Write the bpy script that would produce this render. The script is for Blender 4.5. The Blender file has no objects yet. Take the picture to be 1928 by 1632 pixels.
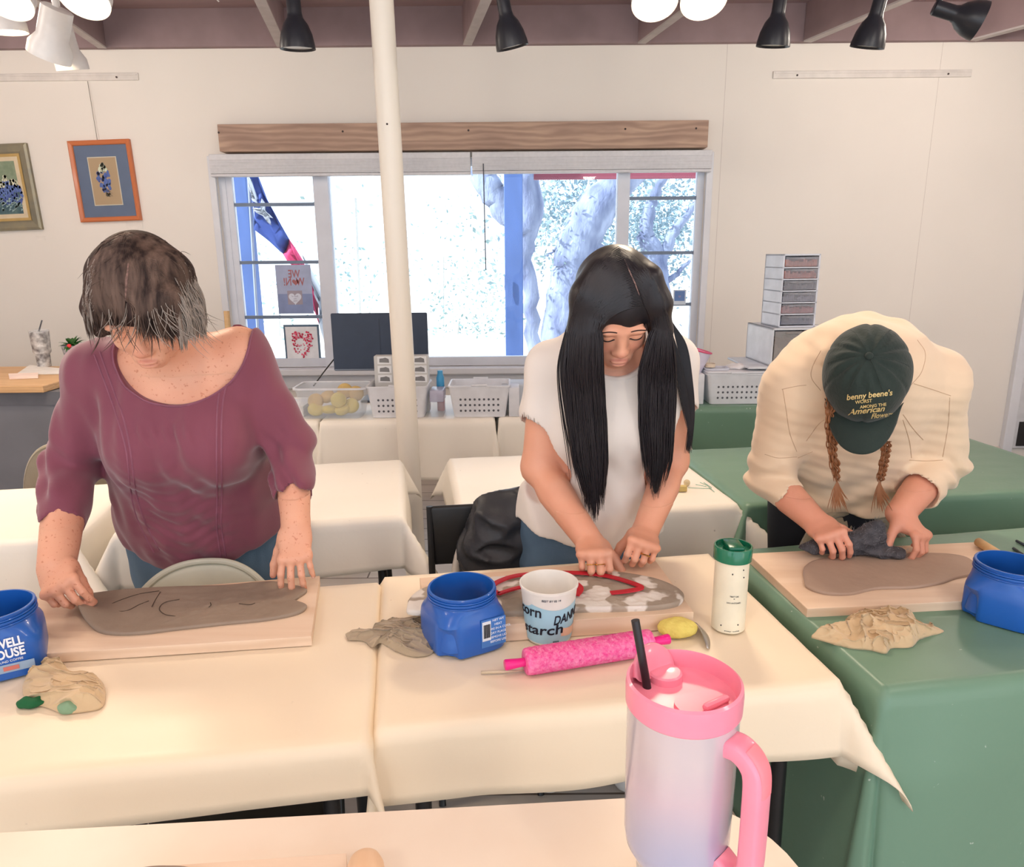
import bpy, math, random
import numpy as np
from mathutils import Vector, Matrix
random.seed(7); RNG = np.random.default_rng(7)
C = bpy.context.scene.collection
PI = math.pi
# ---------------------------------------------------------------- camera
F_PX = 1360.0; PITCH = math.radians(13.9); ROLL = math.radians(0.5); CAM_H = 1.5
def ray(px, py):
    a = (px-964)/F_PX; b = (py-816)/F_PX
    a2 = a*math.cos(ROLL)-b*math.sin(ROLL); b2 = a*math.sin(ROLL)+b*math.cos(ROLL)
    return (a2, math.cos(PITCH)-b2*math.sin(PITCH), -(math.sin(PITCH)+b2*math.cos(PITCH)))
def UZ(px, py, z):
    x, y, w = ray(px, py); t = (z-CAM_H)/w; return Vector((x*t, y*t, z))
def UY(px, py, Y):
    x, y, w = ray(px, py); t = Y/y; return Vector((x*t, Y, CAM_H+w*t))
cam_d = bpy.data.cameras.new('camera'); cam = bpy.data.objects.new('camera', cam_d); C.objects.link(cam)
cam_d.sensor_width = 36; cam_d.sensor_fit = 'HORIZONTAL'; cam_d.lens = 36*F_PX/1928
cam_d.clip_start = .02; cam_d.clip_end = 200
fwd = Vector((0, math.cos(PITCH), -math.sin(PITCH)))
rt0 = Vector((1, 0, 0)); up0 = rt0.cross(fwd)
# image x axis (right) and y axis (up) after roll
rt = rt0*math.cos(ROLL) - up0*math.sin(ROLL); up = rt.cross(fwd)
mw = Matrix((( rt.x, up.x, -fwd.x, 0), (rt.y, up.y, -fwd.y, 0), (rt.z, up.z, -fwd.z, CAM_H), (0, 0, 0, 1)))
cam.matrix_world = mw
bpy.context.scene.camera = cam
# ---------------------------------------------------------------- materials
def lin(h):
    if isinstance(h, str):
        h = h.lstrip('#'); c = [int(h[i:i+2], 16)/255 for i in (0, 2, 4)]
    else: c = [v/255 for v in h]
    return tuple((v/12.92 if v <= .04045 else ((v+.055)/1.055)**2.4) for v in c)
MATS = {}
def mat(name, col, rough=.55, metal=0, var=None, bump=None, stretch=None, sheen=0, trans=0, alpha=1, emit=0,
        emit_col=None, ior=1.45, coat=0, spots=None, sss=0, spec=.5, wave=None):
    if name in MATS: return MATS[name]
    m = bpy.data.materials.new(name); m.use_nodes = True
    nt = m.node_tree; N = nt.nodes; L = nt.links; b = N['Principled BSDF']
    c = lin(col)
    b.inputs['Base Color'].default_value = (*c, 1)
    b.inputs['Roughness'].default_value = rough; b.inputs['Metallic'].default_value = metal
    b.inputs['IOR'].default_value = ior; b.inputs['Specular IOR Level'].default_value = spec
    if sheen: b.inputs['Sheen Weight'].default_value = sheen
    if coat: b.inputs['Coat Weight'].default_value = coat; b.inputs['Coat Roughness'].default_value = .08
    if trans: b.inputs['Transmission Weight'].default_value = trans
    if sss:
        b.inputs['Subsurface Weight'].default_value = sss
        b.inputs['Subsurface Radius'].default_value = (.6, .25, .15); b.inputs['Subsurface Scale'].default_value = .008
    if emit:
        b.inputs['Emission Color'].default_value = (*lin(emit_col or col), 1); b.inputs['Emission Strength'].default_value = emit
    b.inputs['Alpha'].default_value = alpha
    tc = N.new('ShaderNodeTexCoord'); mp = N.new('ShaderNodeMapping'); L.new(tc.outputs['Object'], mp.inputs[0])
    if stretch: mp.inputs['Scale'].default_value = stretch
    src = None
    if var is None: var = (14, .06, None)
    if var:
        sc, amt, c2 = var
        nz = N.new('ShaderNodeTexNoise'); nz.inputs['Scale'].default_value = sc; nz.inputs['Detail'].default_value = 5
        L.new(mp.outputs[0], nz.inputs['Vector'])
        cr = N.new('ShaderNodeValToRGB'); e = cr.color_ramp.elements
        e[0].position = .35; e[1].position = .68
        cc2 = lin(c2) if c2 else tuple(v*(1-amt*2) for v in c)
        if c2: cc2 = tuple(a*(1-amt)+bb*amt for a, bb in zip(c, cc2))
        e[0].color = (*cc2, 1); e[1].color = (*c, 1)
        L.new(nz.outputs['Fac'], cr.inputs[0]); src = cr.outputs[0]
    if wave:
        sc, dist, c2, mixf = wave
        wv = N.new('ShaderNodeTexWave'); wv.inputs['Scale'].default_value = sc; wv.inputs['Distortion'].default_value = dist
        wv.inputs['Detail'].default_value = 3; wv.inputs['Detail Scale'].default_value = 1.5; wv.bands_direction = 'Z'
        L.new(mp.outputs[0], wv.inputs['Vector'])
        mx = N.new('ShaderNodeMix'); mx.data_type = 'RGBA'; mm = N.new('ShaderNodeMath'); mm.operation = 'MULTIPLY'
        mm.inputs[1].default_value = mixf; L.new(wv.outputs['Fac'], mm.inputs[0]); L.new(mm.outputs[0], mx.inputs[0])
        if src: L.new(src, mx.inputs[6])
        else: mx.inputs[6].default_value = (*c, 1)
        mx.inputs[7].default_value = (*lin(c2), 1); src = mx.outputs[2]
    if spots:
        sc, thr, c2, mixf = spots
        n2 = N.new('ShaderNodeTexNoise'); n2.inputs['Scale'].default_value = sc; n2.inputs['Detail'].default_value = 2
        L.new(tc.outputs['Object'], n2.inputs['Vector'])
        r2 = N.new('ShaderNodeValToRGB'); r2.color_ramp.elements[0].position = thr; r2.color_ramp.elements[1].position = thr+.04
        r2.color_ramp.elements[0].color = (0, 0, 0, 1); r2.color_ramp.elements[1].color = (mixf,)*3+(1,)
        L.new(n2.outputs['Fac'], r2.inputs[0])
        mx = N.new('ShaderNodeMix'); mx.data_type = 'RGBA'; L.new(r2.outputs[0], mx.inputs[0])
        if src: L.new(src, mx.inputs[6])
        else: mx.inputs[6].default_value = (*c, 1)
        mx.inputs[7].default_value = (*lin(c2), 1); src = mx.outputs[2]
    if src: L.new(src, b.inputs['Base Color'])
    if bump:
        n3 = N.new('ShaderNodeTexNoise'); n3.inputs['Scale'].default_value = bump[0]; n3.inputs['Detail'].default_value = 6
        L.new(mp.outputs[0], n3.inputs['Vector'])
        bp = N.new('ShaderNodeBump'); bp.inputs['Strength'].default_value = bump[1]; bp.inputs['Distance'].default_value = bump[2] if len(bump) > 2 else .01
        L.new(n3.outputs['Fac'], bp.inputs['Height']); L.new(bp.outputs[0], b.inputs['Normal'])
    MATS[name] = m; m['b'] = 1
    return m
# ---------------------------------------------------------------- objects
def tag(o, label=None, cat=None, group=None, kind=None):
    if label: o['label'] = label
    if cat: o['category'] = cat
    if group: o['group'] = group
    if kind: o['kind'] = kind
    return o
def thing(name, label, cat, loc=(0, 0, 0), rotz=0, group=None):
    o = bpy.data.objects.new(name, None); C.objects.link(o); o.location = loc; o.rotation_euler = (0, 0, rotz)
    o.empty_display_size = .05
    return tag(o, label, cat, group)
def link_mesh(name, verts, faces, m, parent=None, smooth=True, loc=None, uvs=None):
    me = bpy.data.meshes.new(name); me.from_pydata([tuple(map(float, v)) for v in verts], [], [tuple(f) for f in faces]); me.update()
    if smooth is True: me.polygons.foreach_set('use_smooth', [True]*len(me.polygons))
    elif smooth:      # angle
        me.polygons.foreach_set('use_smooth', [True]*len(me.polygons)); me.set_sharp_from_angle(angle=smooth)
    if m is not None: me.materials.append(m)
    o = bpy.data.objects.new(name, me); C.objects.link(o)
    if parent is not None: o.parent = parent
    if loc is not None: o.location = loc
    return o
class M:
    def __init__(s): s.v = []; s.f = []
    def add(s, vs, fs, X=None):
        n = len(s.v)
        for v in vs: s.v.append(tuple(X @ Vector(v)) if X is not None else tuple(v))
        s.f += [tuple(i+n for i in f) for f in fs]; return s
    def box(s, x0, x1, y0, y1, z0, z1, X=None, bev=0):
        if bev:
            b = min(bev, (x1-x0)/2.01, (y1-y0)/2.01, (z1-z0)/2.01)
            vs = []; 
            import bmesh
            bm = bmesh.new(); bmesh.ops.create_cube(bm, size=1)
            for v in bm.verts: v.co = Vector(((x0+x1)/2+v.co.x*(x1-x0), (y0+y1)/2+v.co.y*(y1-y0), (z0+z1)/2+v.co.z*(z1-z0)))
            bmesh.ops.bevel(bm, geom=bm.edges[:], offset=b, segments=2, profile=.5, affect='EDGES')
            bm.verts.index_update(); s.add([v.co.copy() for v in bm.verts], [[v.index for v in f.verts] for f in bm.faces], X); bm.free(); return s
        vs = [(x0, y0, z0), (x1, y0, z0), (x1, y1, z0), (x0, y1, z0), (x0, y0, z1), (x1, y0, z1), (x1, y1, z1), (x0, y1, z1)]
        return s.add(vs, [(0, 3, 2, 1), (4, 5, 6, 7), (0, 1, 5, 4), (1, 2, 6, 5), (2, 3, 7, 6), (3, 0, 4, 7)], X)
    def rings(s, rings, closed_u=True, cap0=True, cap1=True, X=None):
        n = len(rings[0]); vs = [p for r in rings for p in r]; fs = []
        for i in range(len(rings)-1):
            for j in range(n if closed_u else n-1):
                k = (j+1) % n; fs.append((i*n+j, i*n+k, (i+1)*n+k, (i+1)*n+j))
        if cap0: fs.append(tuple(range(n-1, -1, -1)))
        if cap1: fs.append(tuple((len(rings)-1)*n+j for j in range(n)))
        return s.add(vs, fs, X)
    def lathe(s, prof, n=40, X=None, cap0=True, cap1=True):
        R = [[(r*math.cos(2*PI*j/n), r*math.sin(2*PI*j/n), z) for j in range(n)] for r, z in prof]
        return s.rings(R, True, cap0, cap1, X)
    def cyl(s, r, z0, z1, n=24, X=None): return s.lathe([(r, z0), (r, z1)], n, X)
    def tube(s, path, rad, n=8, X=None, flat=None, up=None):
        P = [Vector(p) for p in path]
        if not hasattr(rad, '__len__'): rad = [rad]*len(P)
        R = []; prev = Vector(up) if up is not None else None
        for i, p in enumerate(P):
            d = (P[min(i+1, len(P)-1)]-P[max(i-1, 0)])
            d = d.normalized() if d.length > 1e-9 else Vector((0, 0, 1))
            if prev is None: prev = Vector((0, 0, 1)) if abs(d.z) < .9 else Vector((1, 0, 0))
            a = prev.cross(d); a = a.normalized() if a.length > 1e-6 else d.orthogonal().normalized(); b = d.cross(a); prev = b
            ra = rad[i]; rb = ra*(flat if flat else 1)
            R.append([p+a*ra*math.cos(2*PI*j/n)+b*rb*math.sin(2*PI*j/n) for j in range(n)])
        return s.rings(R, True, True, True, X)
    def sphere(s, c, rx, ry=None, rz=None, nu=16, nv=10, X=None):
        ry = ry or rx; rz = rz or rx; c = Vector(c)
        R = [[c+Vector((rx*math.sin(PI*max(i, .02)/nv)*math.cos(2*PI*j/nu), ry*math.sin(PI*max(i, .02)/nv)*math.sin(2*PI*j/nu), -rz*math.cos(PI*i/nv)))
              for j in range(nu)] for i in range(nv+1)]
        R[-1] = [c+Vector((rx*.01*math.cos(2*PI*j/nu), ry*.01*math.sin(2*PI*j/nu), rz)) for j in range(nu)]
        return s.rings(R, True, True, True, X)
    def prism(s, outline, z0, z1, X=None):     # outline ccw list of (x,y)
        return s.rings([[(x, y, z0) for x, y in outline], [(x, y, z1) for x, y in outline]], True, True, True, X)
    def quad(s, a, b, c, d, X=None): return s.add([a, b, c, d], [(0, 1, 2, 3)], X)
    def build(s, name, m, parent=None, smooth=.6, loc=None): return link_mesh(name, s.v, s.f, m, parent, smooth, loc)
def copy_tree(o, parent=None):
    c = o.copy(); C.objects.link(c)
    if parent is not None: c.parent = parent
    for ch in list(o.children):
        copy_tree(ch, c)
    return c
def T3(x=0, y=0, z=0, rz=0, rx=0, ry=0, s=1):
    return Matrix.Translation((x, y, z)) @ Matrix.Rotation(rz, 4, 'Z') @ Matrix.Rotation(ry, 4, 'Y') @ Matrix.Rotation(rx, 4, 'X') @ Matrix.Scale(s, 4)
def catmull(P, n=8):
    P = [np.array(p, float) for p in P]; out = []
    Q = [2*P[0]-P[1]]+P+[2*P[-1]-P[-2]]
    for i in range(len(P)-1):
        a, b, c, d = Q[i:i+4]
        for k in range(n):
            t = k/n
            out.append(.5*((2*b)+(-a+c)*t+(2*a-5*b+4*c-d)*t*t+(-a+3*b-3*c+d)*t**3))
    out.append(P[-1]); return out
def vnoise(x, y, seed=0):      # smooth 2-D value noise, arrays
    x = np.asarray(x, float); y = np.asarray(y, float)
    xi = np.floor(x).astype(int); yi = np.floor(y).astype(int); fx = x-xi; fy = y-yi
    fx = fx*fx*(3-2*fx); fy = fy*fy*(3-2*fy)
    def h(a, b):
        q = np.sin(a*127.1+b*311.7+seed*74.7)*43758.5453; return q-np.floor(q)
    return (h(xi, yi)*(1-fx)+h(xi+1, yi)*fx)*(1-fy)+(h(xi, yi+1)*(1-fx)+h(xi+1, yi+1)*fx)*fy
def text_mesh(body, size, extrude=.0004, align='CENTER', shear=0, spacing=1, res=3, bold=0):
    cu = bpy.data.curves.new('lettering', 'FONT'); cu.body = body; cu.size = size; cu.extrude = extrude; cu.align_x = align; cu.align_y = 'CENTER'
    cu.shear = shear; cu.space_character = spacing; cu.resolution_u = res; cu.space_line = .8; cu.offset = bold
    o = bpy.data.objects.new('lettering', cu); C.objects.link(o)
    dg = bpy.context.evaluated_depsgraph_get(); dg.update()
    me = o.evaluated_get(dg).to_mesh()
    v = [tuple(p.co) for p in me.vertices]; f = [tuple(p.vertices) for p in me.polygons]
    o.evaluated_get(dg).to_mesh_clear(); bpy.data.objects.remove(o); bpy.data.curves.remove(cu)
    return v, f
sc = bpy.context.scene
sc.view_settings.view_transform = 'Standard'; sc.view_settings.look = 'None'; sc.view_settings.gamma = 1
sc.view_settings.use_curve_mapping = False; sc.view_settings.exposure = 0.0
# ---------------------------------------------------------------- room shell
WY = 5.1
m_wall = mat('wall_paint', (238, 232, 224), .75, var=(1.2, .02, None), bump=(160, .08, .002))
m_trimw = mat('white_trim_paint', (226, 228, 234), .45, var=(6, .03, None))
m_ceil = mat('ceiling_board', (168, 144, 144), .8, var=(3, .3, (140, 122, 130)), stretch=(1, 6, 1), bump=(20, .2, .005))
m_joist = mat('joist_paint', (160, 138, 140), .75, var=(4, .10, None), bump=(25, .2, .004))
m_strip = mat('pale_joist_strip', (198, 190, 188), .7)
def floor_mat():
    m = mat('floor_planks', (214, 204, 194), .45, var=(3, .25, (176, 158, 140)), stretch=(1, 9, 1), bump=(30, .12, .003))
    nt = m.node_tree; N = nt.nodes; L = nt.links; b = N['Principled BSDF']
    br = N.new('ShaderNodeTexBrick'); tc = N.new('ShaderNodeTexCoord'); L.new(tc.outputs['Object'], br.inputs['Vector'])
    br.inputs['Scale'].default_value = 1; br.inputs['Brick Width'].default_value = 1.4; br.inputs['Row Height'].default_value = .16
    br.inputs['Mortar Size'].default_value = .004; br.inputs['Color1'].default_value = (1, 1, 1, 1); br.inputs['Color2'].default_value = (.82, .8, .78, 1)
    br.inputs['Mortar'].default_value = (.25, .2, .16, 1)
    mx = N.new('ShaderNodeMix'); mx.data_type = 'RGBA'; mx.blend_type = 'MULTIPLY'; mx.inputs[0].default_value = 1
    old = b.inputs['Base Color'].links[0].from_socket
    L.new(old, mx.inputs[6]); L.new(br.outputs['Color'], mx.inputs[7]); L.new(mx.outputs[2], b.inputs['Base Color'])
    return m
x0, x1 = -3.7, 4.3; zt = 2.80
M().box(x0-.1, x1+.1, -3, WY+.2, -.1, 0).build('floor', floor_mat(), smooth=False)['kind'] = 'structure'
# window opening
wl, wr, wb, wt = UY(436, 690, WY).x, UY(1318, 500, WY).x, .735, 2.13
wl = -1.96; wr = 1.31
m = M()
m.box(x0-.1, wl, WY, WY+.15, 0, 3.1); m.box(wr, x1+.1, WY, WY+.15, 0, 3.1)
m.box(wl, wr, WY, WY+.15, 0, wb); m.box(wl, wr, WY, WY+.15, wt, 3.1)
tag(m.build('wall_back', m_wall, smooth=False), kind='structure')
tag(M().box(x0-.15, x0, -3, WY+.15, 0, 3.1).build('wall_left', m_wall, smooth=False), kind='structure')
tag(M().box(x1, x1+.15, -3, WY+.15, 0, 3.1).build('wall_right', m_wall, smooth=False), kind='structure')
tag(M().box(x0-.15, x1+.15, -3.0, WY+.15, 3.02, 3.1).build('ceiling', m_ceil, smooth=False), kind='structure')
tag(M().box(x0, x1, WY-.05, WY-.001, zt, 3.02).build('trim_1', m_joist, smooth=False), kind='structure')
# joists: start at the wall and run towards the camera, slightly askew
n = 1
for (xa, ya, xb, yb, w) in ((530, 83, 490, 0, .06), (880, 83, 915, 0, .055), (1208, 83, 1300, 12, .05), (1520, 80, 1705, 0, .055), (1832, 80, 1928, 50, .055), (192, 85, 64, 0, .05)):
    a = UY(xa, ya, WY-.05); a.z = zt; b = UZ(xb, yb, zt)
    d = (b-a).normalized(); e = a+d*5.5
    s = Vector((-d.y, d.x, 0)).normalized()*w*.5
    n += 1
    j = M(); V = lambda p, z: (p.x, p.y, z)
    j.rings([[V(a-s, zt+.004), V(a+s, zt+.004), V(a+s, 3.019), V(a-s, 3.019)], [V(e-s, zt+.004), V(e+s, zt+.004), V(e+s, 3.019), V(e-s, 3.019)]])
    jo = j.build('trim_%d' % n, m_joist, smooth=False); tag(jo, kind='structure')
    k = M(); k.rings([[V(a-s, zt-.006), V(a+s, zt-.006), V(a+s, zt+.004), V(a-s, zt+.004)], [V(e-s, zt-.006), V(e+s, zt-.006), V(e+s, zt+.004), V(e-s, zt+.004)]])
    k.build('pale_strip', m_strip, jo, smooth=False)
# ceiling board seam battens
for i, yy in enumerate((4.2, 3.1, 2.0)):
    n += 1; tag(M().box(x0, x1, yy, yy+.03, 3.0, 3.02).build('trim_%d' % n, m_joist, smooth=False), kind='structure')
# wall panel seams, baseboard
m_seam = mat('panel_seam', (214, 205, 198), .8)
n += 1; tag(M().box(1.405, 1.4075, WY-.001, WY, .1, zt).build('trim_%d' % n, m_seam, smooth=False), kind='structure')
n += 1; tag(M().box(2.79, 2.792, WY-.001, WY, .1, zt).build('trim_%d' % n, m_seam, smooth=False), kind='structure')
tag(M().box(1.0, 3.56, WY-.02, WY, 0, .11, bev=.004).build('baseboard_back', mat('baseboard_paint', (236, 224, 214), .5), smooth=False), kind='structure')
tag(M().box(x0, wl-.2, WY-.02, WY, 0, .11).build('baseboard_left', MATS['baseboard_paint'], smooth=False), kind='structure')
# door at right edge
dd = M(); dd.box(3.63, 4.25, WY-.03, WY-.001, .10, 2.3, bev=.005)
m_door = mat('door_paint', (215, 216, 220), .5)
do = dd.build('door_1', m_door, smooth=False); tag(do, kind='structure')
M().box(3.56, 3.63, WY-.045, WY, 0, 2.37, bev=.004).build('door_casing', m_trimw, do, smooth=False)
M().box(3.66, 4.2, WY-.035, WY-.031, .12, .3).build('kick_plate', mat('dark_gap', (40, 38, 40), .6), do, smooth=False)
mm = M().box(3.42, 4.2, WY-.55, WY-.06, 0, .012, bev=.004).build('floor_mat', mat('black_rubber', (36, 34, 36), .8, bump=(200, .4, .002)), smooth=False)
tag(mm, 'black floor mat on the wooden floor in front of the door at the far right', 'mat')
# window -------------------------------------------------------
win = M(); fr = .045
def WX(px, py): return UY(px, py, WY).x
def WZ(px, py): return UY(px, py, WY).z
# outer frame in the reveal
win.box(wl, wl+fr, WY+.03, WY+.09, wb, wt); win.box(wr-fr, wr, WY+.03, WY+.09, wb, wt)
win.box(wl, wr, WY+.03, WY+.09, wb, wb+.06); win.box(wl, wr, WY+.03, WY+.09, wt-.05, wt)
ml = (WX(600, 400)+WX(625, 400))/2-.03; mr = WX(1174, 400)
ml = WX(606, 400)
win.box(ml-.05, ml+.05, WY+.01, WY+.10, wb, wt); win.box(mr-.04, mr+.04, WY+.01, WY+.10, wb, wt)
win.box(wl+.045, wl+.085, WY+.035, WY+.08, wb, wt)
m_frame = mat('window_frame_paint', (222, 226, 236), .45, var=(8, .03, None))
wo = win.build('window_1', m_frame, smooth=False); tag(wo, kind='structure')
mu = M()
for py in (384, 494, 598): z = WZ(520, py); mu.box(wl+.08, ml-.05, WY+.045, WY+.07, z-.011, z+.011)
mo = mu.build('muntin', mat('muntin_paint', (120, 136, 158), .5), wo, smooth=False)
mu = M()
for py in (372, 476, 574): z = WZ(1245, py); mu.box(mr+.04, wr-.045, WY+.045, WY+.07, z-.011, z+.011)
mu.build('muntin', MATS['muntin_paint'], wo, smooth=False)
def glass():
    m = bpy.data.materials.new('window_glass'); m.use_nodes = True; N = m.node_tree.nodes; L = m.node_tree.links
    N.remove(N['Principled BSDF']); o = N['Material Output']
    t = N.new('ShaderNodeBsdfTransparent'); t.inputs[0].default_value = (.96, .98, 1, 1); g = N.new('ShaderNodeBsdfGlossy'); g.inputs['Roughness'].default_value = .02
    fz = N.new('ShaderNodeFresnel'); fz.inputs[0].default_value = 1.25
    mx = N.new('ShaderNodeMixShader'); L.new(fz.outputs[0], mx.inputs[0]); L.new(t.outputs[0], mx.inputs[1]); L.new(g.outputs[0], mx.inputs[2]); L.new(mx.outputs[0], o.inputs[0])
    return m
m_glass = glass()
for a, b in ((wl+.08, ml-.05), (ml+.05, mr-.04), (mr+.04, wr-.045)):
    M().box(a, b, WY+.054, WY+.058, wb+.06, wt-.05).build('glass_pane', m_glass, wo, smooth=False)
M().box(wl-.05, wr+.05, WY-.10, WY+.03, wb-.045, wb, bev=.008).build('window_sill', m_trimw, wo, smooth=False)
M().box(wl-.02, wr+.02, WY-.03, WY, wb-.15, wb-.045, bev=.006).build('sill_apron', m_trimw, wo, smooth=False)
M().box(wl-.045, wl, WY-.02, WY, wb, wt+.02, bev=.004).build('casing', m_trimw, wo, smooth=False)
M().box(wr, wr+.045, WY-.02, WY, wb, wt+.02, bev=.004).build('casing', m_trimw, wo, smooth=False)
# blinds pulled up
m_blind = mat('blind_slats', (222, 222, 226), .5, var=(40, .04, None))
def blind(name, xa, xb, label, zb, dy):
    o = thing(name, label, 'blind', ((xa+xb)/2, WY-.045-dy, zb))
    w = (xb-xa)/2; h = 2.155-zb
    b = M(); k = 14
    for i in range(k): b.box(-w, w, -.025-.001*(i % 3), .025, i*h*.62/k+.02, i*h*.62/k+.02+.0055)
    b.build('slat_stack', m_blind, o, smooth=False)
    M().box(-w, w, -.028, .03, h*.66+.01, h, bev=.004).build('headrail', m_blind, o, smooth=False)
    M().box(-w, w, -.024, .024, 0, .018, bev=.004).build('bottom_rail', m_blind, o, smooth=False)
    return o
xs = WX(888, 300)
blind('window_blind', wl-.01, xs-.006, 'white slatted blind pulled up over the left and middle panes', 2.015, 0)
br_ = blind('window_blind', xs+.006, wr+.02, 'white slatted blind pulled up over the right half of the window', 2.02, 0.0)
pw = M(); wp = WX(911, 320)
pw.tube([(wp-(xs+wr+.026)/2, -.04, .06), (wp+.005-(xs+wr+.026)/2, -.04, -.62)], .004, 6)
pw.build('tilt_wand', mat('dark_wand', (70, 78, 92), .4), br_)
# wooden valance beam
a = UY(407, 242, WY-.13); b = UY(1336, 235, WY-.13)
bx = M(); bx.box(a.x, b.x, -.11, .0, 0, .165, bev=.004)
def wood(name, c1, c2, c3, sc=(1, 8, 8), rough=.55, wsc=2.2, dist=6):
    m = mat(name, c1, rough, var=(2.5, .7, c2), stretch=sc, bump=(9, .2, .003), wave=(wsc, dist, c3, .45)); return m
m_beam = wood('weathered_beam_wood', (200, 170, 148), (160, 132, 118), (128, 102, 92), (.8, 5, 5), .7, 1.6, 9)
bo = bx.build('wood_valance', m_beam, smooth=False, loc=(0, WY-.001, 2.165)); tag(bo, 'rustic brown wooden beam mounted above the window', 'beam')
kn = M()
for px in (425, 653, 884, 1172, 1302):
    kn = M(); q = WX(px, 262); kn.add(*(lambda V, F: ([(v[0]+q, v[2]-.1115, v[1]+.115) for v in V], F))([( .007*math.cos(t*PI/4), .007*math.sin(t*PI/4), 0) for t in range(8)], [tuple(range(8))])); kn.build('screw_hole', mat('screw_dark', (60, 46, 42), .6), bo, smooth=False)

# picture rails
def rail(xa, xb, pz, label):
    o = thing('picture_rail', label, 'picture rail', ((xa+xb)/2, WY, pz)); w = (xb-xa)/2
    M().box(-w, w, -.012, 0, 0, .045, bev=.003).box(-w+.01, w-.01, -.016, -.012, .028, .036).build('rail_channel', mat('rail_white', (228, 222, 216), .4), o, smooth=False)
    for q in (-w*.76, w*.76): M().tube([(q, -.0165, .018), (q, -.012, .018)], .006, 8).build('screw', MATS['screw_dark'], o)
    return o
rail(-3.55, WX(262, 148), WZ(200, 152), 'white picture hanging rail on the wall above the framed pictures')
rail(WX(1455, 140), WX(1828, 140), WZ(1640, 147), 'long white empty hanging rail high on the wall at right')
# column
ca = UY(718, 0, 2.95); cb = UY(779, 1000, 2.95); d = (cb-ca)
top = ca+d*((3.02-ca.z)/d.z); bot = ca+d*((0-ca.z)/d.z)
m_col = mat('column_paint', (232, 226, 214), .4, var=(3, .04, (200, 196, 190)), stretch=(1, 1, .3), bump=(8, .1, .004))
co = M(); o = thing('support_column', 'round cream painted steel column rising between the tables to the ceiling', 'column', bot)
co.tube([(0, 0, .0), tuple(top-bot)], .0445, 40); co.build('column_shaft', m_col, o)
M().cyl(.075, 0, .012, 32).build('base_plate', m_col, o)
q = (top-bot)*((UY(729, 233, 2.9).z)/3.02)
M().tube([tuple(q+Vector((0, -.0440, 0))), tuple(q+Vector((0, -.0455, 0)))], .004, 8).build('screw', MATS['screw_dark'], o)
# ---------------------------------------------------------------- lamps
m_black = mat('black_lamp_metal', (34, 36, 44), .35, var=(20, .1, None)); m_wlamp = mat('white_lamp_metal', (232, 230, 228), .35)
m_glow = mat('lamp_glow', (255, 236, 200), .5, emit=14, emit_col=(255, 226, 180))
m_glow2 = mat('lamp_glow_cool', (255, 250, 236), .5, emit=10, emit_col=(255, 246, 228))
def lamp(pos, aim, m, label, group=None, r=.075, glow=None, stem=.25, length=.2, energy=0, shape=0):
    o = thing('track_spotlight', label, 'spotlight', pos, group=group)
    z = -Vector(aim).normalized()      # local +z is back of the lamp
    X = z.to_track_quat('Z', 'Y').to_matrix().to_4x4()
    L_ = length
    if shape == 0: prof = [(r, 0), (r*.98, L_*.08), (r*.88, L_*.25), (r*.68, L_*.42), (r*.46, L_*.52), (r*.40, L_*.6), (r*.40, L_), (r*.34, L_*1.03)]
    else: prof = [(r, 0), (r, L_*.22), (r*.72, L_*.42), (r*.72, L_), (r*.6, L_*1.03)]
    inner = [(r*.6, L_*.3), (r*.93, .006)]
    M().lathe(inner+prof, 32, X, cap0=True).build('lamp_shade', m, o)
    g = M().lathe([(r*.01, -.001), (r*.86, 0), (r*.86, .01)], 28, X @ Matrix.Translation((0, 0, .008)))
    g.build('bulb_face', glow if glow else mat('unlit_bulb', (210, 206, 198), .3), o)
    e = X @ Vector((0, 0, L_*.92))
    M().tube([e, e+Vector((0, 0, stem*.5)), e+Vector((0, 0, stem))], .011, 10).build('stem', m, o)
    M().box(e.x-.02, e.x+.02, e.y-.05, e.y+.05, e.z+stem-.02, e.z+stem+.015, bev=.004).build('track_adapter', m, o)
    if energy:
        ld = bpy.data.lights.new('spot_beam', 'SPOT'); ld.energy = energy; ld.color = (1, .82, .62); ld.spot_size = math.radians(110); ld.spot_blend = .8; ld.shadow_soft_size = .07
        lo = bpy.data.objects.new('spot_beam', ld); C.objects.link(lo); lo.location = Vector(pos)+Vector(aim).normalized()*.03
        lo.rotation_euler = Vector(aim).to_track_quat('-Z', 'Y').to_euler()
    return o
YL = 3.0
def LP(px, py, Y=YL): return UY(px, py, Y)
lamp(LP(561, 93), (0, .1, -1), m_black, 'black track spotlight hanging left of the column', r=.066, length=.2)
lamp(LP(965, 90), (.22, .15, -1), m_black, 'black track spotlight hanging above the middle of the window', r=.062, length=.2)
lamp(LP(1455, 88), (-.05, .15, -1), m_black, 'upright black track spotlight above the left end of the empty rail', r=.062, length=.19)
lamp(LP(1632, 90), (-.12, .2, -1), m_black, 'tilted black track spotlight above the middle of the empty rail', r=.062, length=.19)
lamp(LP(1845, 40), (1, -.25, -.38), m_black, 'black track spotlight turned sideways with its bright face showing', r=.068, length=.17, glow=m_glow2, energy=25, stem=.12)
lamp(LP(92, 108, 2.9), (-.45, .2, -.9), m_wlamp, 'white track spotlight at left, tipped to the left with lit face', r=.072, length=.17, glow=m_glow, energy=30, stem=.1, shape=1)
lamp(LP(138, 132, 3.05), (.05, .25, -1), m_wlamp, 'white track spotlight at left with straight downward shade', r=.058, length=.16, stem=.12, shape=1)
lamp(LP(18, 62, 2.9), (.05, .1, -1), m_wlamp, 'white track spotlight cut by the left edge of the view', r=.062, length=.15, glow=m_glow, stem=.1, shape=1, energy=25)
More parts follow.
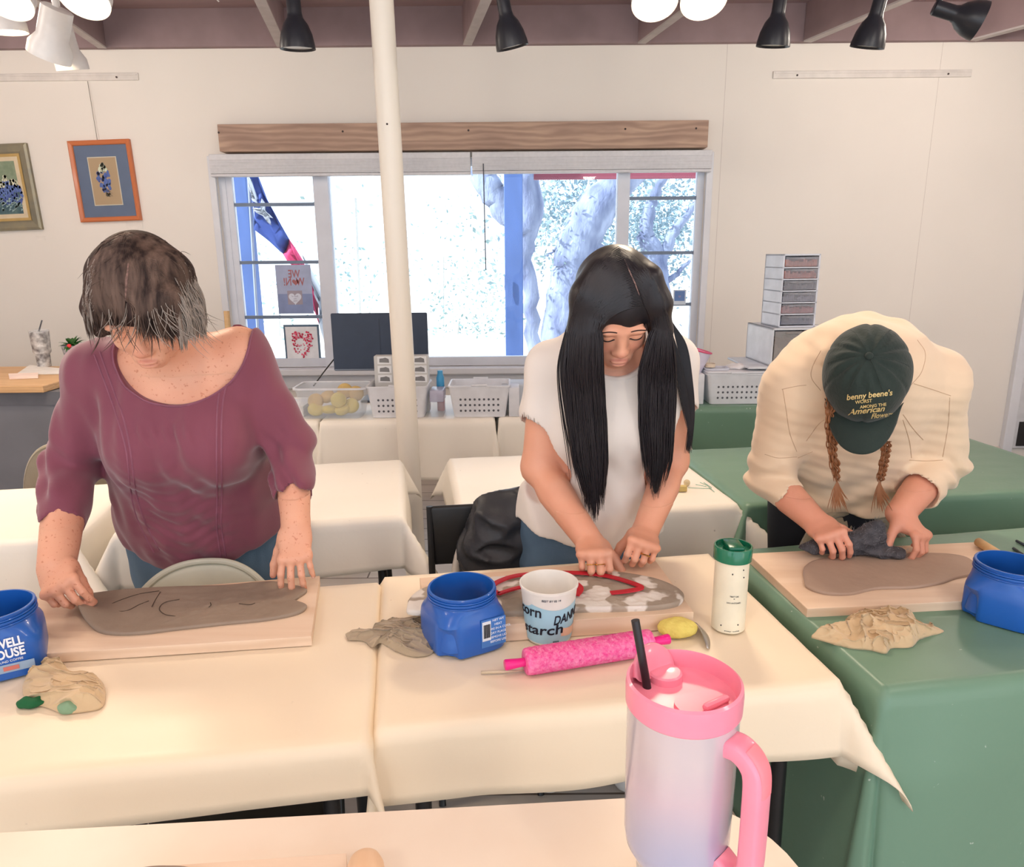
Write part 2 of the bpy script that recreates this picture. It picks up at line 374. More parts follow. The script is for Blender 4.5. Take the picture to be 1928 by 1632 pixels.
for px, py, Y, lab in ((12, 2, 2.5, 'round glowing lamp at the top left corner'), (158, 0, 2.5, 'round glowing lamp near the ceiling left of the joists'),
                      (1233, 5, 2.6, 'left one of two round glowing lamps near the top centre'), (1325, 2, 2.6, 'right one of two round glowing lamps near the top centre')):
    lamp(LP(px, py, Y), (0, -.5, -.8), m_wlamp, lab, r=.075, length=.17, glow=m_glow, energy=28, stem=.1, shape=1)
# track
ta = UZ(80, 8, 2.96); tb = UZ(205, 112, 2.7)
o = thing('lighting_track', 'white ceiling lighting track carrying the white spotlights', 'lighting track', (LP(100, 60, 2.95).x, 2.0, 2.96))
a = LP(55, -12, 2.6); b = LP(182, 78, 3.4)
M().box(-.018, .018, -1.2, 2.0, 0, .03, bev=.003, X=T3(rz=.05)).build('track_rail', m_wlamp, o, smooth=False)
M().tube([(.0, 2.0, .0), (.05, 2.2, -.03), (.12, 2.35, -.12)], .004, 6).build('loose_cable', m_wlamp, o)
# fill: added warm point lights without fixtures (behind and above the viewer)
def warm(x, y, z, e, r=.12, col=(1, .89, .77)):
    ld = bpy.data.lights.new('added_fill_light', 'POINT'); ld.energy = e; ld.color = col; ld.shadow_soft_size = r
    lo = bpy.data.objects.new('added_fill_light', ld); C.objects.link(lo); lo.location = (x, y, z)
for x, y, e in ((-1.8, .4, 21), (0, .4, 22), (1.8, .6, 27), (-1.2, -1.2, 36), (1.2, -1.2, 36), (-2.7, 2.2, 22), (2.7, 2.4, 24), (-2.6, 3.6, 20), (2.5, 3.6, 26)):
    warm(x, y, 2.7, e)
# world
w = bpy.data.worlds.new('world'); bpy.context.scene.world = w; w.use_nodes = True
bg = w.node_tree.nodes['Background']; bg.inputs[0].default_value = (.80, .90, 1.0, 1); bg.inputs[1].default_value = 2.3
sun = bpy.data.lights.new('sun', 'SUN'); sun.energy = 9; sun.angle = math.radians(1); so = bpy.data.objects.new('sun', sun); C.objects.link(so)
so.rotation_euler = Vector((.75, .25, -.62)).to_track_quat('-Z', 'Y').to_euler()
# ---------------------------------------------------------------- tables and cloths
m_leg = mat('black_table_leg', (28, 28, 30), .4); m_top = mat('folding_table_top', (205, 202, 196), .5)
def cloth_mesh(w, d, drops, r=.012, flare=.45, seed=0, amp=.012, wrk=.0018, step=.02, hem=.01, cflare=None, cpush=None):
    """drops = (left, right, front, back); returns verts/faces local to table centre, z=0 at the cloth top."""
    dl, dr, df, db = drops
    nx = int((w+dl+dr)/step)+1; ny = int((d+df+db)/step)+1
    xs = np.linspace(-w/2-dl, w/2+dr, nx); ys = np.linspace(-d/2-df, d/2+db, ny)
    # snap grid lines to table edges
    for e in (-w/2, w/2): xs[np.argmin(abs(xs-e))] = e
    for e in (-d/2, d/2): ys[np.argmin(abs(ys-e))] = e
    Xg, Yg = np.meshgrid(xs, ys, indexing='ij')
    ox = np.maximum(abs(Xg)-w/2, 0); oy = np.maximum(abs(Yg)-d/2, 0); sx = np.sign(Xg); sy = np.sign(Yg)
    cx = np.clip(Xg, -w/2, w/2); cy = np.clip(Yg, -d/2, d/2)
    rho = np.hypot(ox, oy); phi = np.arctan2(oy, ox+1e-9)
    hem_n = 1+hem*(vnoise(Xg*3, Yg*3, seed+5)-.5)*2
    rho = rho*hem_n
    corner = np.sin(2*phi)**1.5*((ox > 0) & (oy > 0))
    fl = flare*corner
    if cflare:
        for (qx, qy), v in cflare.items(): fl = np.where((sx == qx) & (sy == qy), v*corner, fl)
    # fold over the edge with radius r
    ang = np.minimum(rho/r, PI/2); over = np.maximum(rho-r*PI/2, 0)
    outd = r*np.sin(ang); down = r*(1-np.cos(ang))
    # soft waves on hanging sides
    s = np.where(ox > oy, Yg, Xg)
    wav = amp*np.sin(s*9+seed+np.sin(s*4.3+seed*2)*1.4)*np.clip(over/.12, 0, 1.3) * (1-corner)
    outd = outd+over*fl+np.maximum(wav, -.006)+over*.06
    down = down+over*np.sqrt(np.maximum(1-fl*fl, .1))
    ux = np.where(rho > 0, np.cos(phi), 0)*sx; uy = np.where(rho > 0, np.sin(phi), 0)*sy
    ux = np.where(ox > 0, ux, 0); uy = np.where(oy > 0, uy, 0)
    wr = wrk*(vnoise(Xg*9, Yg*22, seed)+.5*vnoise(Xg*21, Yg*9, seed+1))*(rho < .02)
    if cpush:
        (qx, qy), (px_, py_) = cpush; g_ = np.where((sx == qx) & (sy == qy), corner, 0)*over; cx = cx+g_*px_; cy = cy+g_*py_
    P = np.stack([cx+ux*outd, cy+uy*outd, -down+wr], -1).reshape(-1, 3)
    F = [(i*ny+j, (i+1)*ny+j, (i+1)*ny+j+1, i*ny+j+1) for i in range(nx-1) for j in range(ny-1)]
    return P, F
def add_solid(o, t):
    md = o.modifiers.new('thickness', 'SOLIDIFY'); md.thickness = t; md.offset = -1
def folding_table(cx, cy, w, d, rz, z, label, group=None):
    o = thing('folding_table', label, 'table', (cx, cy, 0), rz, group)
    M().box(-w/2, w/2, -d/2, d/2, z-.036, z-.008, bev=.008).build('tabletop', m_top, o, smooth=False)
    for sx in (-1, 1):
        for sy in (-1, 1):
            M().tube([(sx*(w/2-.07), sy*(d/2-.06), z-.034), (sx*(w/2-.06), sy*(d/2-.05), 0)], .0145, 12).build('leg', m_leg, o)
        M().tube([(sx*(w/2-.064), -(d/2-.055), .16), (sx*(w/2-.064), d/2-.055, .16)], .011, 10).build('brace', m_leg, o)
    return o
def table(cx, cy, w, d, deg, drops, mt, tlabel, clabel, z=.75, seed=0, amp=.012, wrk=.0018, flare=.45, cflare=None, hem=.03, step=.018, cgroup=None, cpush=None):
    rz = math.radians(deg)
    t = folding_table(cx, cy, w, d, rz, z-.001, tlabel)
    P, F = cloth_mesh(w, d, drops, seed=seed, amp=amp, wrk=wrk, flare=flare, cflare=cflare, hem=hem, step=step, cpush=cpush)
    c = link_mesh('tablecloth', P, F, mt, None, True, (cx, cy, z-.0016)); c.rotation_euler = (0, 0, rz)
    add_solid(c, .0016); tag(c, clabel, 'tablecloth', cgroup); return c
def from_corner(x, y, w, d, deg, corner='fl'):
    a = math.radians(deg); ux = Vector((math.cos(a), math.sin(a), 0)); uy = Vector((-math.sin(a), math.cos(a), 0))
    sx = 1 if corner[1] == 'l' else -1; sy = 1 if corner[0] == 'f' else -1
    p = Vector((x, y, 0))+ux*sx*w/2+uy*sy*d/2; return p.x, p.y
m_cream = mat('cream_cloth', (240, 224, 198), .42, var=(5, .10, (224, 204, 172)), bump=(35, .12, .004), spots=(44, .765, (150, 134, 116), .5))
m_white = mat('white_cloth', (244, 238, 226), .45, var=(5, .06, (222, 214, 206)), bump=(35, .12, .004), spots=(44, .75, (140, 130, 120), .5))
m_green = mat('green_cloth', (110, 144, 122), .38, var=(4, .12, (94, 128, 108)), bump=(30, .12, .004), spots=(60, .75, (196, 206, 196), .8))
# front row
W, D = .82, .575
cx, cy = from_corner(-.223, 1.036, W, D, 8.6)
table(cx, cy, W, D, 8.6, (.17, .19, .145, .2), m_cream, 'folding table in the front row under the middle cream cloth', 'cream tablecloth on the middle front table under the thick board',
      seed=3, cflare={(1, -1): .40, (-1, -1): .12}, amp=.010, cpush=((1, -1), (.10, -.14)))
MIDF = (cx, cy, math.radians(8.6))
cx, cy = from_corner(-.240, 1.006, 1.15, .575, 8.2, 'fr')
table(cx, cy, 1.15, .575, 8.2, (.17, .17, .105, .2), m_cream, 'folding table in the front row under the left cream cloth', 'cream tablecloth on the left front table with a coffee jug and twisted rag',
      seed=1, cflare={(1, -1): .14}, amp=.014)
cx, cy = from_corner(.655, 1.128, 1.3, .62, 9.2)
table(cx, cy, 1.3, .62, 9.2, (.62, .62, .66, .12), m_green, 'folding table in the front row under the green cloth', 'green tablecloth on the front right table hanging almost to the floor',
      seed=5, cflare={(-1, -1): .04}, amp=.016, z=.752, hem=.02)
# second row
cx, cy = from_corner(-.33, 2.03, .80, .61, 9, 'fr')
table(cx, cy, .80, .61, 9, (.15, .15, .17, .15), m_white, 'folding table in the second row behind the person in maroon', 'white tablecloth on the second row table just left of the column', seed=8, cflare={(1, -1): .6, (-1, -1): .5})
cx, cy = from_corner(-1.225, 1.88, 1.0, .50, 9, 'fr')
table(cx, cy, 1.0, .50, 9, (.15, .16, .2, .15), m_white, 'folding table in the second row at the far left', 'white tablecloth on the second row table at the far left edge', seed=9, cflare={(1, -1): .7})
cx, cy = from_corner(-.145, 1.99, .845, .66, 8)
table(cx, cy, .845, .66, 8, (.15, .17, .20, .15), m_white, 'folding table in the second row behind the person in white', 'white tablecloth on the second row table right of the column', seed=10, cflare={(1, -1): .8, (-1, -1): .25})
cx, cy = from_corner(.72, 2.10, 1.25, .64, 7)
table(cx, cy, 1.25, .64, 7, (.45, .3, .5, .5), m_green, 'folding table in the second row under the rear green cloth', 'green tablecloth on the table behind the person in the cap', seed=11, cflare={(-1, -1): .5})
# third row, against the window
table(-.50, 3.62, .80, .6, 1.5, (.14, .14, .30, .1), m_white, 'folding shelf table below the window, left of the column', 'white tablecloth below the monitor and the two perforated baskets', seed=12, cflare={(1, -1): .12, (-1, -1): .12}, amp=.006, hem=.04)
table(-1.36, 3.60, .86, .6, 1.5, (.14, .12, .30, .1), m_white, 'folding shelf table at the back behind the person in maroon', 'white tablecloth on the back table left of the sponge bin', seed=13, cflare={(1, -1): .12}, amp=.006)
table(.36, 3.66, .84, .6, 1.5, (.12, .14, .30, .1), m_white, 'folding shelf table at the back behind the person in white', 'white tablecloth on the back table hidden mostly by the long hair', seed=14, cflare={(-1, -1): .12}, amp=.006)
table(1.42, 3.86, 1.15, .6, 1, (.1, .1, .42, .1), m_green, 'folding shelf table at the back under the drawers', 'green tablecloth on the back table holding the drawer units', seed=15, amp=.01)
# foreground table with rounded corner
ftz = .80
o = thing('round_corner_table', 'foreground table with a cream top and a rounded far right corner', 'table', (-.25, .425, 0), math.radians(3.6))
out = []
hw, hd = .60, .362
def superround(hw, hd, r, n=10):
    P = []
    for (sx, sy, a0) in ((1, 1, 0), (-1, 1, 90), (-1, -1, 180), (1, -1, 270)):
        for k in range(n+1):
            a = math.radians(a0+90*k/n); P.append((sx*(hw-r)+r*math.cos(a), sy*(hd-r)+r*math.sin(a)))
    return P
ol = superround(hw, hd, .15)
M().prism(ol, ftz-.035, ftz).build('tabletop', mat('cream_marble_top', (240, 226, 208), .4, var=(6, .35, (226, 200, 176)), bump=(14, .08, .003)), o, smooth=.5)
for sx in (-1, 1):
    for sy in (-1, 1): M().tube([(sx*.42, sy*.2, ftz-.035), (sx*.44, sy*.22, 0)], .016, 12).build('leg', m_leg, o)
FGT = o
o = thing('folding_chair', 'black folding chair pushed under the left front table, seen below the cloth hem', 'chair', (-.52, 1.17, 0), math.radians(8))
for sx in (-1, 1):
    M().tube([(sx*.18, .03, .66), (sx*.18, -.02, .45), (sx*.18, -.22, 0)], .011, 10).build('front_leg', m_leg, o); M().tube([(sx*.16, -.18, .44), (sx*.16, .14, 0)], .011, 10).build('rear_leg', m_leg, o)
M().box(-.18, .18, .015, .035, .52, .66, bev=.009).build('backrest', m_leg, o, .6); M().box(-.18, .18, -.28, .03, .435, .458, bev=.008).build('seat', m_leg, o, .6)
# ---------------------------------------------------------------- organic surfaces from blended distance fields
def nrm(v): v = np.array(v, float); return v/(np.linalg.norm(v)+1e-12)
class Field:
    """list of blended primitives, sampled on a grid and skinned into one continuous surface"""
    def __init__(s): s.p = []
    def cone(s, a, b, ra, rb, k=.02, side=None, da=None, db=None, op='u', pw=2):
        """tapered limb a->b; ra, rb half widths along side axis; da, db half depths"""
        a = np.array(a, float); b = np.array(b, float); ax = b-a; L = np.linalg.norm(ax); ax = ax/(L+1e-9)
        if side is None: side = np.cross(ax, (0, 1, .13)); 
        side = np.array(side, float); side = nrm(side-ax*side.dot(ax)); dep = np.cross(ax, side)
        da = da or ra; db = db or rb
        s.p.append(('c', op, k, a, b, ax, L, side, dep, ra, rb, da, db, pw)); return s
    def chain(s, pts, rad, k=.02, side=None, dep=None, op='u'):
        for i in range(len(pts)-1):
            s.cone(pts[i], pts[i+1], rad[i], rad[i+1], k, side, dep[i] if dep else None, dep[i+1] if dep else None, op)
        return s
    def ell(s, c, r, R=None, k=.02, op='u'):
        """ellipsoid centre c radii r, R rows = local axes"""
        R = np.eye(3) if R is None else np.array(R, float)
        s.p.append(('e', op, k, np.array(c, float), np.array(r, float)*np.ones(3), R)); return s
    def fn(s, f, lo, hi, op='u', k=.01): s.p.append(('f', op, k, f, np.array(lo, float), np.array(hi, float))); return s
    def disp(s, f): s.p.append(('d', 'd', 0, f)); return s
    def sample(s, lo, hi, h):
        lo = np.array(lo, float); hi = np.array(hi, float); n = np.ceil((hi-lo)/h).astype(int)+1
        ax = [lo[i]+h*np.arange(n[i]) for i in range(3)]
        D = np.full(n, .06, np.float32)
        for q in s.p:
            kind, op, k = q[:3]; pad = .03+k
            if kind == 'c':
                a, b, axv, L, side, dep, ra, rb, da, db, pw = q[3:]
                r = max(ra, rb, da, db); bl = np.minimum(a, b)-r-pad; bh = np.maximum(a, b)+r+pad
            elif kind == 'e': c, rr, R = q[3:]; r = rr.max(); bl = c-r-pad; bh = c+r+pad
            elif kind == 'f': f, bl, bh = q[3:]
            else: bl = lo; bh = hi
            i0 = np.clip(np.floor((bl-lo)/h).astype(int), 0, n); i1 = np.clip(np.ceil((bh-lo)/h).astype(int)+1, 0, n)
            if (i1 <= i0).any(): continue
            sl = tuple(slice(i0[i], i1[i]) for i in range(3))
            X = ax[0][sl[0]][:, None, None]; Y = ax[1][sl[1]][None, :, None]; Z = ax[2][sl[2]][None, None, :]
            if kind == 'c':
                X_ = X-a[0]; Y_ = Y-a[1]; Z_ = Z-a[2]
                t = np.clip((X_*axv[0]+Y_*axv[1]+Z_*axv[2])/(L+1e-9), 0, 1)
                w = X_*axv[0]+Y_*axv[1]+Z_*axv[2]-t*L
                u = X_*side[0]+Y_*side[1]+Z_*side[2]; v = X_*dep[0]+Y_*dep[1]+Z_*dep[2]
                A = ra+(rb-ra)*t; B = da+(db-da)*t; mn = np.minimum(A, B)
                if pw == 2: d = (np.sqrt((u/A)**2+(v/B)**2+(w/mn)**2)-1)*mn
                else: d = ((abs(u/A)**pw+abs(v/B)**pw+abs(w/mn)**pw)**(1/pw)-1)*mn
            elif kind == 'e':
                X_ = X-c[0]; Y_ = Y-c[1]; Z_ = Z-c[2]
                P = [(X_*R[i][0]+Y_*R[i][1]+Z_*R[i][2])/rr[i] for i in range(3)]
                q0 = np.sqrt(P[0]**2+P[1]**2+P[2]**2); g = np.sqrt((P[0]/rr[0])**2+(P[1]/rr[1])**2+(P[2]/rr[2])**2)
                d = q0*(q0-1)/(g+1e-6)
            elif kind == 'f': d = f(X, Y, Z)
            else:
                D[sl] += s_disp(q[3], X, Y, Z).astype(np.float32); continue
            o = D[sl]
            if op == 'u':
                hh = np.maximum(k-abs(o-d), 0)/max(k, 1e-6); D[sl] = np.minimum(o, d)-hh*hh*k*.25
            elif op == 's':
                d = -d; hh = np.maximum(k-abs(o-d), 0)/max(k, 1e-6); D[sl] = np.maximum(o, d)+hh*hh*k*.25
            elif op == 'i':
                D[sl] = np.maximum(o, d)
        return D, lo, h
def s_disp(f, X, Y, Z): return f(X, Y, Z)
def surface_nets(D, lo, h):
    D = D.copy()
    for ax_ in range(3):       # close the shell at the grid border
        sl = [slice(None)]*3; sl[ax_] = 0; D[tuple(sl)] = np.maximum(D[tuple(sl)], 1e-3); sl[ax_] = -1; D[tuple(sl)] = np.maximum(D[tuple(sl)], 1e-3)
    n = D.shape; S = D < 0
    cnt = np.zeros((n[0]-1, n[1]-1, n[2]-1), np.float32); acc = np.zeros(cnt.shape+(3,), np.float32)
    def cell(a, i): return tuple(slice(i[k], a.shape[k]-1+i[k]) for k in range(3))
    co = [(i, j, k) for i in (0, 1) for j in (0, 1) for k in (0, 1)]
    for a in co:
        for ax_ in range(3):
            if a[ax_]: continue
            b = list(a); b[ax_] = 1; da = D[cell(D, a)]; db = D[cell(D, b)]
            m = (da < 0) != (db < 0); t = np.where(m, da/(da-db+1e-12), 0)
            for k in range(3): acc[..., k] += np.where(m, a[k]+(t if k == ax_ else 0), 0)
            cnt += m
    act = cnt > 0; idx = -np.ones(cnt.shape, int); idx[act] = np.arange(act.sum())
    g = np.argwhere(act); V = (acc[act]/cnt[act][:, None]+g)*h+lo
    F = []
    for ax_ in range(3):
        sl0 = [slice(None)]*3; sl1 = [slice(None)]*3; sl0[ax_] = slice(0, -1); sl1[ax_] = slice(1, None)
        a = S[tuple(sl0)]; b = S[tuple(sl1)]; e = np.argwhere(a != b); u, v = [(1, 2), (2, 0), (0, 1)][ax_]
        ok = (e[:, u] > 0) & (e[:, v] > 0) & (e[:, u] < n[u]-1) & (e[:, v] < n[v]-1); e = e[ok]
        if not len(e): continue
        ins = a[tuple(e.T)]
        def gi(du, dv):
            q = e.copy(); q[:, u] -= du; q[:, v] -= dv; return idx[tuple(q.T)]
        q = np.stack([gi(1, 1), gi(0, 1), gi(0, 0), gi(1, 0)], 1)
        q = np.where(ins[:, None], q, q[:, ::-1]); F.append(q)
    F = np.concatenate(F) if F else np.zeros((0, 4), int)
    return V, F
def relax(V, F, it=2, lam=.5):
    n = len(V)
    for _ in range(it):
        A = np.zeros((n, 3)); c = np.zeros(n)
        for a, b in ((0, 1), (1, 2), (2, 3), (3, 0)):
            np.add.at(A, F[:, a], V[F[:, b]]); np.add.at(c, F[:, a], 1); np.add.at(A, F[:, b], V[F[:, a]]); np.add.at(c, F[:, b], 1)
        V = V+lam*(A/np.maximum(c, 1)[:, None]-V)
    return V
def skin(field, boxes, it=1):
    """boxes = [(lo, hi, h)], joined into one mesh"""
    Vs = []; Fs = []; n = 0
    for lo, hi, h in boxes:
        D, l, h = field.sample(lo, hi, h); V, F = surface_nets(D, l, h)
        if it and len(V): V = relax(V, F, it)
        Vs.append(V); Fs.append(F+n); n += len(V)
    return np.concatenate(Vs), np.concatenate(Fs)
def np_mesh(name, V, F, m, parent, org=None, smooth=True):
    V = np.asarray(V, np.float32)
    if org is not None: V = V-np.array(org, np.float32)
    me = bpy.data.meshes.new(name); nf = len(F); me.vertices.add(len(V)); me.vertices.foreach_set('co', V.ravel())
    F = np.asarray(F, np.int32); me.loops.add(nf*4); me.loops.foreach_set('vertex_index', F.ravel())
    me.polygons.add(nf); me.polygons.foreach_set('loop_start', np.arange(nf, dtype=np.int32)*4); me.polygons.foreach_set('loop_total', np.full(nf, 4, np.int32))
    me.update(calc_edges=True); me.validate()
    if smooth: me.polygons.foreach_set('use_smooth', [True]*len(me.polygons))
    me.materials.append(m); o = bpy.data.objects.new(name, me); C.objects.link(o)
    if parent is not None: o.parent = parent
    return o
def frame(f, u):      # rows: right, forward, up
    f = nrm(f); r = nrm(np.cross(f, u)); u2 = np.cross(r, f); return np.array([r, f, u2])
def hand(F, w, d, pn, side, curl=(.5, .5, .5, .5), spread=.12, thumb=.5, L=.175, fat=1.0, tcurl=.4, tdir=None, kb=.006, abduct=None, wr=.026):
    """w wrist, d direction wrist->knuckles, pn unit normal pointing out of the BACK of the hand, side = towards the thumb.
       curl per finger in turns of ~90 degrees (bend at knuckle). returns fingertips"""
    w = np.array(w, float); d = nrm(d); pn = nrm(np.array(pn, float)-np.dot(pn, d)*d); th = nrm(np.cross(d, pn)); 
    if np.dot(th, side) < 0: th = -th
    P = L*.50; hw = .040*L/.175*fat
    kn = w+d*P
    F.cone(w-d*.01, w+d*P*.35, wr*fat, .031*fat, .012, side=th, da=.019*fat, db=.017*fat)
    F.cone(w+d*P*.25+th*.002, kn-d*.006, .033*fat, hw*.98, .01, side=th, da=.0165*fat, db=.0125*fat)
    # heel pads
    F.ell(w+d*P*.4+th*hw*.5-pn*.008, (.017*fat, .027*fat, .013*fat), [th, d, pn], .01)
    F.ell(w+d*P*.42-th*hw*.5-pn*.008, (.013*fat, .03*fat, .012*fat), [th, d, pn], .01)
    offs = (.74, .26, -.24, -.70); lens = (.42, .47, .435, .34); rs = (.0088, .009, .0086, .0075); tips = []
    for i in range(4):
        b = kn+th*hw*offs[i]-d*(.004+(.008 if i == 3 else .003 if i == 0 else 0))
        ln = L*lens[i]*1.02; seg = (ln*.46, ln*.31, ln*.26); r = rs[i]*fat*L/.175
        a = 0; dd = d+th*(offs[i]*spread if abduct is None else abduct[i]); dd = nrm(dd); p = b; c = curl[i]
        cs = (c, c*1.05, c*.7) if not hasattr(c, '__len__') else c
        F.ell(b+pn*.002, (r*1.18, r*1.3, r*1.05), [th, d, pn], .007)
        for s_ in range(3):
            a += cs[s_]*PI/2*.9
            v = dd*math.cos(a)-pn*math.sin(a); q = p+v*seg[s_]
            F.cone(p, q, r*(1-.08*s_), r*(.94-.09*s_), .0028 if s_ else .005, side=th, da=r*(.95-.06*s_), db=r*(.88-.1*s_))
            p = q
        tips.append((p, v, r*.75, th))
    # thumb
    tb = w+d*P*.22+th*hw*.62-pn*.006
    td = nrm(d*.62+th*.75-pn*.25) if tdir is None else nrm(tdir)
    m1 = tb+td*L*.24; td2 = nrm(td+nrm(d-pn*.5-th*.5)*tcurl) ; m2 = m1+td2*L*.19; td3 = nrm(td2+nrm(d-pn*.4-th*.7)*tcurl); m3 = m2+td3*L*.15
    r = .0105*fat*L/.175
    F.cone(tb, m1, r*1.45, r*1.1, .012); F.cone(m1, m2, r*1.05, r*.98, .004); F.cone(m2, m3, r*1.0, r*.78, .004)
    tips.append((m3, td3, r*.8, nrm(np.cross(td3, pn))))
    return tips
def nails(tips, parent, org, pn, m, idx=(0, 1, 2, 3)):
    k = M()
    for i in idx:
        p, v, r, th = tips[i]; n_ = nrm(np.cross(v, th)); 
        if np.dot(n_, pn) < 0 and i < 4: n_ = -n_
        c = p-np.array(v)*.002+n_*r*.72-np.array(org)
        R = [[c+th*r*.62*math.cos(t)*s_+v*r*.85*math.sin(t)*s_+n_*(.0022-.0012*s_*s_) for t in np.linspace(0, 2*PI, 13)[:-1]] for s_ in (1, .6, .05)]
        k.rings(R, True, False, True)
    return k.build('fingernails', m, parent, True)
def loft_sections(secs, n=48, pw=2.4):
    """secs: list of (centre, side vec*half width, depth vec*half depth)"""
    R = []
    for c, a, b in secs:
        c = np.array(c, float); a = np.array(a, float); b = np.array(b, float); ring = []
        for j in range(n):
            t = 2*PI*j/n; ct, st = math.cos(t), math.sin(t)
            ring.append(c+a*np.sign(ct)*abs(ct)**(2/pw)+b*np.sign(st)*abs(st)**(2/pw))
        R.append(ring)
    return R
def skin_multi(field, coarse, fines, it=1):
    lo, hi, h = coarse; D, l, h = field.sample(lo, hi, h)
    for flo, fhi, fh in fines:
        a = np.ceil((np.array(flo)+h*1.2-l)/h).astype(int); b = np.floor((np.array(fhi)-h*1.2-l)/h).astype(int)+1
        a = np.clip(a, 0, D.shape); b = np.clip(b, 0, D.shape)
        if (b > a).all(): D[a[0]:b[0], a[1]:b[1], a[2]:b[2]] = np.maximum(D[a[0]:b[0], a[1]:b[1], a[2]:b[2]], h*.5)
    V, F = surface_nets(D, l, h); V = relax(V, F, it)
    Vs = [V]; Fs = [F]; n = len(V)
    for b in fines:
        D, l, hh = field.sample(*b); V, F = surface_nets(D, l, hh)
        if len(V): V = relax(V, F, 1)
        Vs.append(V); Fs.append(F+n); n += len(V)
    return np.concatenate(Vs), np.concatenate(Fs)
from mathutils.bvhtree import BVHTree
def bvh(V, F): return BVHTree.FromPolygons([tuple(v) for v in V], [tuple(map(int, f)) for f in F])
def onto(B, p, d=(0, 1, 0), back=.6, off=.0):
    d = Vector(d).normalized(); p = Vector(p); h = B.ray_cast(p-d*back, d)
    if h[0] is None:
        h2 = B.find_nearest(p); return h2[0]-d*off
    return h[0]-d*off
def onto_px(B, px, py, off=0):
    d = Vector(ray(px, py)).normalized(); h = B.ray_cast(Vector((0, 0, CAM_H)), d)
    return None if h[0] is None else h[0]-d*off
def sines(n, fr, seed, aniso=(1, 1, 1)):
    r = np.random.default_rng(seed); W = []
    for i in range(n):
        k = r.normal(size=3)*np.array(aniso); k = k/np.linalg.norm(r.normal(size=3))*fr*r.uniform(.6, 1.5); W.append((k, r.uniform(0, 6.28), r.uniform(.5, 1)))
    def f(X, Y, Z):
        s = 0
        for k, ph, a in W: s = s+a*np.sin(k[0]*X+k[1]*Y+k[2]*Z+ph)
        return s/n**.5
    return f
def ridged(f): return lambda X, Y, Z: 1-np.abs(f(X, Y, Z))
# ---------------------------------------------------------------- head
def head(F, c, R, s=1.0, face=True, nose=1.0):
    c = np.array(c, float); R = np.array(R)
    P = lambda x, f, u: c+(R[0]*x+R[1]*f+R[2]*u)*s
    E = lambda p, r, k=.012, op='u': F.ell(P(*p), np.array(r)*s, R, k, op)
    E((0, -.018, .035), (.070, .090, .082), .02)
    E((0, .022, .015), (.062, .064, .072), .03)
    E((0, .028, -.040), (.055, .055, .070), .03)
    E((0, .060, -.094), (.024, .020, .020), .025)
    for q in (-1, 1):
        E((q*.036, .008, -.062), (.022, .040, .028), .03)
        E((q*.036, .060, -.036), (.022, .020, .022), .022)
        E((q*.074, -.012, -.012), (.009, .017, .030), .008)
        E((q*.078, -.012, -.008), (.004, .009, .018), .004, 's')
        if face:
            E((q*.031, .0965, -.001), (.017, .014, .011), .012, 's')
            E((q*.031, .0745, -.001), (.0165, .0135, .0125), .004)
            E((q*.030, .083, .019), (.022, .009, .007), .012)
            E((q*.0125, .091, -.0405), (.0080*nose, .0095, .0070), .006)
            E((q*.0085, .096, -.048), (.0035, .006, .004), .003, 's')
    if face:
        F.cone(P(0, .083, .010), P(0, .096, -.030), .0075*s, .0115*s*nose, .012)
        E((0, .098, -.036), (.0130*nose, .0125, .0105), .008)
        E((0, .079, -.071), (.030, .016, .020), .02)
        E((0, .0955, -.0655), (.0205, .0085, .0048), .004); E((0, .0935, -.0765), (.0185, .0090, .0062), .004)
        E((0, .106, -.0708), (.026, .012, .0014), .003, 's')
    return P
def rows(f, u): return frame(f, u)
def skin_mat(name, col, c2, spots=None):
    m = mat(name, col, .48, var=(9, .5, c2), bump=(260, .18, .0015), sss=.12, spots=spots)
    nt = m.node_tree; N = nt.nodes; L = nt.links; b = N['Principled BSDF']
    at = N.new('ShaderNodeAttribute'); at.attribute_name = 'tint'
    mx = N.new('ShaderNodeMix'); mx.data_type = 'RGBA'; old = b.inputs['Base Color'].links[0].from_socket
    L.new(at.outputs['Fac'], mx.inputs[0]); L.new(old, mx.inputs[6]); mx.inputs[7].default_value = (*lin((186, 92, 84)), 1); L.new(mx.outputs[2], b.inputs['Base Color'])
    return m
def tint(o, V, org, blobs):
    V = np.asarray(V); t = np.zeros(len(V))
    for c, r, a in blobs: d = np.linalg.norm((V-np.array(c))/np.array(r), axis=1); t = np.maximum(t, a*np.clip(1.6-d*1.25, 0, 1))
    at = o.data.attributes.new('tint', 'FLOAT', 'POINT')
    if len(o.data.vertices) == len(t): at.data.foreach_set('value', t.astype(np.float32))
def strands(name, paths, m, parent, org, n=4, taper=True):
    """paths: list of (points Nx3, radius)"""
    Vs = []; Fs = []; c = 0; org = np.array(org, float)
    for P, r in paths:
        P = np.array(P, float); k = len(P); d = np.gradient(P, axis=0); d /= np.linalg.norm(d, axis=1)[:, None]+1e-9
        a = np.cross(d, (.3, 1, .1)); a /= np.linalg.norm(a, axis=1)[:, None]+1e-9; b = np.cross(d, a)
        rr = r*(np.clip(np.minimum(np.linspace(0, 5, k)+.35, np.linspace(4.5, .12, k)), 0, 1) if taper else np.ones(k))
        an = np.arange(n)*2*PI/n
        R = P[:, None]+a[:, None]*(np.cos(an)[None, :, None]*rr[:, None, None])+b[:, None]*(np.sin(an)[None, :, None]*rr[:, None, None])
        Vs.append((R-org).reshape(-1, 3)); i = np.arange(k-1)[:, None]*n; j = np.arange(n)[None]; jn = (j+1) % n
        Fs.append((np.stack([i+j, i+jn, i+n+jn, i+n+j], -1).reshape(-1, 4))+c); c += k*n
    return np_mesh(name, np.concatenate(Vs), np.concatenate(Fs), m, parent)
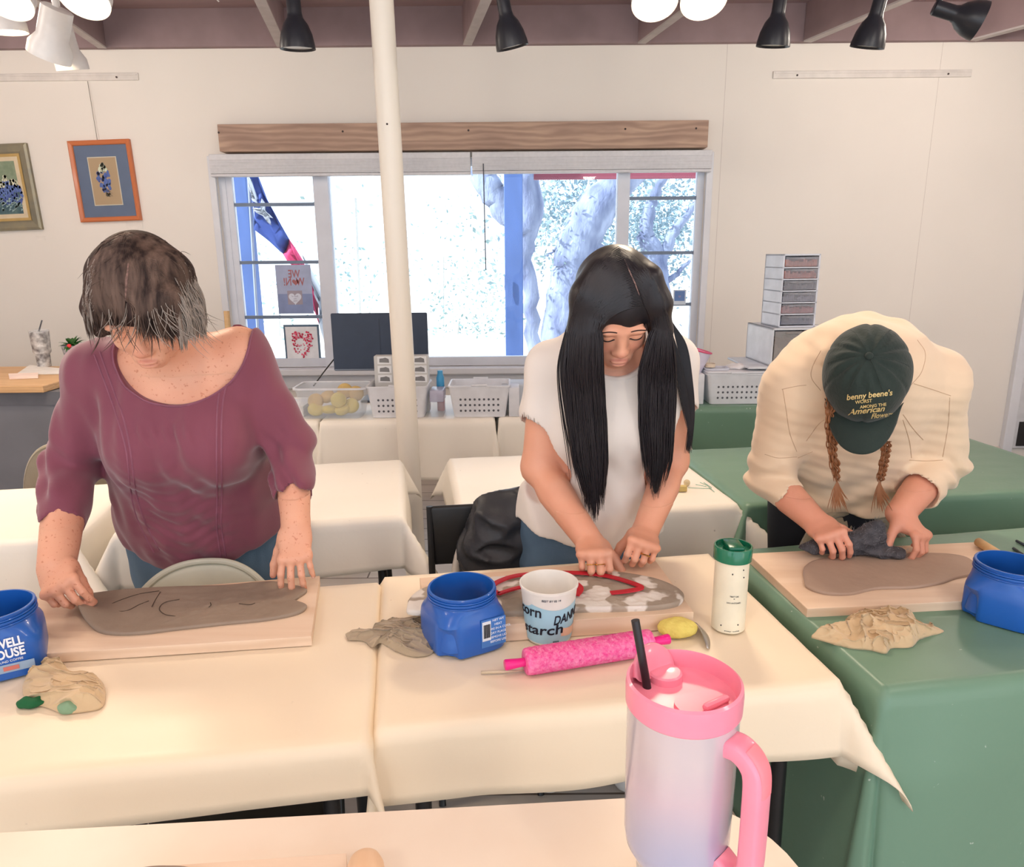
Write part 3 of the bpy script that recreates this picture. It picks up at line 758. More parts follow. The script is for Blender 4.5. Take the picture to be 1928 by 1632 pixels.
def person(label, x, y): return thing('person', label, 'person', (x, y, 0))
A = lambda v: np.array(v, float)
def legs(F, hipL, hipR, kneeL, kneeR, ankL, ankR, r=(.085, .06, .045), off=0, k=.03):
    for h_, kn, an in ((hipL, kneeL, ankL), (hipR, kneeR, ankR)):
        F.cone(h_, kn, r[0]+off, r[1]+off, k); F.cone(kn, an, r[1]+off, r[2]+off, k)
def shoe(x, y, rz, parent, org, m):
    F = Field(); a = A((math.sin(rz), -math.cos(rz), 0)); b = A((x, y, 0))
    F.cone(b+a*-.05+A((0, 0, .045)), b+a*.12+A((0, 0, .038)), .036, .040, .02, side=(a[1]*-1, a[0], 0), da=.04, db=.034)
    F.cone(b+a*-.03+A((0, 0, .05)), b+a*-.03+A((0, 0, .11)), .038, .042, .03)
    F.fn(lambda X, Y, Z: -Z+.001+0*X+0*Y, b-.3, b+.3, op='i')
    V, Q = skin(F, [((x-.2, y-.25, -.01), (x+.2, y+.2, .18), .008)]); return np_mesh('shoe', V, Q, m, parent, org)
# ---------------------------------------------------------------- person in maroon (left)
def build_left():
    org = (-.83, 1.84, 0)
    p = person('person with dark greying bobbed hair and a maroon top bending over a grey clay slab', org[0], org[1])
    m_skin = skin_mat('freckled_skin', (226, 170, 142), (214, 146, 118), spots=(150, .64, (190, 116, 86), .65))
    m_top_ = mat('maroon_jersey', (124, 62, 80), .75, sheen=.35, var=(5, .10, (104, 48, 66)), bump=(420, .25, .001), stretch=(1, 1, 1))
    m_pipe = mat('maroon_piping', (140, 84, 104), .6, var=(30, .1, None))
    m_jean = mat('blue_denim', (86, 112, 136), .8, var=(9, .35, (58, 84, 110)), bump=(300, .4, .001))
    sideX = (1, .04, 0)
    T = [((-.845, 1.87, .72), .185, .135), ((-.832, 1.835, .86), .192, .150), ((-.812, 1.775, .98), .178, .140), ((-.792, 1.725, 1.09), .170, .132),
         ((-.778, 1.69, 1.19), .160, .105), ((-.770, 1.67, 1.26), .125, .070)]
    shL = A(UY(182, 700, 1.66)); shR = A(UY(452, 662, 1.69)); elL = A(UY(132, 880, 1.66)); elR = A(UY(548, 832, 1.70))
    wrL = A(UY(106, 1068, 1.43)); wrR = A(UY(557, 990, 1.555))
    hc = A(UY(272, 572, 1.50)); Rm = rows((.10, -.76, -.64), (.05, -.64, .76))
    B = Field()
    for (a, ra, da), (b, rb, db) in zip(T[:-1], T[1:]): B.cone(a, b, ra, rb, .05, sideX, da, db)
    B.cone(T[-1][0], hc-Rm[2]*.05-Rm[1]*.02, .062, .052, .04)
    for s_ in (shL, shR): B.cone(T[4][0]+A((0, 0, .03)), s_, .06, .052, .05)
    B.cone(shL, elL, .052, .042, .03); B.cone(shR, elR, .052, .042, .03)
    B.cone(elL, wrL, .044, .031, .02); B.cone(elL*.6+wrL*.4, wrL, .044, .032, .02)
    B.cone(elR, wrR, .040, .026, .02); B.cone(elR*.6+wrR*.4, wrR, .038, .027, .02)
    # chest volume seen in the scoop neck
    for q in (-1, 1): B.ell((-.775+q*.075, 1.625, 1.10), (.075, .07, .08), None, .06)
    legs(B, (-.94, 1.87, .80), (-.74, 1.87, .80), (-.94, 1.84, .45), (-.74, 1.84, .45), (-.94, 1.88, .08), (-.74, 1.88, .08))
    P = head(B, hc, Rm, 1.03)
    # hands
    kL = A(UZ(116, 1138, .832)); pinch = A(UZ(150, 1163, .795))
    tL = hand(B, wrL, kL-wrL, A((-.25, -.45, .85)), A((1, 0, 0)), curl=((.55, .5, .3), (.7, .6, .35), (.85, .7, .4), (.9, .75, .4)), L=.170, fat=1.02, tdir=(.62, -.35, -.55), tcurl=.3)
    kR = A(UZ(556, 1052, .845))
    tR = hand(B, wrR, kR-wrR, A((.1, -.75, .55)), A((-1, 0, 0)), curl=((.35, .25, .2), (.30, .3, .2), (.32, .35, .2), (.38, .35, .25)), L=.170, fat=.98, tdir=(-.45, -.1, -.9), tcurl=.2, spread=.25)
    f1 = (tuple(hc-.17), tuple(hc+.17), .0033)
    lL = np.minimum(wrL, kL)-A((.09, .10, .10)); hL = np.maximum(wrL, kL)+A((.12, .08, .07)); lR = np.minimum(wrR, kR)-A((.08, .1, .10)); hR = np.maximum(wrR, kR)+A((.08, .08, .06))
    V, Q = skin_multi(B, ((-1.25, 1.25, 0.03), (-.4, 2.1, 1.62), .011), [f1, (lL, hL, .0026), (lR, hR, .0026)])
    body = np_mesh('body', V, Q, m_skin, p, org)
    tint(body, V, org, [(P(0, .094, -.066), (.022, .012, .006), .6), (P(0, .092, -.0765), (.02, .012, .007), .6), (P(0, .11, -.04), (.02, .02, .02), .25)]+[(t[0], (.012,)*3, .25) for t in tL+tR])
    mn = mat('fingernail', (236, 190, 176), .3); nails(tL[:4], body, org, A((-.25, -.45, .85)), mn); nails(tR[:4], body, org, A((.1, -.75, .55)), mn)
    # top
    S = Field(); o = .012
    for i, ((a, ra, da), (b, rb, db)) in enumerate(zip(T[:-1], T[1:])): S.cone(a, b, ra+o+(.012 if i < 1 else 0), rb+o, .05, sideX, da+o, db+o)
    for s_ in (shL, shR): S.cone(T[4][0]+A((0, 0, .03)), s_, .06+o, .055+o, .05)
    for q in (-1, 1): S.ell((-.775+q*.075, 1.622, 1.085), (.078+o, .073+o, .085+o), None, .06)
    S.cone(shL, elL, .062, .056, .03); S.cone(shR, elR, .062, .055, .03)
    cuL = elL*.42+wrL*.58; cuR = elR*.40+wrR*.60
    S.cone(elL, cuL, .056, .049, .02); S.cone(elR, cuR, .055, .047, .02)
    S.ell((-.835, 1.785, .84), (.165, .105, .13), None, .06)     # belly drape
    # hem: curved cut
    S.fn(lambda X, Y, Z: (.742+1.1*np.minimum((X+.80)**2, .06)+.03*np.sin(X*9))-Z+0*Y, (-1.1, 1.4, .3), (-.5, 2.2, .95), op='i')
    fa = sines(6, 34, 3, (1, .5, 1)); fb = sines(5, 20, 9)
    def disp(X, Y, Z):
        xx = X+.80; pan = np.exp(-(xx/.105)**4)
        ruch = np.sin(Z*210+8*np.sin(X*14)+3*np.sin(X*37))*np.clip((1.12-Z)*4, 0, 1)*np.clip((Z-.74)*10, 0, 1)*pan
        big = np.sin(Z*62+5*np.sin(X*11+1)+X*9)*pan*np.clip((1.1-Z)*5, 0, 1)
        gath = np.sin(X*240+3*np.sin(Z*40))*np.clip((1.155-Z)*30, 0, 1)*np.clip((Z-1.085)*18, 0, 1)*np.exp(-((X+.765)/.10)**4)
        arm = (np.clip((np.abs(xx)-.17)*20, 0, 1))*np.sin(Z*95+X*70+3*np.sin(X*23))*np.clip(1-abs(Z-1.0)/.13, 0, 1)
        return -(ruch*.0020+big*.0034+gath*.0044+.0040*fa(X, Y, Z)+.0040*fb(X, Y, Z)*(1-pan*.5)+arm*.0062)
    S.disp(disp)
    cx = A(UY(312, 640, 1.58))
    S.fn(lambda X, Y, Z: (np.sqrt(((X-cx[0]-.01)/.146)**2+((Z-cx[2])/.142)**2+0*Y)-1)*.13, (cx[0]-.2, 1.2, cx[2]-.2), (cx[0]+.2, 1.72, cx[2]+.3), op='s', k=.003)
    S.ell((T[-1][0][0], 1.67, 1.33), (.085, .085, .10), None, .004, 's')
    for cu, wr, r in ((cuL, wrL, .048), (cuR, wrR, .046)):
        d = nrm(wr-cu); S.cone(cu+d*r*.55, wr+d*.1, r*.98, r*1.6, .003, op='s')
    V, Q = skin(S, [((-1.22, 1.3, .72), (-.42, 2.08, 1.42), .0052)])
    np_mesh('blouse', V, Q, m_top_, p, org); bb = bvh(V, Q)
    # piping seams
    for pts in ([(178, 668), (205, 740), (222, 790), (238, 850), (247, 930), (262, 985), (290, 1040)], [(188, 662), (214, 735), (232, 785), (245, 845), (256, 925), (272, 980), (300, 1035)],
                [(431, 622), (424, 690), (410, 760), (408, 850), (409, 930), (408, 990), (416, 1050)], [(442, 626), (434, 692), (419, 762), (417, 850), (418, 930), (417, 990), (426, 1050)]):
        q = [onto_px(bb, x, y, -.0005) for x, y in [tuple(v) for v in catmull(pts, 8)]]; q = [tuple(v-Vector(org)) for v in q if v is not None]
        if len(q) > 3: M().tube(q, .0022, 6).build('piping', m_pipe, p)
    # neckline binding
    q = []
    for t in np.linspace(PI*.98, PI*2.02, 40):
        h_ = bb.ray_cast(Vector((cx[0]+.01+.149*math.cos(t), 1.3, cx[2]+.145*math.sin(t))), Vector((0, 1, 0)))
        if h_[0] is not None: q.append(tuple(h_[0]-Vector(org)))
    if len(q) > 5: M().tube(q, .0028, 6).build('neck_binding', m_pipe, p)
    # jeans
    J = Field()
    J.cone((-.845, 1.86, .68), (-.838, 1.84, .84), .200, .196, .05, sideX, .150, .158)
    legs(J, (-.94, 1.87, .78), (-.74, 1.87, .78), (-.945, 1.84, .45), (-.735, 1.84, .45), (-.95, 1.88, .09), (-.73, 1.88, .09), (.105, .075, .062), .0, .02)
    fj = sines(6, 40, 21); J.disp(lambda X, Y, Z: -.003*fj(X, Y, Z))
    V, Q = skin(J, [((-1.2, 1.65, .04), (-.5, 2.1, .92), .010)]); np_mesh('jeans', V, Q, m_jean, p, org)
    ms = mat('dark_shoe', (46, 44, 48), .5); shoe(-.95, 1.87, -.1, p, org, ms); shoe(-.73, 1.87, .1, p, org, ms)
    # hair -----------------------------------------------------
    m_hair = mat('greying_brown_hair', (70, 56, 52), .75, var=(38, .6, (42, 34, 36)), stretch=(1, 1, .25), bump=(90, .5, .002), spec=.08)
    m_grey = mat('grey_hair', (158, 148, 140), .7, var=(30, .5, (120, 108, 98)), stretch=(1, 1, .3))
    H = Field()
    H.ell(P(0, -.020, .040), A((.086, .104, .094))*1.03, Rm, .02)
    def hp(px, py, Y): return A(UY(px, py, Y))
    H.chain([hp(215, 520, 1.50), hp(192, 580, 1.50), hp(190, 625, 1.50)], [.045, .026, .012], .03, side=(1, 0, 0), dep=[.06, .045, .02])
    H.chain([hp(320, 520, 1.49), hp(345, 580, 1.50), hp(356, 622, 1.52)], [.045, .032, .014], .03, side=(1, 0, 0), dep=[.06, .05, .03])
    H.chain([hp(265, 520, 1.43), hp(290, 575, 1.405), hp(322, 620, 1.42)], [.06, .045, .018], .03, side=(1, 0, 0), dep=[.03, .022, .012])
    H.chain([hp(225, 520, 1.43), hp(215, 575, 1.43), hp(200, 620, 1.45)], [.045, .030, .012], .03, side=(1, 0, 0), dep=[.03, .02, .012])
    H.ell(P(0, .125, -.05), (.055, .05, .05), Rm, .01, 's')
    V, Q = skin(H, [(tuple(hc-.2), tuple(hc+.2), .0045)]); 
    g = sines(4, 60, 4)
    ho = np_mesh('hair', V, Q, m_hair, p, org); hb = bvh(V, Q)
    r = np.random.default_rng(5); P1 = []; P2 = []
    # strands run from the parting down over the hair mass, ending in wisps
    for i in range(2300):
        t = r.uniform(0, 1)**.8
        sx = 240+r.normal()*5-6*t; sy = 436+t*130
        side = r.uniform() < .6
        v = r.uniform(0, 1)
        if side: ex = 388-v*126+r.normal()*4; ey = 636-abs(ex-345)*.25+r.normal()*13+(14 if ex < 320 else 0)
        else: ex = 157+v*77; ey = 628-v*26+r.normal()*12
        if t < .25 and r.uniform() < .6: ey -= r.uniform(20, 90)
        # arc outwards like combed hair: go sideways first, then fall
        bx = sx+(ex-sx)*(1.02+.28*abs(ex-sx)/140); by = sy+(ey-sy)*.12-6*(1-t)
        gr0 = (side and ex > 345) or (not side and ex < 170); pts = []; n = 15
        for k in range(n):
            u = k/(n-1); x = (1-u)**2*sx+2*u*(1-u)*bx+u*u*ex; y = (1-u)**2*sy+2*u*(1-u)*by+u*u*ey
            q = onto_px(hb, x, y, (.0032 if gr0 else .0024)+.002*v*u)
            if q is None:
                if not pts: continue
                q = pts[-1]+Vector((.001*(1 if side else -1)*v, .0005, -.010))
            if pts and (q-pts[-1]).length > .04: q = pts[-1]+Vector((0, 0, -.009))
            pts.append(q)
        if len(pts) < 8: continue
        grey = (side and ex > 348 and r.uniform() < .8*(.4+.6*t)) or (not side and ex < 172 and r.uniform() < .4)
        pa = np.array([list(q_) for q_ in pts]); rw = r.uniform(.0008, .0016)
        if grey and len(pa) > 10:
            c_ = int(len(pa)*r.uniform(.45, .75)); P1.append((pa[:c_+2], rw)); P2.append((pa[c_:], rw))
        else: P1.append((pa, rw))
    # loose wisps over the face and collar
    for i in range(110):
        ex = r.uniform(175, 395); sx = ex+r.normal()*8-(8 if ex > 300 else -8); sy = 590+r.uniform(-25, 15); L_ = r.uniform(25, 75)
        a = A(UY(sx, sy, 1.44)); q = onto_px(hb, sx, sy, .002)
        if q is None: continue
        q = A(q); bend = r.normal()*.02+(.02 if ex > 300 else -.012)
        pts = [q+A((bend*u*u, -.01*u+.02*u*u, -L_*.0011*u)) for u in np.linspace(0, 1, 9)]
        (P2 if ex > 300 or r.uniform() < .3 else P1).append((pts, .0007))
    for i in range(230):     # silver ends on the window side
        ex = 352+r.uniform(0, 1)**.7*38; ey = r.uniform(600, 652)-abs(ex-366)*.5; sx = ex-r.uniform(6, 26); sy = r.uniform(520, 590); q0 = onto_px(hb, min(sx, 366), sy, .004)
        if q0 is None: continue
        e = UY(ex, ey, q0.y+.01); q0 = A(q0); e = A(e); m_2 = (q0+e)/2+A((.008, -.004, .004)); P2.append((catmull([q0, m_2, e], 6), r.uniform(.0007, .0013)))
    for i in range(60):     # flyaways on the crown
        x = r.uniform(175, 360); y = r.uniform(450, 560); q = onto_px(hb, x, y, .001)
        if q is None: continue
        q = A(q); d = nrm(q-hc); tgt = A((r.normal()*.3, 0, r.normal()*.2))
        P1.append(([q+d*.012*u+tgt*.06*u*u+A((0, 0, -.03))*u*u for u in np.linspace(0, 1, 8)], .0005))
    q = [onto_px(hb, x, y, .0042) for x, y in [(244, 476), (241, 500), (238, 525), (237, 548), (236, 565)]]
    if all(v is not None for v in q): M().tube([tuple(v-Vector(org)) for v in q], [.0004, .0014, .0026, .0022, .0006], 8, flat=.4).build('scalp_parting', mat('scalp_skin', (140, 108, 98), .8, var=(160, .8, (80, 62, 58))), ho)
    strands('brown_strands', P1, mat('brown_hair_strand', (112, 92, 82), .65, var=(42, .95, (38, 30, 30)), stretch=(1.4, 1, .12), spec=.15), ho, org); 
    so_ = strands('grey_strands', P2, m_grey, ho, org); so_['label'] = 'silver grey strands of hair'
build_left()
# ---------------------------------------------------------------- person in the white T-shirt (middle)
def build_mid():
    org = (.21, 1.86, 0)
    p = person('person with long straight black hair and white T-shirt pressing a red band onto clay', org[0], org[1])
    m_skin = skin_mat('warm_skin', (226, 166, 138), (212, 144, 114))
    m_shirt = mat('white_jersey', (232, 224, 216), .8, sheen=.2, var=(5, .03, (218, 208, 200)), bump=(500, .15, .0008))
    m_jean = MATS['blue_denim']; side = (1, .03, 0)
    T = [((.205, 1.875, .72), .172, .118), ((.212, 1.86, .82), .160, .108), ((.222, 1.835, .92), .138, .098), ((.238, 1.80, 1.04), .140, .100), ((.248, 1.775, 1.14), .150, .102),
         ((.252, 1.765, 1.23), .142, .082), ((.252, 1.76, 1.29), .105, .055)]
    shL = A(UY(1036, 690, 1.775)); shR = A(UY(1270, 682, 1.79)); elL = A(UY(1012, 880, 1.755)); elR = A(UY(1268, 868, 1.775))
    wrL = A(UY(1112, 1022, 1.58)); wrR = A(UY(1213, 1005, 1.62))
    Rm = rows((.07, -.74, -.67), (.0, -.67, .74)); eye = A(UY(1172, 638, 1.575)); hc = eye-Rm[1]*.088
    B = Field()
    for (a, ra, da), (b, rb, db) in zip(T[:-1], T[1:]): B.cone(a, b, ra, rb, .05, side, da, db)
    B.cone(T[-1][0], hc-Rm[2]*.06-Rm[1]*.02, .052, .046, .035)
    for s_ in (shL, shR): B.cone(A(T[5][0])+A((0, 0, .01)), s_, .048, .042, .04)
    for q in (-1, 1): B.ell((.245+q*.068, 1.705, 1.09), (.062, .055, .066), None, .05)
    B.cone(shL, elL, .050, .041, .03); B.cone(shR, elR, .047, .038, .03)
    B.cone(elL, wrL, .040, .0255, .02); B.cone(elL*.65+wrL*.35, wrL, .043, .027, .02)
    B.cone(elR, wrR, .037, .0255, .02); B.cone(elR*.65+wrR*.35, wrR, .038, .0265, .02)
    legs(B, (.12, 1.88, .80), (.30, 1.88, .80), (.12, 1.86, .45), (.30, 1.86, .45), (.12, 1.9, .08), (.30, 1.9, .08))
    P = head(B, hc, Rm, 1.0)
    kL = A(UZ(1130, 1078, .856)); kR = A(UZ(1213, 1062, .860))
    pnL = A((-.05, -.62, .78)); pnR = A((.12, -.6, .78))
    tL = hand(B, wrL, kL-wrL, pnL, A((1, 0, 0)), curl=((.85, .75, .35), (.88, .72, .4), (.90, .75, .4), (.92, .78, .4)), L=.172, fat=1.04, tdir=(.62, .05, -.62), tcurl=.55)
    tR = hand(B, wrR, kR-wrR, pnR, A((-1, 0, 0)), curl=((.80, .7, .35), (.88, .75, .4), (.92, .78, .4), (.95, .8, .4)), L=.170, fat=1.0, tdir=(-.62, .05, -.62), tcurl=.55)
    def bx(w_, k_): return (np.minimum(w_, k_)-A((.08, .09, .10)), np.maximum(w_, k_)+A((.08, .07, .05)), .0025)
    V, Q = skin_multi(B, ((-.15, 1.3, .03), (.6, 2.1, 1.6), .011), [(tuple(hc-.15), tuple(hc+.15), .0027), bx(wrL, kL), bx(wrR, kR)])
    body = np_mesh('body', V, Q, m_skin, p, org); bd = bvh(V, Q)
    tint(body, V, org, [(P(0, .094, -.066), (.023, .010, .006), .75), (P(0, .092, -.0765), (.021, .012, .007), .75), (P(0, .11, -.042), (.02, .02, .014), .3),
                        (P(-.036, .075, -.036), (.022, .03, .02), .25), (P(.036, .075, -.036), (.022, .03, .02), .25)]+[(t[0], (.012,)*3, .3) for t in tL+tR])
    mn = mat('fingernail', (236, 190, 176), .3)
    # face details
    org_v = Vector(org); md = mat('dark_lash', (34, 24, 24), .6); mb = mat('eyebrow_hair', (62, 44, 40), .7)
    f_ = Vector(Rm[1])
    for q in (-1, 1):
        E_ = []; U_ = []; W_ = []
        for t in np.linspace(-1, 1, 11):
            c = P(q*(.031+.015*t), .12, -.0035-.0035*(1-t*t)); h = bd.ray_cast(Vector(c), -f_)
            if h[0] is not None: E_.append(tuple(h[0]+f_*.0006-org_v))
            c = P(q*(.031+.0145*t), .12, .0075-.003*t*t); h = bd.ray_cast(Vector(c), -f_)
            if h[0] is not None: W_.append(tuple(h[0]+f_*.0001-org_v))
            c = P(q*(.034+.019*t), .13, .0215+.0035*(1-t*t)-.002*t); h = bd.ray_cast(Vector(c), -f_)
            if h[0] is not None: U_.append(tuple(h[0]+f_*.0004-org_v))
        if len(E_) > 5: M().tube(E_, [.0008]+[.0018]*(len(E_)-2)+[.0012], 6).build('eyelashes', md, body)
        if len(W_) > 5: M().tube(W_, [.0002]+[.0005]*(len(W_)-2)+[.0002], 5).build('lid_crease', mat('lid_crease_skin', (150, 92, 72), .6), body)
        if len(U_) > 5: M().tube(U_, [.0022]+[.0030]*(len(U_)-2)+[.0010], 6, flat=.5).build('eyebrow', mb, body)
    U_ = []
    for t in np.linspace(-1, 1, 13):
        c = P(.021*t, .13, -.0708+.0025*t*t); h = bd.ray_cast(Vector(c), -f_)
        if h[0] is not None: U_.append(tuple(h[0]+f_*.0001-org_v))
    M().tube(U_, [.0003]+[.0010]*(len(U_)-2)+[.0003], 6).build('mouth_line', mat('mouth_dark', (96, 40, 38), .6), body)
    # rings and bracelet
    mg = mat('gold', (222, 176, 96), .25, metal=1)
    def ring(c, d, r, name, rr=.0012):
        d = nrm(d); a = nrm(np.cross(d, (0, .3, 1))); b = np.cross(d, a); c = A(c)-A(org)
        return M().tube([tuple(c+a*r*math.cos(t)+b*r*math.sin(t)) for t in np.linspace(0, 2*PI, 33)], rr, 6).build(name, mg, p)
    def finger_pos(w, k, pn, sd, i, c, L, fat=1, frac=.55):
        d = nrm(k-w); pn = nrm(pn-np.dot(pn, d)*d); th = nrm(np.cross(d, pn)); th = th if np.dot(th, sd) > 0 else -th
        b = w+d*L*.5+th*.040*L/.175*fat*(.74, .26, -.24, -.70)[i]; a = c*PI/2*.9
        v = d*math.cos(a)-pn*math.sin(a); return b+v*L*(.42, .47, .435, .34)[i]*.46*frac, v
    c, v = finger_pos(wrL, kL, pnL, A((1, 0, 0)), 1, .88, .172); ring(c, v, .0105, 'ring')
    c, v = finger_pos(wrL, kL, pnL, A((1, 0, 0)), 2, .90, .172); ring(c, v, .0105, 'ring')
    c, v = finger_pos(wrR, kR, pnR, A((-1, 0, 0)), 2, .92, .170); ring(c, v, .0103, 'ring', .0018)
    ring(wrL-nrm(kL-wrL)*.012, kL-wrL, .0295, 'bracelet', .0009); ring(wrR-nrm(kR-wrR)*.012, kR-wrR, .0285, 'bracelet', .0009)
    # T-shirt
    S = Field(); o = .010
    for i, ((a, ra, da), (b, rb, db)) in enumerate(zip(T[:-1], T[1:])): S.cone(a, b, ra+o+(.020 if i < 2 else .006 if i < 3 else 0), rb+o+(.014 if i < 2 else 0), .05, side, da+o+(.022 if i < 2 else .006 if i < 3 else 0), db+o+(.012 if i < 2 else 0))
    for s_ in (shL, shR): S.cone(A(T[5][0])+A((0, 0, .01)), s_, .048+o, .044+o, .05)
    for q in (-1, 1): S.ell((.245+q*.068, 1.702, 1.085), (.064+o, .057+o, .068+o), None, .05)
    for s_, e_ in ((shL, elL), (shR, elR)):
        c_ = s_*.58+e_*.42; S.cone(s_, c_, .056, .062, .03)
        d = nrm(e_-s_); S.cone(c_+d*.030, e_, .060, .10, .003, op='s')
    S.fn(lambda X, Y, Z: (.765+.55*np.minimum((X-.30)**2, .08)+.004*np.sin(X*40))-Z+0*Y, (-.1, 1.4, .3), (.6, 2.2, .95), op='i')
    fa = sines(6, 26, 13, (1, .5, .8)); fb = sines(5, 14, 19)
    def disp(X, Y, Z):
        # long soft pulls from bust to hem and drape at the waist
        a = X-.24; pull = np.sin((a*.8+(Z-1.0)*.5)*95+2*np.sin(Z*12))*np.clip((1.08-Z)*5, 0, 1)
        return -(.0036*pull+.0046*fa(X, Y, Z)+.005*fb(X, Y, Z))
    S.disp(disp)
    nb = A(UY(1158, 655, 1.70))
    S.fn(lambda X, Y, Z: (np.sqrt(((X-nb[0])/.070)**2+((Z-nb[2]+0.0)/.062)**2+0*Y)-1)*.06, (nb[0]-.1, 1.4, nb[2]-.1), (nb[0]+.1, 1.80, nb[2]+.2), op='s', k=.003)
    S.ell((.252, 1.76, 1.36), (.068, .065, .09), None, .004, 's')
    V, Q = skin(S, [((-.12, 1.45, .74), (.58, 2.05, 1.42), .0048)]); np_mesh('t_shirt', V, Q, m_shirt, p, org); sb = bvh(V, Q)
    q = []
    for t in np.linspace(PI*1.02, PI*1.98, 36):
        h_ = sb.ray_cast(Vector((nb[0]+.0755*math.cos(t), 1.3, nb[2]+.0675*math.sin(t))), Vector((0, 1, 0)))
        if h_[0] is not None: q.append(tuple(h_[0]-org_v+Vector((0, .002, 0))))
    if len(q) > 5: M().tube(q, .0055, 8, flat=.45).build('neck_rib', m_shirt, p)
    # jeans
    J = Field(); J.cone((.205, 1.872, .68), (.213, 1.852, .90), .192, .158, .05, side, .145, .124)
    legs(J, (.115, 1.88, .80), (.305, 1.88, .80), (.11, 1.86, .45), (.31, 1.86, .45), (.11, 1.9, .09), (.31, 1.9, .09), (.100, .072, .06), .0, .02)
    J.fn(lambda X, Y, Z: Z-.905+0*X+0*Y, (-.1, 1.5, .8), (.6, 2.2, 1.1), op='i')
    fj = sines(6, 46, 22, (.4, .4, 1.4)); J.disp(lambda X, Y, Z: -.003*fj(X, Y, Z))
    V, Q = skin(J, [((-.12, 1.65, .04), (.52, 2.1, .96), .008)]); jo = np_mesh('jeans', V, Q, m_jean, p, org); jb = bvh(V, Q)
    m_st = mat('denim_seam', (70, 92, 116), .8)
    for pts in ([(989, 935), (1000, 940), (1030, 950), (1062, 972)], [(994, 962), (1008, 990), (1035, 1003), (1052, 1000), (1058, 985)], [(985, 960), (978, 1010), (975, 1060)], [(1000, 944), (1030, 985)]):
        q = [onto_px(jb, x, y, -.0003) for x, y in [tuple(v) for v in catmull(pts, 6)]]; q = [tuple(v-org_v) for v in q if v is not None]
        if len(q) > 3: M().tube(q, .0016, 5).build('denim_seam', m_st, jo)
    ms = mat('white_shoe', (212, 208, 204), .5); shoe(.11, 1.89, -.1, p, org, ms); shoe(.31, 1.89, .1, p, org, ms)
    # hair --------------------------------------------------
    m_hair = mat('black_hair', (30, 27, 33), .42, var=(40, .4, (16, 15, 19)), stretch=(1, 1, .12), bump=(70, .35, .002))
    H = Field(); H.ell(P(0, -.020, .036), A((.084, .104, .094))*1.03, Rm, .02)
    def hp(px, py, Y): return A(UY(px, py, Y))
    k_ = 1.6/1360
    Lc = [(1132, 520, 1.585), (1110, 560, 1.575), (1101, 620, 1.58), (1098, 700, 1.60), (1105, 790, 1.625), (1112, 870, 1.64), (1119, 935, 1.65)]
    Lw = [30, 32, 29, 33, 33, 29, 17]
    Rc = [(1226, 520, 1.60), (1240, 570, 1.60), (1245, 620, 1.61), (1237, 700, 1.63), (1237, 800, 1.65), (1238, 870, 1.66), (1234, 925, 1.665)]
    Rw = [20, 20, 17, 31, 30, 24, 12]
    bs = [1, 1, .95, .8, .72, .62, .4]
    H.chain([hp(*v) for v in Lc], [w_*k_*q_ for w_, q_ in zip(Lw, bs)], .03, side=(1, 0, 0), dep=[.05, .045, .035, .026, .020, .016, .008])
    H.chain([hp(*v) for v in Rc], [w_*k_*q_ for w_, q_ in zip(Rw, bs)], .03, side=(1, 0, 0), dep=[.045, .040, .032, .026, .020, .016, .008])
    H.chain([P(0, -.06, .04), P(0, -.09, -.03), P(0, -.09, -.10)], [.075, .07, .05], .03, side=Rm[0], dep=[.05, .035, .03])
    # face window cut out: follows the side-swept fringe
    H.cone(P(.004, .03, -.068), P(.004, .22, -.062), .054, .054, .006, side=Rm[0], da=.086, db=.086, op='s')
    H.cone(P(.020, .03, -.022), P(.020, .22, -.022), .036, .036, .012, side=Rm[0], da=.056, db=.056, op='s')
    V, Q = skin(H, [((.02, 1.42, .86), (.46, 1.86, 1.58), .0048)])
    ho = np_mesh('hair', V, Q, m_hair, p, org); hb = bvh(V, Q)
    r = np.random.default_rng(11); SP = []
    part = [(1164, 464), (1176, 492), (1190, 520), (1203, 548), (1212, 578)]
    pc = catmull([(a, b, 0) for a, b in part], 10)
    def cen(tbl, wd, py):
        ys = [v[1] for v in tbl]; return np.interp(py, ys, [v[0] for v in tbl]), np.interp(py, ys, wd), np.interp(py, ys, [v[2] for v in tbl])
    for i in range(1900):
        t = r.uniform(0, 1); sp = pc[int(t*(len(pc)-1))]; left = r.uniform() < .58
        tbl, wd = (Lc, Lw) if left else (Rc, Rw)
        u = r.uniform(-1, 1)
        # strands leaving the front of the parting travel to the inner edge of the curtain
        if left: u = np.clip(-1+2*t+r.normal()*.35, -1.05, 1.05)
        else: u = np.clip(1-2*t+r.normal()*.45, -1.05, 1.05)
        endy = (r.uniform(905, 985) if left else r.uniform(850, 945))-abs(u)*25
        if r.uniform() < .12: endy -= r.uniform(0, 160)
        pts = []; jx = r.normal()*2.5; jj = r.uniform(0, 6.28)
        c0, w0, _ = cen(tbl, wd, 620)
        ex0 = c0+u*w0
        for k in range(10):
            q_ = k/9; bx_ = sp[0]+(ex0-sp[0])*.75; by_ = sp[1]+(620-sp[1])*.18
            x = (1-q_)**2*sp[0]+2*q_*(1-q_)*bx_+q_*q_*ex0; y = (1-q_)**2*sp[1]+2*q_*(1-q_)*by_+q_*q_*620
            h = onto_px(hb, x, y, .0012)
            if h is None: h = UY(x, y, 1.585)
            if pts and abs(h.y-pts[-1].y) > .05: h.y = pts[-1].y
            pts.append(h)
        dv = r.uniform(-.016, .008); last = pts[-1]
        ny = 16
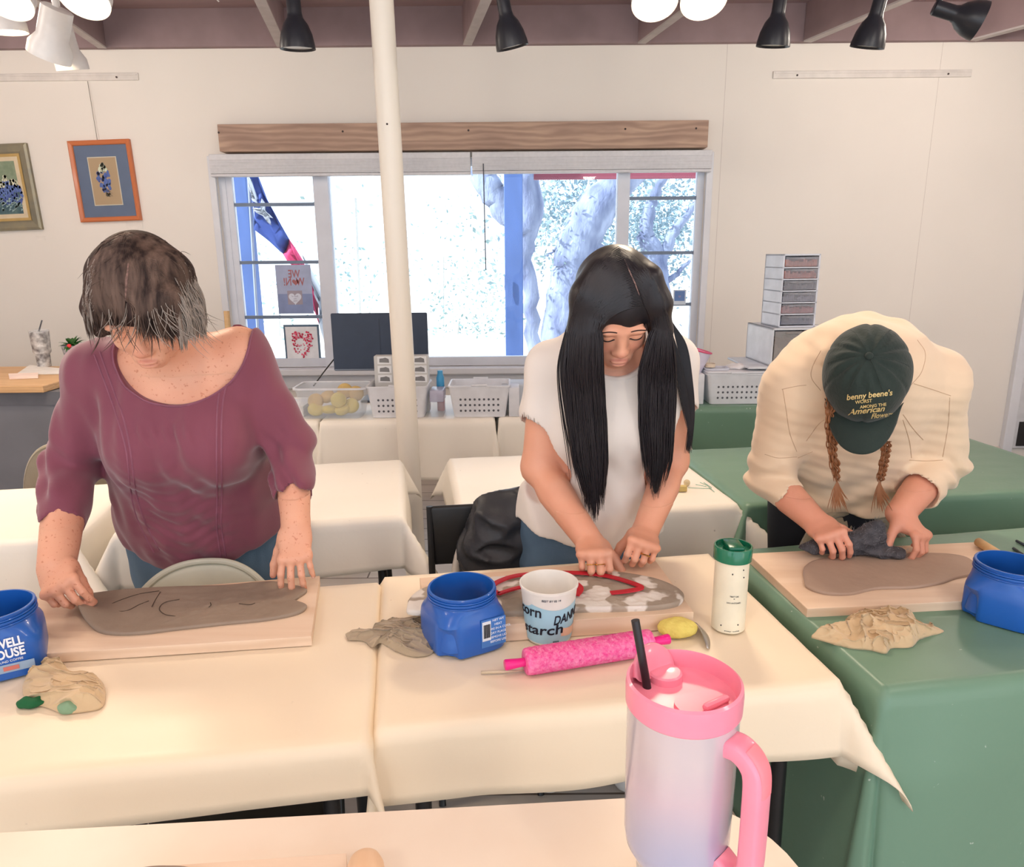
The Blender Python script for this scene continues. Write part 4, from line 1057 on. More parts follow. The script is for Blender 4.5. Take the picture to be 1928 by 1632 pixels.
        for k in range(1, ny+1):
            y = 620+(endy-620)*k/ny; c_, w_, Y_ = cen(tbl, wd, min(y, tbl[-1][1])); f = k/ny
            x = c_+u*w_*(1.04-.12*f)+jx*f+2.2*math.sin(f*5+jj)
            Yb = Y_-.020+dv; Yb = last.y+(Yb-last.y)*min(1, f*3)
            pts.append(UY(x, y, Yb))
        SP.append((np.array([list(v) for v in pts]), r.uniform(.0009, .0019)))
    # locks falling over the far shoulder
    for i in range(120):
        z = r.uniform(0, 1); o1 = r.normal()*4
        key = [(1240, 540, 1.66), (1262, 600, 1.70), (1285+o1, 650, 1.70), (1298+o1*.8, 720, 1.70), (1303+o1*.6, 780, 1.71), (1296+o1*.8, 840+z*15, 1.72)]
        if z < .35: key = [(1236, 560, 1.64), (1262, 620, 1.68), (1276+o1, 680, 1.69), (1290+o1, 750, 1.70), (1300+o1*.4, 820, 1.71)]
        SP.append((np.array(catmull([list(UY(*v)) for v in key], 6)), r.uniform(.0007, .0014)))
    for i in range(36):      # loose strands at the near shoulder
        o1 = r.normal()*4; key = [(1085, 560, 1.60), (1062+o1*.3, 640, 1.62), (1056+o1, 700, 1.63), (1066+o1*1.5, 780, 1.64), (1084+o1*1.5, 850+r.uniform(0, 60), 1.645)]
        SP.append((np.array(catmull([list(UY(*v)) for v in key], 6)), r.uniform(.0006, .0011)))
    q = [onto_px(hb, x, y, .0022) for x, y in [(1176, 488), (1186, 512), (1196, 534), (1204, 556)]]
    if all(v is not None for v in q): M().tube([tuple(v-org_v) for v in q], [.0005, .0016, .0020, .0006], 6, flat=.5).build('scalp_parting', mat('scalp_pale', (150, 120, 112), .7, var=(160, .8, (50, 42, 44))), ho)
    strands('hair_strands', SP, m_hair, ho, org)
build_mid()
# ---------------------------------------------------------------- person in cap and cream sweatshirt (right)
def build_right():
    org = (.93, 1.98, 0); ov = Vector(org)
    p = person('person in a dark green cap and cream sweatshirt, head bowed, pinching grey fuzzy cloth', org[0], org[1])
    m_skin = skin_mat('pink_skin', (222, 158, 132), (206, 136, 112))
    m_sw = mat('cream_sweatshirt', (228, 202, 172), .85, sheen=.3, var=(4, .06, (214, 184, 154)), bump=(480, .2, .001))
    m_seam = mat('sweatshirt_seam', (196, 164, 134), .85)
    side = (1, .06, 0)
    T = [((.945, 1.99, .80), .165, .12), ((.94, 1.99, .92), .165, .12), ((.915, 1.96, 1.04), .172, .135), ((.895, 1.885, 1.135), .175, .135), ((.88, 1.82, 1.185), .160, .115), ((.86, 1.76, 1.22), .10, .075)]
    shL = A(UY(1500, 742, 1.80)); shR = A(UY(1752, 722, 1.83)); elL = A(UY(1446, 898, 1.86)); elR = A(UY(1768, 872, 1.88))
    wrL = A(UY(1535, 982, 1.70)); wrR = A(UY(1694, 968, 1.71))
    u = A((-.36, -.77, .53)); f = A((-.20, -.46, -.86)); Rm = rows(f, u)
    cap_c = A(UY(1630, 712, 1.615)); hc = cap_c-Rm[2]*.02
    B = Field()
    for (a, ra, da), (b, rb, db) in zip(T[:-1], T[1:]): B.cone(a, b, ra, rb, .05, side, da, db)
    B.cone(T[-1][0], hc-Rm[2]*.05, .055, .05, .04)
    for s_ in (shL, shR): B.cone(T[4][0], s_, .06, .05, .05)
    B.cone(shL, elL, .052, .042, .03); B.cone(shR, elR, .052, .042, .03)
    B.cone(elL, wrL, .041, .027, .02); B.cone(elR, wrR, .041, .028, .02); B.cone(elL*.5+wrL*.5, wrL, .040, .027, .02); B.cone(elR*.5+wrR*.5, wrR, .040, .028, .02)
    legs(B, (.85, 2.0, .80), (1.03, 2.0, .80), (.84, 1.98, .45), (1.03, 1.98, .45), (.83, 2.06, .08), (1.03, 2.06, .08))
    P = head(B, hc, Rm, .92)
    kL = A(UZ(1568, 1012, .838)); kR = A(UZ(1664, 1000, .845))
    pnL = A((-.25, -.50, .83)); pnR = A((.35, -.35, .86))
    tL = hand(B, wrL, kL-wrL, pnL, A((1, 0, 0)), curl=((.60, .55, .3), (.68, .6, .35), (.75, .65, .4), (.8, .7, .4)), L=.168, fat=1.0, tdir=(.85, .05, -.35), tcurl=.2)
    tR = hand(B, wrR, A((.035, -.085, -.045)), pnR, A((-1, 0, 0)), curl=((.45, .5, .3), (.55, .6, .35), (.65, .65, .4), (.75, .7, .4)), L=.165, fat=1.0, tdir=(-.50, -.45, -.62), tcurl=.12, spread=.3)
    def bx(w_, k_): return (np.minimum(w_, k_)-A((.10, .10, .10)), np.maximum(w_, k_)+A((.11, .08, .05)), .0026)
    kr2 = wrR+A((.035, -.085, -.045))
    V, Q = skin_multi(B, ((.5, 1.4, .03), (1.35, 2.25, 1.5), .011), [(tuple(hc-.15), tuple(hc+.15), .004), bx(wrL, kL), bx(wrR, kr2)])
    body = np_mesh('body', V, Q, m_skin, p, org)
    tint(body, V, org, [(t[0], (.013,)*3, .3) for t in tL+tR])
    mn = mat('fingernail', (236, 190, 176), .3); nails(tL[:4], body, org, pnL, mn)
    # sweatshirt
    S = Field(); o = .022
    for (a, ra, da), (b, rb, db) in zip(T[:-1], T[1:]): S.cone(a, b, ra+o, rb+o, .06, side, da+o, db+o)
    for s_ in (shL, shR): S.cone(T[4][0], s_, .075, .078, .06)
    S.cone(T[4][0], T[3][0], .155, .17, .05, side, .13, .14)
    cuL = elL*.50+wrL*.50; cuR = elR*.50+wrR*.50
    S.cone(shL, elL, .080, .066, .04); S.cone(shR, elR, .080, .068, .04)
    S.cone(elL, cuL, .064, .050, .02); S.cone(elR, cuR, .064, .051, .02)
    # front hanging fabric (body leans over)
    S.cone((.90, 1.83, 1.10), (.94, 1.96, .88), .145, .150, .06, side, .10, .10)
    # hood roll behind and around the neck
    hoodpts = [(1560, 668, 1.70), (1562, 640, 1.78), (1590, 628, 1.86), (1635, 618, 1.88), (1685, 628, 1.86), (1710, 655, 1.79), (1715, 700, 1.72)]
    S.chain([A(UY(*v)) for v in hoodpts], [.018, .026, .034, .038, .034, .028, .018], .03)
    S.ell(A(UY(1640, 655, 1.86)), (.10, .06, .05), None, .04)
    S.fn(lambda X, Y, Z: .80+.25*np.minimum((X-.93)**2, .05)-Z+0*Y, (.5, 1.4, .3), (1.4, 2.3, .95), op='i')
    fa = sines(6, 24, 33, (1, .6, .8)); fb = sines(6, 48, 39, (.6, .6, 1.2)); fc = sines(4, 11, 8)
    def disp(X, Y, Z):
        arm = np.clip((np.abs(X-.91)-.16)*14, 0, 1)*np.clip(1-np.abs(Z-.93)/.085, 0, 1)
        v = np.sin((Z-.25*np.abs(X-.90))*70+2.5*np.sin(X*18))*np.clip((1.02-Z)*8, 0, 1)*(1-arm)
        return -(.0060*fa(X, Y, Z)+.0022*fb(X, Y, Z)+.004*fc(X, Y, Z)+arm*.0085*np.sin(Z*92+X*48+2*np.sin(X*33))+.0046*v)
    S.disp(disp)
    S.ell(A(UY(1638, 720, 1.66)), (.085, .12, .085), None, .01, 's')
    for cu, wr, r in ((cuL, wrL, .052), (cuR, wrR, .053)):
        d = nrm(wr-cu); S.cone(cu+d*r*.5, wr+d*.1, r*.95, r*1.7, .003, op='s')
    V, Q = skin(S, [((.54, 1.5, .77), (1.30, 2.25, 1.42), .0055)]); so_ = np_mesh('sweatshirt', V, Q, m_sw, p, org); sb = bvh(V, Q)
    for pts in ([(1472, 733), (1500, 727), (1518, 725)], [(1474, 733), (1480, 770), (1487, 815), (1500, 850)], [(1720, 722), (1755, 733), (1790, 745)], [(1788, 748), (1785, 800), (1775, 860)],
                [(1518, 830), (1540, 800), (1552, 790)], [(1700, 780), (1720, 808), (1738, 828)], [(1502, 862), (1530, 850)], [(1440, 855), (1465, 862), (1500, 860)],
                [(1546, 660), (1530, 690), (1528, 712), (1545, 735)], [(1727, 640), (1742, 665), (1735, 700), (1715, 725)], [(1700, 790), (1712, 830), (1716, 862)], [(1712, 866), (1745, 868), (1775, 866)]):
        q = [onto_px(sb, x, y, -.0004) for x, y in [tuple(v) for v in catmull(pts, 7)]]; q = [tuple(v-ov) for v in q if v is not None]
        if len(q) > 3: M().tube(q, .0011, 5).build('seam', m_seam, so_)
    # trousers
    m_tr = mat('black_trousers', (22, 26, 36), .8, var=(6, .2, None))
    J = Field(); J.cone((.945, 1.99, .72), (.942, 1.985, .90), .175, .168, .05, side, .128, .125)
    legs(J, (.85, 2.0, .80), (1.04, 2.0, .80), (.84, 1.98, .45), (1.04, 1.98, .45), (.83, 2.06, .09), (1.04, 2.06, .09), (.10, .072, .058), 0, .02)
    V, Q = skin(J, [((.6, 1.8, .04), (1.3, 2.25, .97), .010)]); np_mesh('trousers', V, Q, m_tr, p, org)
    ms = MATS['dark_shoe']; shoe(.83, 2.05, -.1, p, org, ms); shoe(1.04, 2.05, .1, p, org, ms)
    # cap
    m_cap = mat('dark_green_corduroy', (34, 48, 43), .85, sheen=.12, var=(7, .5, (22, 32, 29)), bump=(150, .6, .002))
    m_th = mat('gold_thread', (218, 192, 130), .6); ce = P(0, -.012, .028)
    capo = Field()
    capo.ell(ce, (.090, .110, .097), Rm, .01)
    capo.cone(ce, ce-Rm[2]*.06, .090, .087, .01, side=Rm[0], da=.110, db=.106)
    fcap = sines(6, 60, 51); 
    def cdisp(X, Y, Z):
        x = (X-ce[0])*Rm[0][0]+(Y-ce[1])*Rm[0][1]+(Z-ce[2])*Rm[0][2]; y = (X-ce[0])*Rm[1][0]+(Y-ce[1])*Rm[1][1]+(Z-ce[2])*Rm[1][2]
        th = np.arctan2(x, y); rr = np.hypot(x, y); d = np.abs(((th/(PI/3))+.5) % 1-.5)
        return .0028*np.exp(-(d*rr/.0035)**2)-.0014*fcap(X, Y, Z)-.0025*np.sin(th*14+rr*40)*np.clip(rr/.05, 0, 1)*np.clip((.085-rr)/.03, 0, 1)
    capo.disp(cdisp)
    def under(X, Y, Z): return -((X-ce[0])*Rm[2][0]+(Y-ce[1])*Rm[2][1]+(Z-ce[2])*Rm[2][2])-.056
    capo.fn(under, ce-.3, ce+.3, op='i')
    V, Q = skin(capo, [(tuple(ce-.16), tuple(ce+.16), .0032)]); co_ = np_mesh('cap', V, Q, m_cap, p, org); cb = bvh(V, Q)
    W = Matrix(((Rm[0][0], Rm[1][0], Rm[2][0], ce[0]-org[0]), (Rm[0][1], Rm[1][1], Rm[2][1], ce[1]-org[1]), (Rm[0][2], Rm[1][2], Rm[2][2], ce[2]), (0, 0, 0, 1)))
    br = M(); rings = []
    for k in range(13):          # brim, curved visor
        s = k/12; row = []
        for j in range(25):
            x = -1+2*j/24; w_ = .083*(1-.06*s); y0 = .112*math.sqrt(max(0, 1-(x*.86)**2)); ln = .078*(max(0, 1-abs(x)**2.6))**.6
            row.append((x*w_, y0*.86+(ln+.009)*s, -.027-.020*x*x-.010*s*s+.006*s*(1-x*x)))
        rings.append(row)
    vs = [q for r_ in rings for q in r_]; n = 25
    fs = [(i*n+j, i*n+j+1, (i+1)*n+j+1, (i+1)*n+j) for i in range(12) for j in range(24)]
    br.add(vs, fs, W); bo_ = br.build('brim', m_cap, co_, True); add_solid(bo_, .003)
    M().sphere((0, 0, .0975), .0085, .0085, .005, 16, 8, X=W).build('cap_button', m_cap, co_)
    for i in range(6):
        q = []
        for t in np.linspace(.06, 1.25, 14):
            an = PI/6+i*PI/3; c = Vector((.10*math.sin(t)*math.sin(an), .12*math.sin(t)*math.cos(an), .12)); 
            d0 = W.to_3x3() @ Vector((0, 0, -1)); o_ = W @ Vector((.0855*math.sin(t)*math.sin(an)*1.0, .105*math.sin(t)*math.cos(an), .14)); h = cb.ray_cast(o_+ov, d0)
            if h[0] is not None: q.append(tuple(h[0]-ov))
        if len(q) > 4: M().tube(q, .0010, 5).build('stitched_seam', m_cap, co_)
    txt = (("benny beene's", 1637, 744, 86, 15, .1), ('WORST', 1626, 756, 32, 9, 0), ('AMONG THE', 1644, 764, 50, 8, 0), ('American', 1631, 773, 70, 15, .35), ('Flowers', 1660, 782, 42, 13, .35))
    for body_, tx, ty, tw, th_, sh in txt:
        v, f_ = text_mesh(body_, 1, .3, shear=sh, bold=.02); va = np.array(v); sx = tw/(va[:, 0].max()-va[:, 0].min()); out = []
        for a, b, c in v:
            dx = a*sx; h = onto_px(cb, tx+dx, ty-b*th_-dx*.11, .0012+.0006*(c > 0)); out.append(tuple((h if h is not None else Vector((ce[0], ce[1], ce[2])))-ov))
        link_mesh('embroidered_lettering', out, f_, m_th, co_, False)
    # plaits
    m_br = mat('copper_brown_hair', (150, 98, 62), .45, var=(60, .4, (110, 66, 40)), stretch=(1, 1, .3), bump=(120, .4, .002)); m_ = []
    r = np.random.default_rng(3)
    for key, nm in (([(1563, 745, 1.63), (1562, 800, 1.64), (1566, 850, 1.66), (1575, 905, 1.69)], 'L'), ([(1668, 830, 1.66), (1662, 870, 1.68), (1655, 905, 1.70)], 'R')):
        c = np.array(catmull([list(UY(*v)) for v in key], 14)); m = len(c); SP = []; w = .0075
        for b in range(3):
            for q in range(14):
                ph = b*2*PI/3; tt = np.arange(m)*.62+ph; off = r.normal(size=2)*.0022; fade = np.linspace(1, .75, m)
                pts = c+np.stack([np.sin(tt)*w*fade+off[0], np.cos(2*tt)*w*.45+off[1]-.004, np.zeros(m)], -1); SP.append((pts, .0016))
        for q in range(50):      # loose tail
            e = c[-1]; o1 = r.normal()*.012; L_ = r.uniform(.04, .085)
            pts = [e+A((o1*t_+(.010 if nm == 'L' else .012)*t_*t_+r.normal()*.0002+ (r.normal()*.0015 if t_ == 0 else 0), -.004, -L_*t_)) for t_ in np.linspace(0, 1, 7)]
            SP.append((pts, .0010))
        strands('plait', SP, m_br, p, org)
build_right()
# ---------------------------------------------------------------- boards, clay and tools on the front tables
TZ = .752
m_board = wood('pale_board_wood', (232, 208, 184), (222, 192, 164), (208, 176, 146), (1, 10, 10), .6, 1.2, 5)
m_edge = mat('board_edge_wood', (222, 190, 150), .65, var=(20, .3, (196, 160, 120)), stretch=(1, 1, 12))
def clay_mat(name, c, c2): return mat(name, c, .62, var=(7, .5, c2), bump=(60, .35, .003))
m_clay = clay_mat('grey_brown_clay', (150, 134, 118), (128, 112, 98)); m_clay2 = clay_mat('smooth_clay', (172, 148, 130), (156, 132, 116)); m_clay3 = mat('starch_dusted_clay', (170, 156, 140), .7, var=(9, .6, (140, 126, 112)), bump=(60, .5, .004), spots=(16, .52, (232, 226, 218), .85))
def frame_z(pts, z):     # pixel outline -> local coords about first-edge frame
    return [UZ(x, y, z) for x, y in pts]
def board(name, label, corners, z0, h, m=None, cat='board'):
    P = [UZ(x, y, z0+h) for x, y in corners]; c = sum(P, Vector())/len(P)
    if sum(P[i].x*P[(i+1) % 4].y-P[(i+1) % 4].x*P[i].y for i in range(4)) < 0: P = P[::-1]
    k = M(); k.rings([[(p.x-c.x, p.y-c.y, 0) for p in P], [(p.x-c.x, p.y-c.y, h-.001) for p in P], [((p.x-c.x)*.997, (p.y-c.y)*.997, h) for p in P]])
    o = k.build(name, m or m_board, None, False, (c.x, c.y, z0)); tag(o, label, cat); return o
board('wooden_board', 'long pale wooden board under the clay slab worked by the person in maroon', [(58, 1128), (602, 1084), (586, 1198), (60, 1232)], TZ, .020)
board('wooden_board', 'thick pale wooden board under the dusty clay and red band', [(790, 1088), (1232, 1052), (1306, 1152), (806, 1186)], TZ, .036)
board('wooden_board', 'wide pale wooden board on the green cloth under a smooth clay slab', [(1408, 1042), (1842, 1020), (2010, 1122), (1520, 1146)], TZ, .020)
def slab(name, label, outline, z0, h, m, bumpf=None, step=.006, parent=None, wob=.0, lift=None):
    """thick soft-edged slab: pixel outline (closed, smooth) on height z0+h"""
    key = [(x, y, 0) for x, y in outline]; key = key[-2:]+key+key[:3]; c = catmull(key, 6); c = c[12:-12-6]
    P = np.array([list(UZ(q[0], q[1], z0+h))[:2] for q in c]); cen = P.mean(0)
    lo = P.min(0)-.01; hi = P.max(0)+.01; xs = np.arange(lo[0], hi[0], step); ys = np.arange(lo[1], hi[1], step)
    n = len(P)
    rings = []
    # radial polar grid from the centroid keeps a clean rim
    K = 26; ang = np.arctan2(P[:, 1]-cen[1], P[:, 0]-cen[0])
    for k in range(K+1):
        s = 1-(k/K)**1.0; q = cen+(P-cen)*s
        rings.append(q)
    V = []; 
    def top(q, s):
        z = h*np.ones(len(q)); 
        if bumpf is not None: z = z+bumpf(q[:, 0], q[:, 1])*min(1, (1-s)*8)
        return z
    Z0 = np.zeros(n); R = []
    inset = lambda q, d: q-(q-cen)/np.linalg.norm(q-cen, axis=1)[:, None]*d
    R.append(np.c_[inset(P, .0015), Z0]); R.append(np.c_[P, Z0+h*.35]); R.append(np.c_[P, Z0+h*.7]); R.append(np.c_[inset(P, h*.3), Z0+h*.97])
    for k in range(1, K+1): 
        q = inset(P, h*.3); q = cen+(q-cen)*(1-k/K*.995); R.append(np.c_[q, top(q, 1-k/K)])
    R = np.array(R); 
    if lift is not None: R[..., 2] += lift(R[..., 0], R[..., 1])
    R[..., 0] -= cen[0]; R[..., 1] -= cen[1]
    # orientation
    A2 = np.sum(P[:, 0]*np.roll(P[:, 1], -1)-np.roll(P[:, 0], -1)*P[:, 1])
    if A2 < 0: R = R[:, ::-1]
    k = M(); k.rings([[tuple(v) for v in r] for r in R]); o = k.build(name, m, None, .9, (cen[0], cen[1], z0)); tag(o, label, 'clay'); return o
def rough(seed, a, f=60): return lambda x, y: a*(vnoise(x*f, y*f, seed)-.5+.6*(vnoise(x*f*2.3, y*f*2.3, seed+1)-.5))
bz = TZ+.020
lz = UZ(150, 1160, bz+.008)
cl = slab('clay_slab', 'long grey brown clay slab with two leaf outlines drawn in it, left table',
     [(140, 1125), (200, 1112), (300, 1104), (420, 1100), (500, 1093), (545, 1098), (578, 1108), (562, 1122), (556, 1128), (578, 1138), (560, 1152), (500, 1164), (420, 1172), (330, 1182), (260, 1190), (205, 1190), (172, 1180), (148, 1158)],
     bz, .0075, m_clay, rough(1, .0022, 70), lift=lambda x, y: .030*np.clip(1-np.hypot(x-lz.x, y-lz.y)/.10, 0, 1)**2)
def incise(parent, pts, z, r=.0010, name='scored_line', m=None, closed=False):
    c = catmull([(x, y, 0) for x, y in pts], 8); o = parent.location
    q = [UZ(v[0], v[1], z)-o for v in c]; return M().tube([tuple(v) for v in q], r, 5, flat=.6).build(name, m or mat('scored_dark_clay', (70, 58, 48), .8), parent)
zt_ = bz+.0080
for pts in ([(196, 1143), (225, 1130), (262, 1118), (300, 1112)], [(198, 1148), (235, 1150), (262, 1138), (280, 1131)], [(302, 1114), (292, 1130), (286, 1142)],
            [(338, 1128), (310, 1134), (300, 1146), (310, 1156), (330, 1160)], [(396, 1134), (397, 1139), (393, 1143)], [(450, 1136), (470, 1138), (480, 1135)]):
    incise(cl, pts, zt_+.0006, .0009)
m_wet = mat('wet_clay_sheen', (170, 176, 196), .12, bump=(60, .5, .003))
bz2 = TZ+.036
c2 = slab('clay_slab', 'dusty pale clay slab under the red band on the thick board',
     [(768, 1128), (790, 1108), (840, 1094), (920, 1085), (1020, 1078), (1120, 1072), (1200, 1080), (1250, 1092), (1284, 1110), (1284, 1128), (1250, 1138), (1180, 1142), (1100, 1144), (1000, 1150), (900, 1152), (810, 1150), (765, 1146)],
     bz2, .012, m_clay3, rough(3, .0045, 65))
# red eye-shaped band
m_red = mat('red_craft_foam', (196, 34, 50), .55, var=(20, .1, None), bump=(90, .2, .002))
z = bz2+.019
def ribbon_thing(name, label, cat, lines, z, w, h, m):
    o = None; org = UZ(1080, 1100, z)
    o = thing(name, label, cat, org)
    for nm, pts, ww in lines:
        c = catmull([(x, y, 0) for x, y in pts], 10); q = [UZ(v[0], v[1], z)-org for v in c]; k = M(); R = []
        for i, p in enumerate(q):
            d = (q[min(i+1, len(q)-1)]-q[max(i-1, 0)]).normalized(); s = Vector((-d.y, d.x, 0)).normalized()*ww*.5
            R.append([tuple(p-s+Vector((0, 0, -h/2))), tuple(p+s+Vector((0, 0, -h/2))), tuple(p+s+Vector((0, 0, h/2))), tuple(p-s+Vector((0, 0, h/2)))])
        k.rings(R).build(nm, m, o, False)
    return o
ribbon_thing('foam_shape', 'red leaf-shaped foam band lying on the dusty clay slab', 'craft shape',
    [('outer_band', [(938, 1118), (926, 1108), (936, 1096), (970, 1084), (1020, 1079), (1080, 1078), (1130, 1082), (1170, 1091), (1207, 1105), (1185, 1112), (1150, 1116)], .0125),
     ('lower_band', [(938, 1118), (962, 1110), (990, 1103), (1012, 1097)], .010), ('centre_tab', [(1078, 1096), (1090, 1108), (1082, 1120)], .020)], z, .01, .0035, m_red)
c3 = slab('clay_slab', 'smooth tan clay slab with wavy edge on the wide board at right',
     [(1512, 1078), (1518, 1062), (1540, 1052), (1600, 1046), (1680, 1042), (1760, 1040), (1815, 1046), (1838, 1062), (1832, 1078), (1800, 1086), (1770, 1096), (1720, 1104), (1650, 1106), (1600, 1116), (1550, 1114), (1516, 1100)],
     bz, .007, m_clay2, rough(5, .0008, 40))
# plastic mat under the clay of the middle board
pl = slab('clay_slab', 'thin darker clay sheet left of the middle board behind the blue jug', [(764, 1150), (768, 1132), (790, 1116), (812, 1108), (840, 1120), (830, 1150), (800, 1156)], TZ, .004, m_clay)
pl.location.z = TZ+.0; bpy.data.objects.remove(pl)
# ---- blue coffee jugs
m_blue = mat('blue_plastic', (28, 92, 178), .32, var=(6, .08, (22, 78, 160)), coat=.25)
m_blue_in = mat('blue_plastic_inside', (34, 88, 164), .35)
m_label = mat('jug_label_white', (226, 232, 238), .4); m_inkb = mat('ink_black', (26, 28, 36), .5)
ZS = .745
def jug_body(S=1.0):
    """rounded square canister with gripping recess on both sides of one corner and a wide round neck"""
    W_ = .074; k = M(); R = []; n = 96
    prof = [(0, .90, 4.5), (.004, .97, 4.5), (.02, 1.0, 4.6), (.075, 1.0, 4.6), (.092, .985, 4.4), (.104, .955, 3.8), (.114, .915, 3.1), (.122, .915, 2.6), (.127, .90, 2.2), (.131, .895, 2.0), (.139, .895, 2.0),
            (.140, .93, 2.0), (.1435, .935, 2.0), (.145, .93, 2.0), (.146, .895, 2.0), (.155, .895, 2.0), (.156, .915, 2.0), (.159, .92, 2.0), (.1605, .905, 2.0), (.1605, .855, 2.0), (.150, .85, 2.0), (.12, .85, 2.0), (.10, .86, 3), (.02, .93, 4), (.010, .8, 4), (.0095, .02, 2)]
    for i, (z_, s_, p_) in enumerate(prof):
        row = []
        for j in range(n):
            t = 2*PI*j/n; ct, st = math.cos(t), math.sin(t)
            rr = (abs(ct)**p_+abs(st)**p_)**(-1/p_)*W_*s_
            x, y = rr*ct, rr*st
            if i < 12:      # grip recess in the -y side, near +-x
                dz = max(0, 1-((z_-.035)/.055)**4) if z_ < .09 else 0
                g = math.exp(-((t-PI*1.25)/.22)**4) if 0 else math.exp(-((abs(((t-PI*1.25+PI) % (2*PI))-PI))/.23)**4)
                x *= 1-.22*g*dz; y *= 1-.22*g*dz
            row.append((x*S, y*S, z_*S*ZS))
        R.append(row)
    return k.rings(R, True, True, True)
def fit_cyl_text(bodytxt, size, at, m, parent, normal_deg, zc, dist, name='lettering', bold=0, width=None, rot=0, mirror=False, shear=0):
    """flat lettering on a plane whose normal points to normal_deg (degrees from +x)"""
    v, f = text_mesh(bodytxt, size, .0003, bold=bold, shear=shear); va = np.array(v)
    if width: va[:, 0] *= width/(va[:, 0].max()-va[:, 0].min())
    if mirror: va[:, 0] *= -1; f = [q[::-1] for q in f]
    a = math.radians(normal_deg); N_ = Vector((math.cos(a), math.sin(a), 0)); R_ = Vector((-math.sin(a), math.cos(a), 0))
    cr, sr = math.cos(rot), math.sin(rot)
    out = [tuple(N_*(dist+p[2])+R_*(at+p[0]*cr-p[1]*sr)+Vector((0, 0, zc+p[0]*sr+p[1]*cr))) for p in va]
    return link_mesh(name, out, f, m, parent, False)
def face_plate(parent, m, name, deg, dist, u0, u1, z0, z1, th=.0006):
    a = math.radians(deg); X = Matrix(((-math.sin(a), math.cos(a), 0, 0), (math.cos(a), math.sin(a), 0, 0), (0, 0, 1, 0), (0, 0, 0, 1)))
    N_ = Vector((math.cos(a), math.sin(a), 0)); R_ = Vector((-math.sin(a), math.cos(a), 0)); k = M(); q = []
    for d_ in (dist, dist+th):
        q.append([tuple(N_*d_+R_*u+Vector((0, 0, z_))) for u, z_ in ((u0, z0), (u1, z0), (u1, z1), (u0, z1))])
    return k.rings(q).build(name, m, parent, False)
def jug(px, py, rz, label, S=1.0, kind='barcode', z0=TZ):
    """px,py = image of the base centre on the table"""
    b = UZ(px, py, z0); o = thing('coffee_jug', label, 'jug', b, rz)
    jug_body(S).build('jug_body', m_blue, o, .7)
    for zz in (.1365, .151): M().tube([(.068*S*math.cos(t), .068*S*math.sin(t), (zz+.002*math.sin(t))*S*ZS) for t in np.linspace(0, 2*PI, 60)], .0016*S, 6).build('screw_thread', m_blue, o)
    for sgn, dg in ((1, -90),):     # raised handle fin between the grips
        pass
    return o
W_ = .0745
j1 = jug(872, 1204, math.radians(28), 'open blue plastic coffee jug in the middle, beside the labelled cup', .98)
# small print panel and bar code on the right-hand face
face_plate(j1, m_label, 'barcode_panel', -62, W_*.98+.0002, .000, .020, .046, .082) if False else None
dg = -90; ds = W_*.985
m_lb2 = mat('jug_print_panel', (70, 124, 196), .4)
face_plate(j1, m_lb2, 'print_panel', dg, ds, .006, .058, .016, .074)
face_plate(j1, m_label, 'barcode_patch', dg, ds+.0007, .008, .026, .030, .070)
bc = M(); N_ = Vector((0, -1, 0))
for i in range(11):
    u = .0105+i*.0013; bc.box(u, u+.0005+(i % 3)*.0002, -ds-.0021, -ds-.0013, .036, .064)
bc.build('barcode_bars', m_inkb, j1, False)
for i in range(7):
    pass
txt_m = mat('print_white', (232, 238, 246), .5)
for i, t_ in enumerate(('NET WT', 'HEAT', 'STORE IN A COOL', 'DRY PLACE', 'REMOVE LID', 'BEFORE USE')):
    fit_cyl_text(t_, .0065, .042, txt_m, j1, dg,   .069-i*.0088, ds+.0008, 'small_print')
j2 = jug(6, 1250, math.radians(30), 'blue coffee jug cut by the left edge with white lettering', 1.02)
ds = W_*1.022
face_plate(j2, mat('jug_label_grey', (150, 172, 196), .4), 'label_band', -90, ds, -.05, .058, .018, .034)
fit_cyl_text('MAXWELL', .024, .006, txt_m, j2, -90, .074, ds+.001, 'lettering', bold=.0008, width=.082, rot=.04)
fit_cyl_text('HOUSE', .024,   .018, txt_m, j2, -90, .054, ds+.001, 'lettering', bold=.0008, width=.057, rot=.04)
fit_cyl_text('GROUND COFFEE', .006, .018, txt_m, j2, -90, .040, ds+.001, 'small_print', rot=.04)
cup_ = M(); R_ = []
for t in np.linspace(0, 2*PI, 25)[:-1]: R_.append((-.030+.020*math.cos(t), -ds-.0016, .044+.020*math.sin(t)))
cup_.add(R_, [tuple(range(24))[::1]]).build('coffee_cup_emblem', mat('emblem_pale', (190, 208, 228), .4), j2, False)
face_plate(j2, mat('emblem_red', (204, 116, 104), .5), 'flavour_mark', -90, ds+.001, .010, .034, .022, .030)
j3 = jug(1890, 1158, math.radians(-42), 'blue coffee jug on the green cloth cut by the right edge', 1.0)
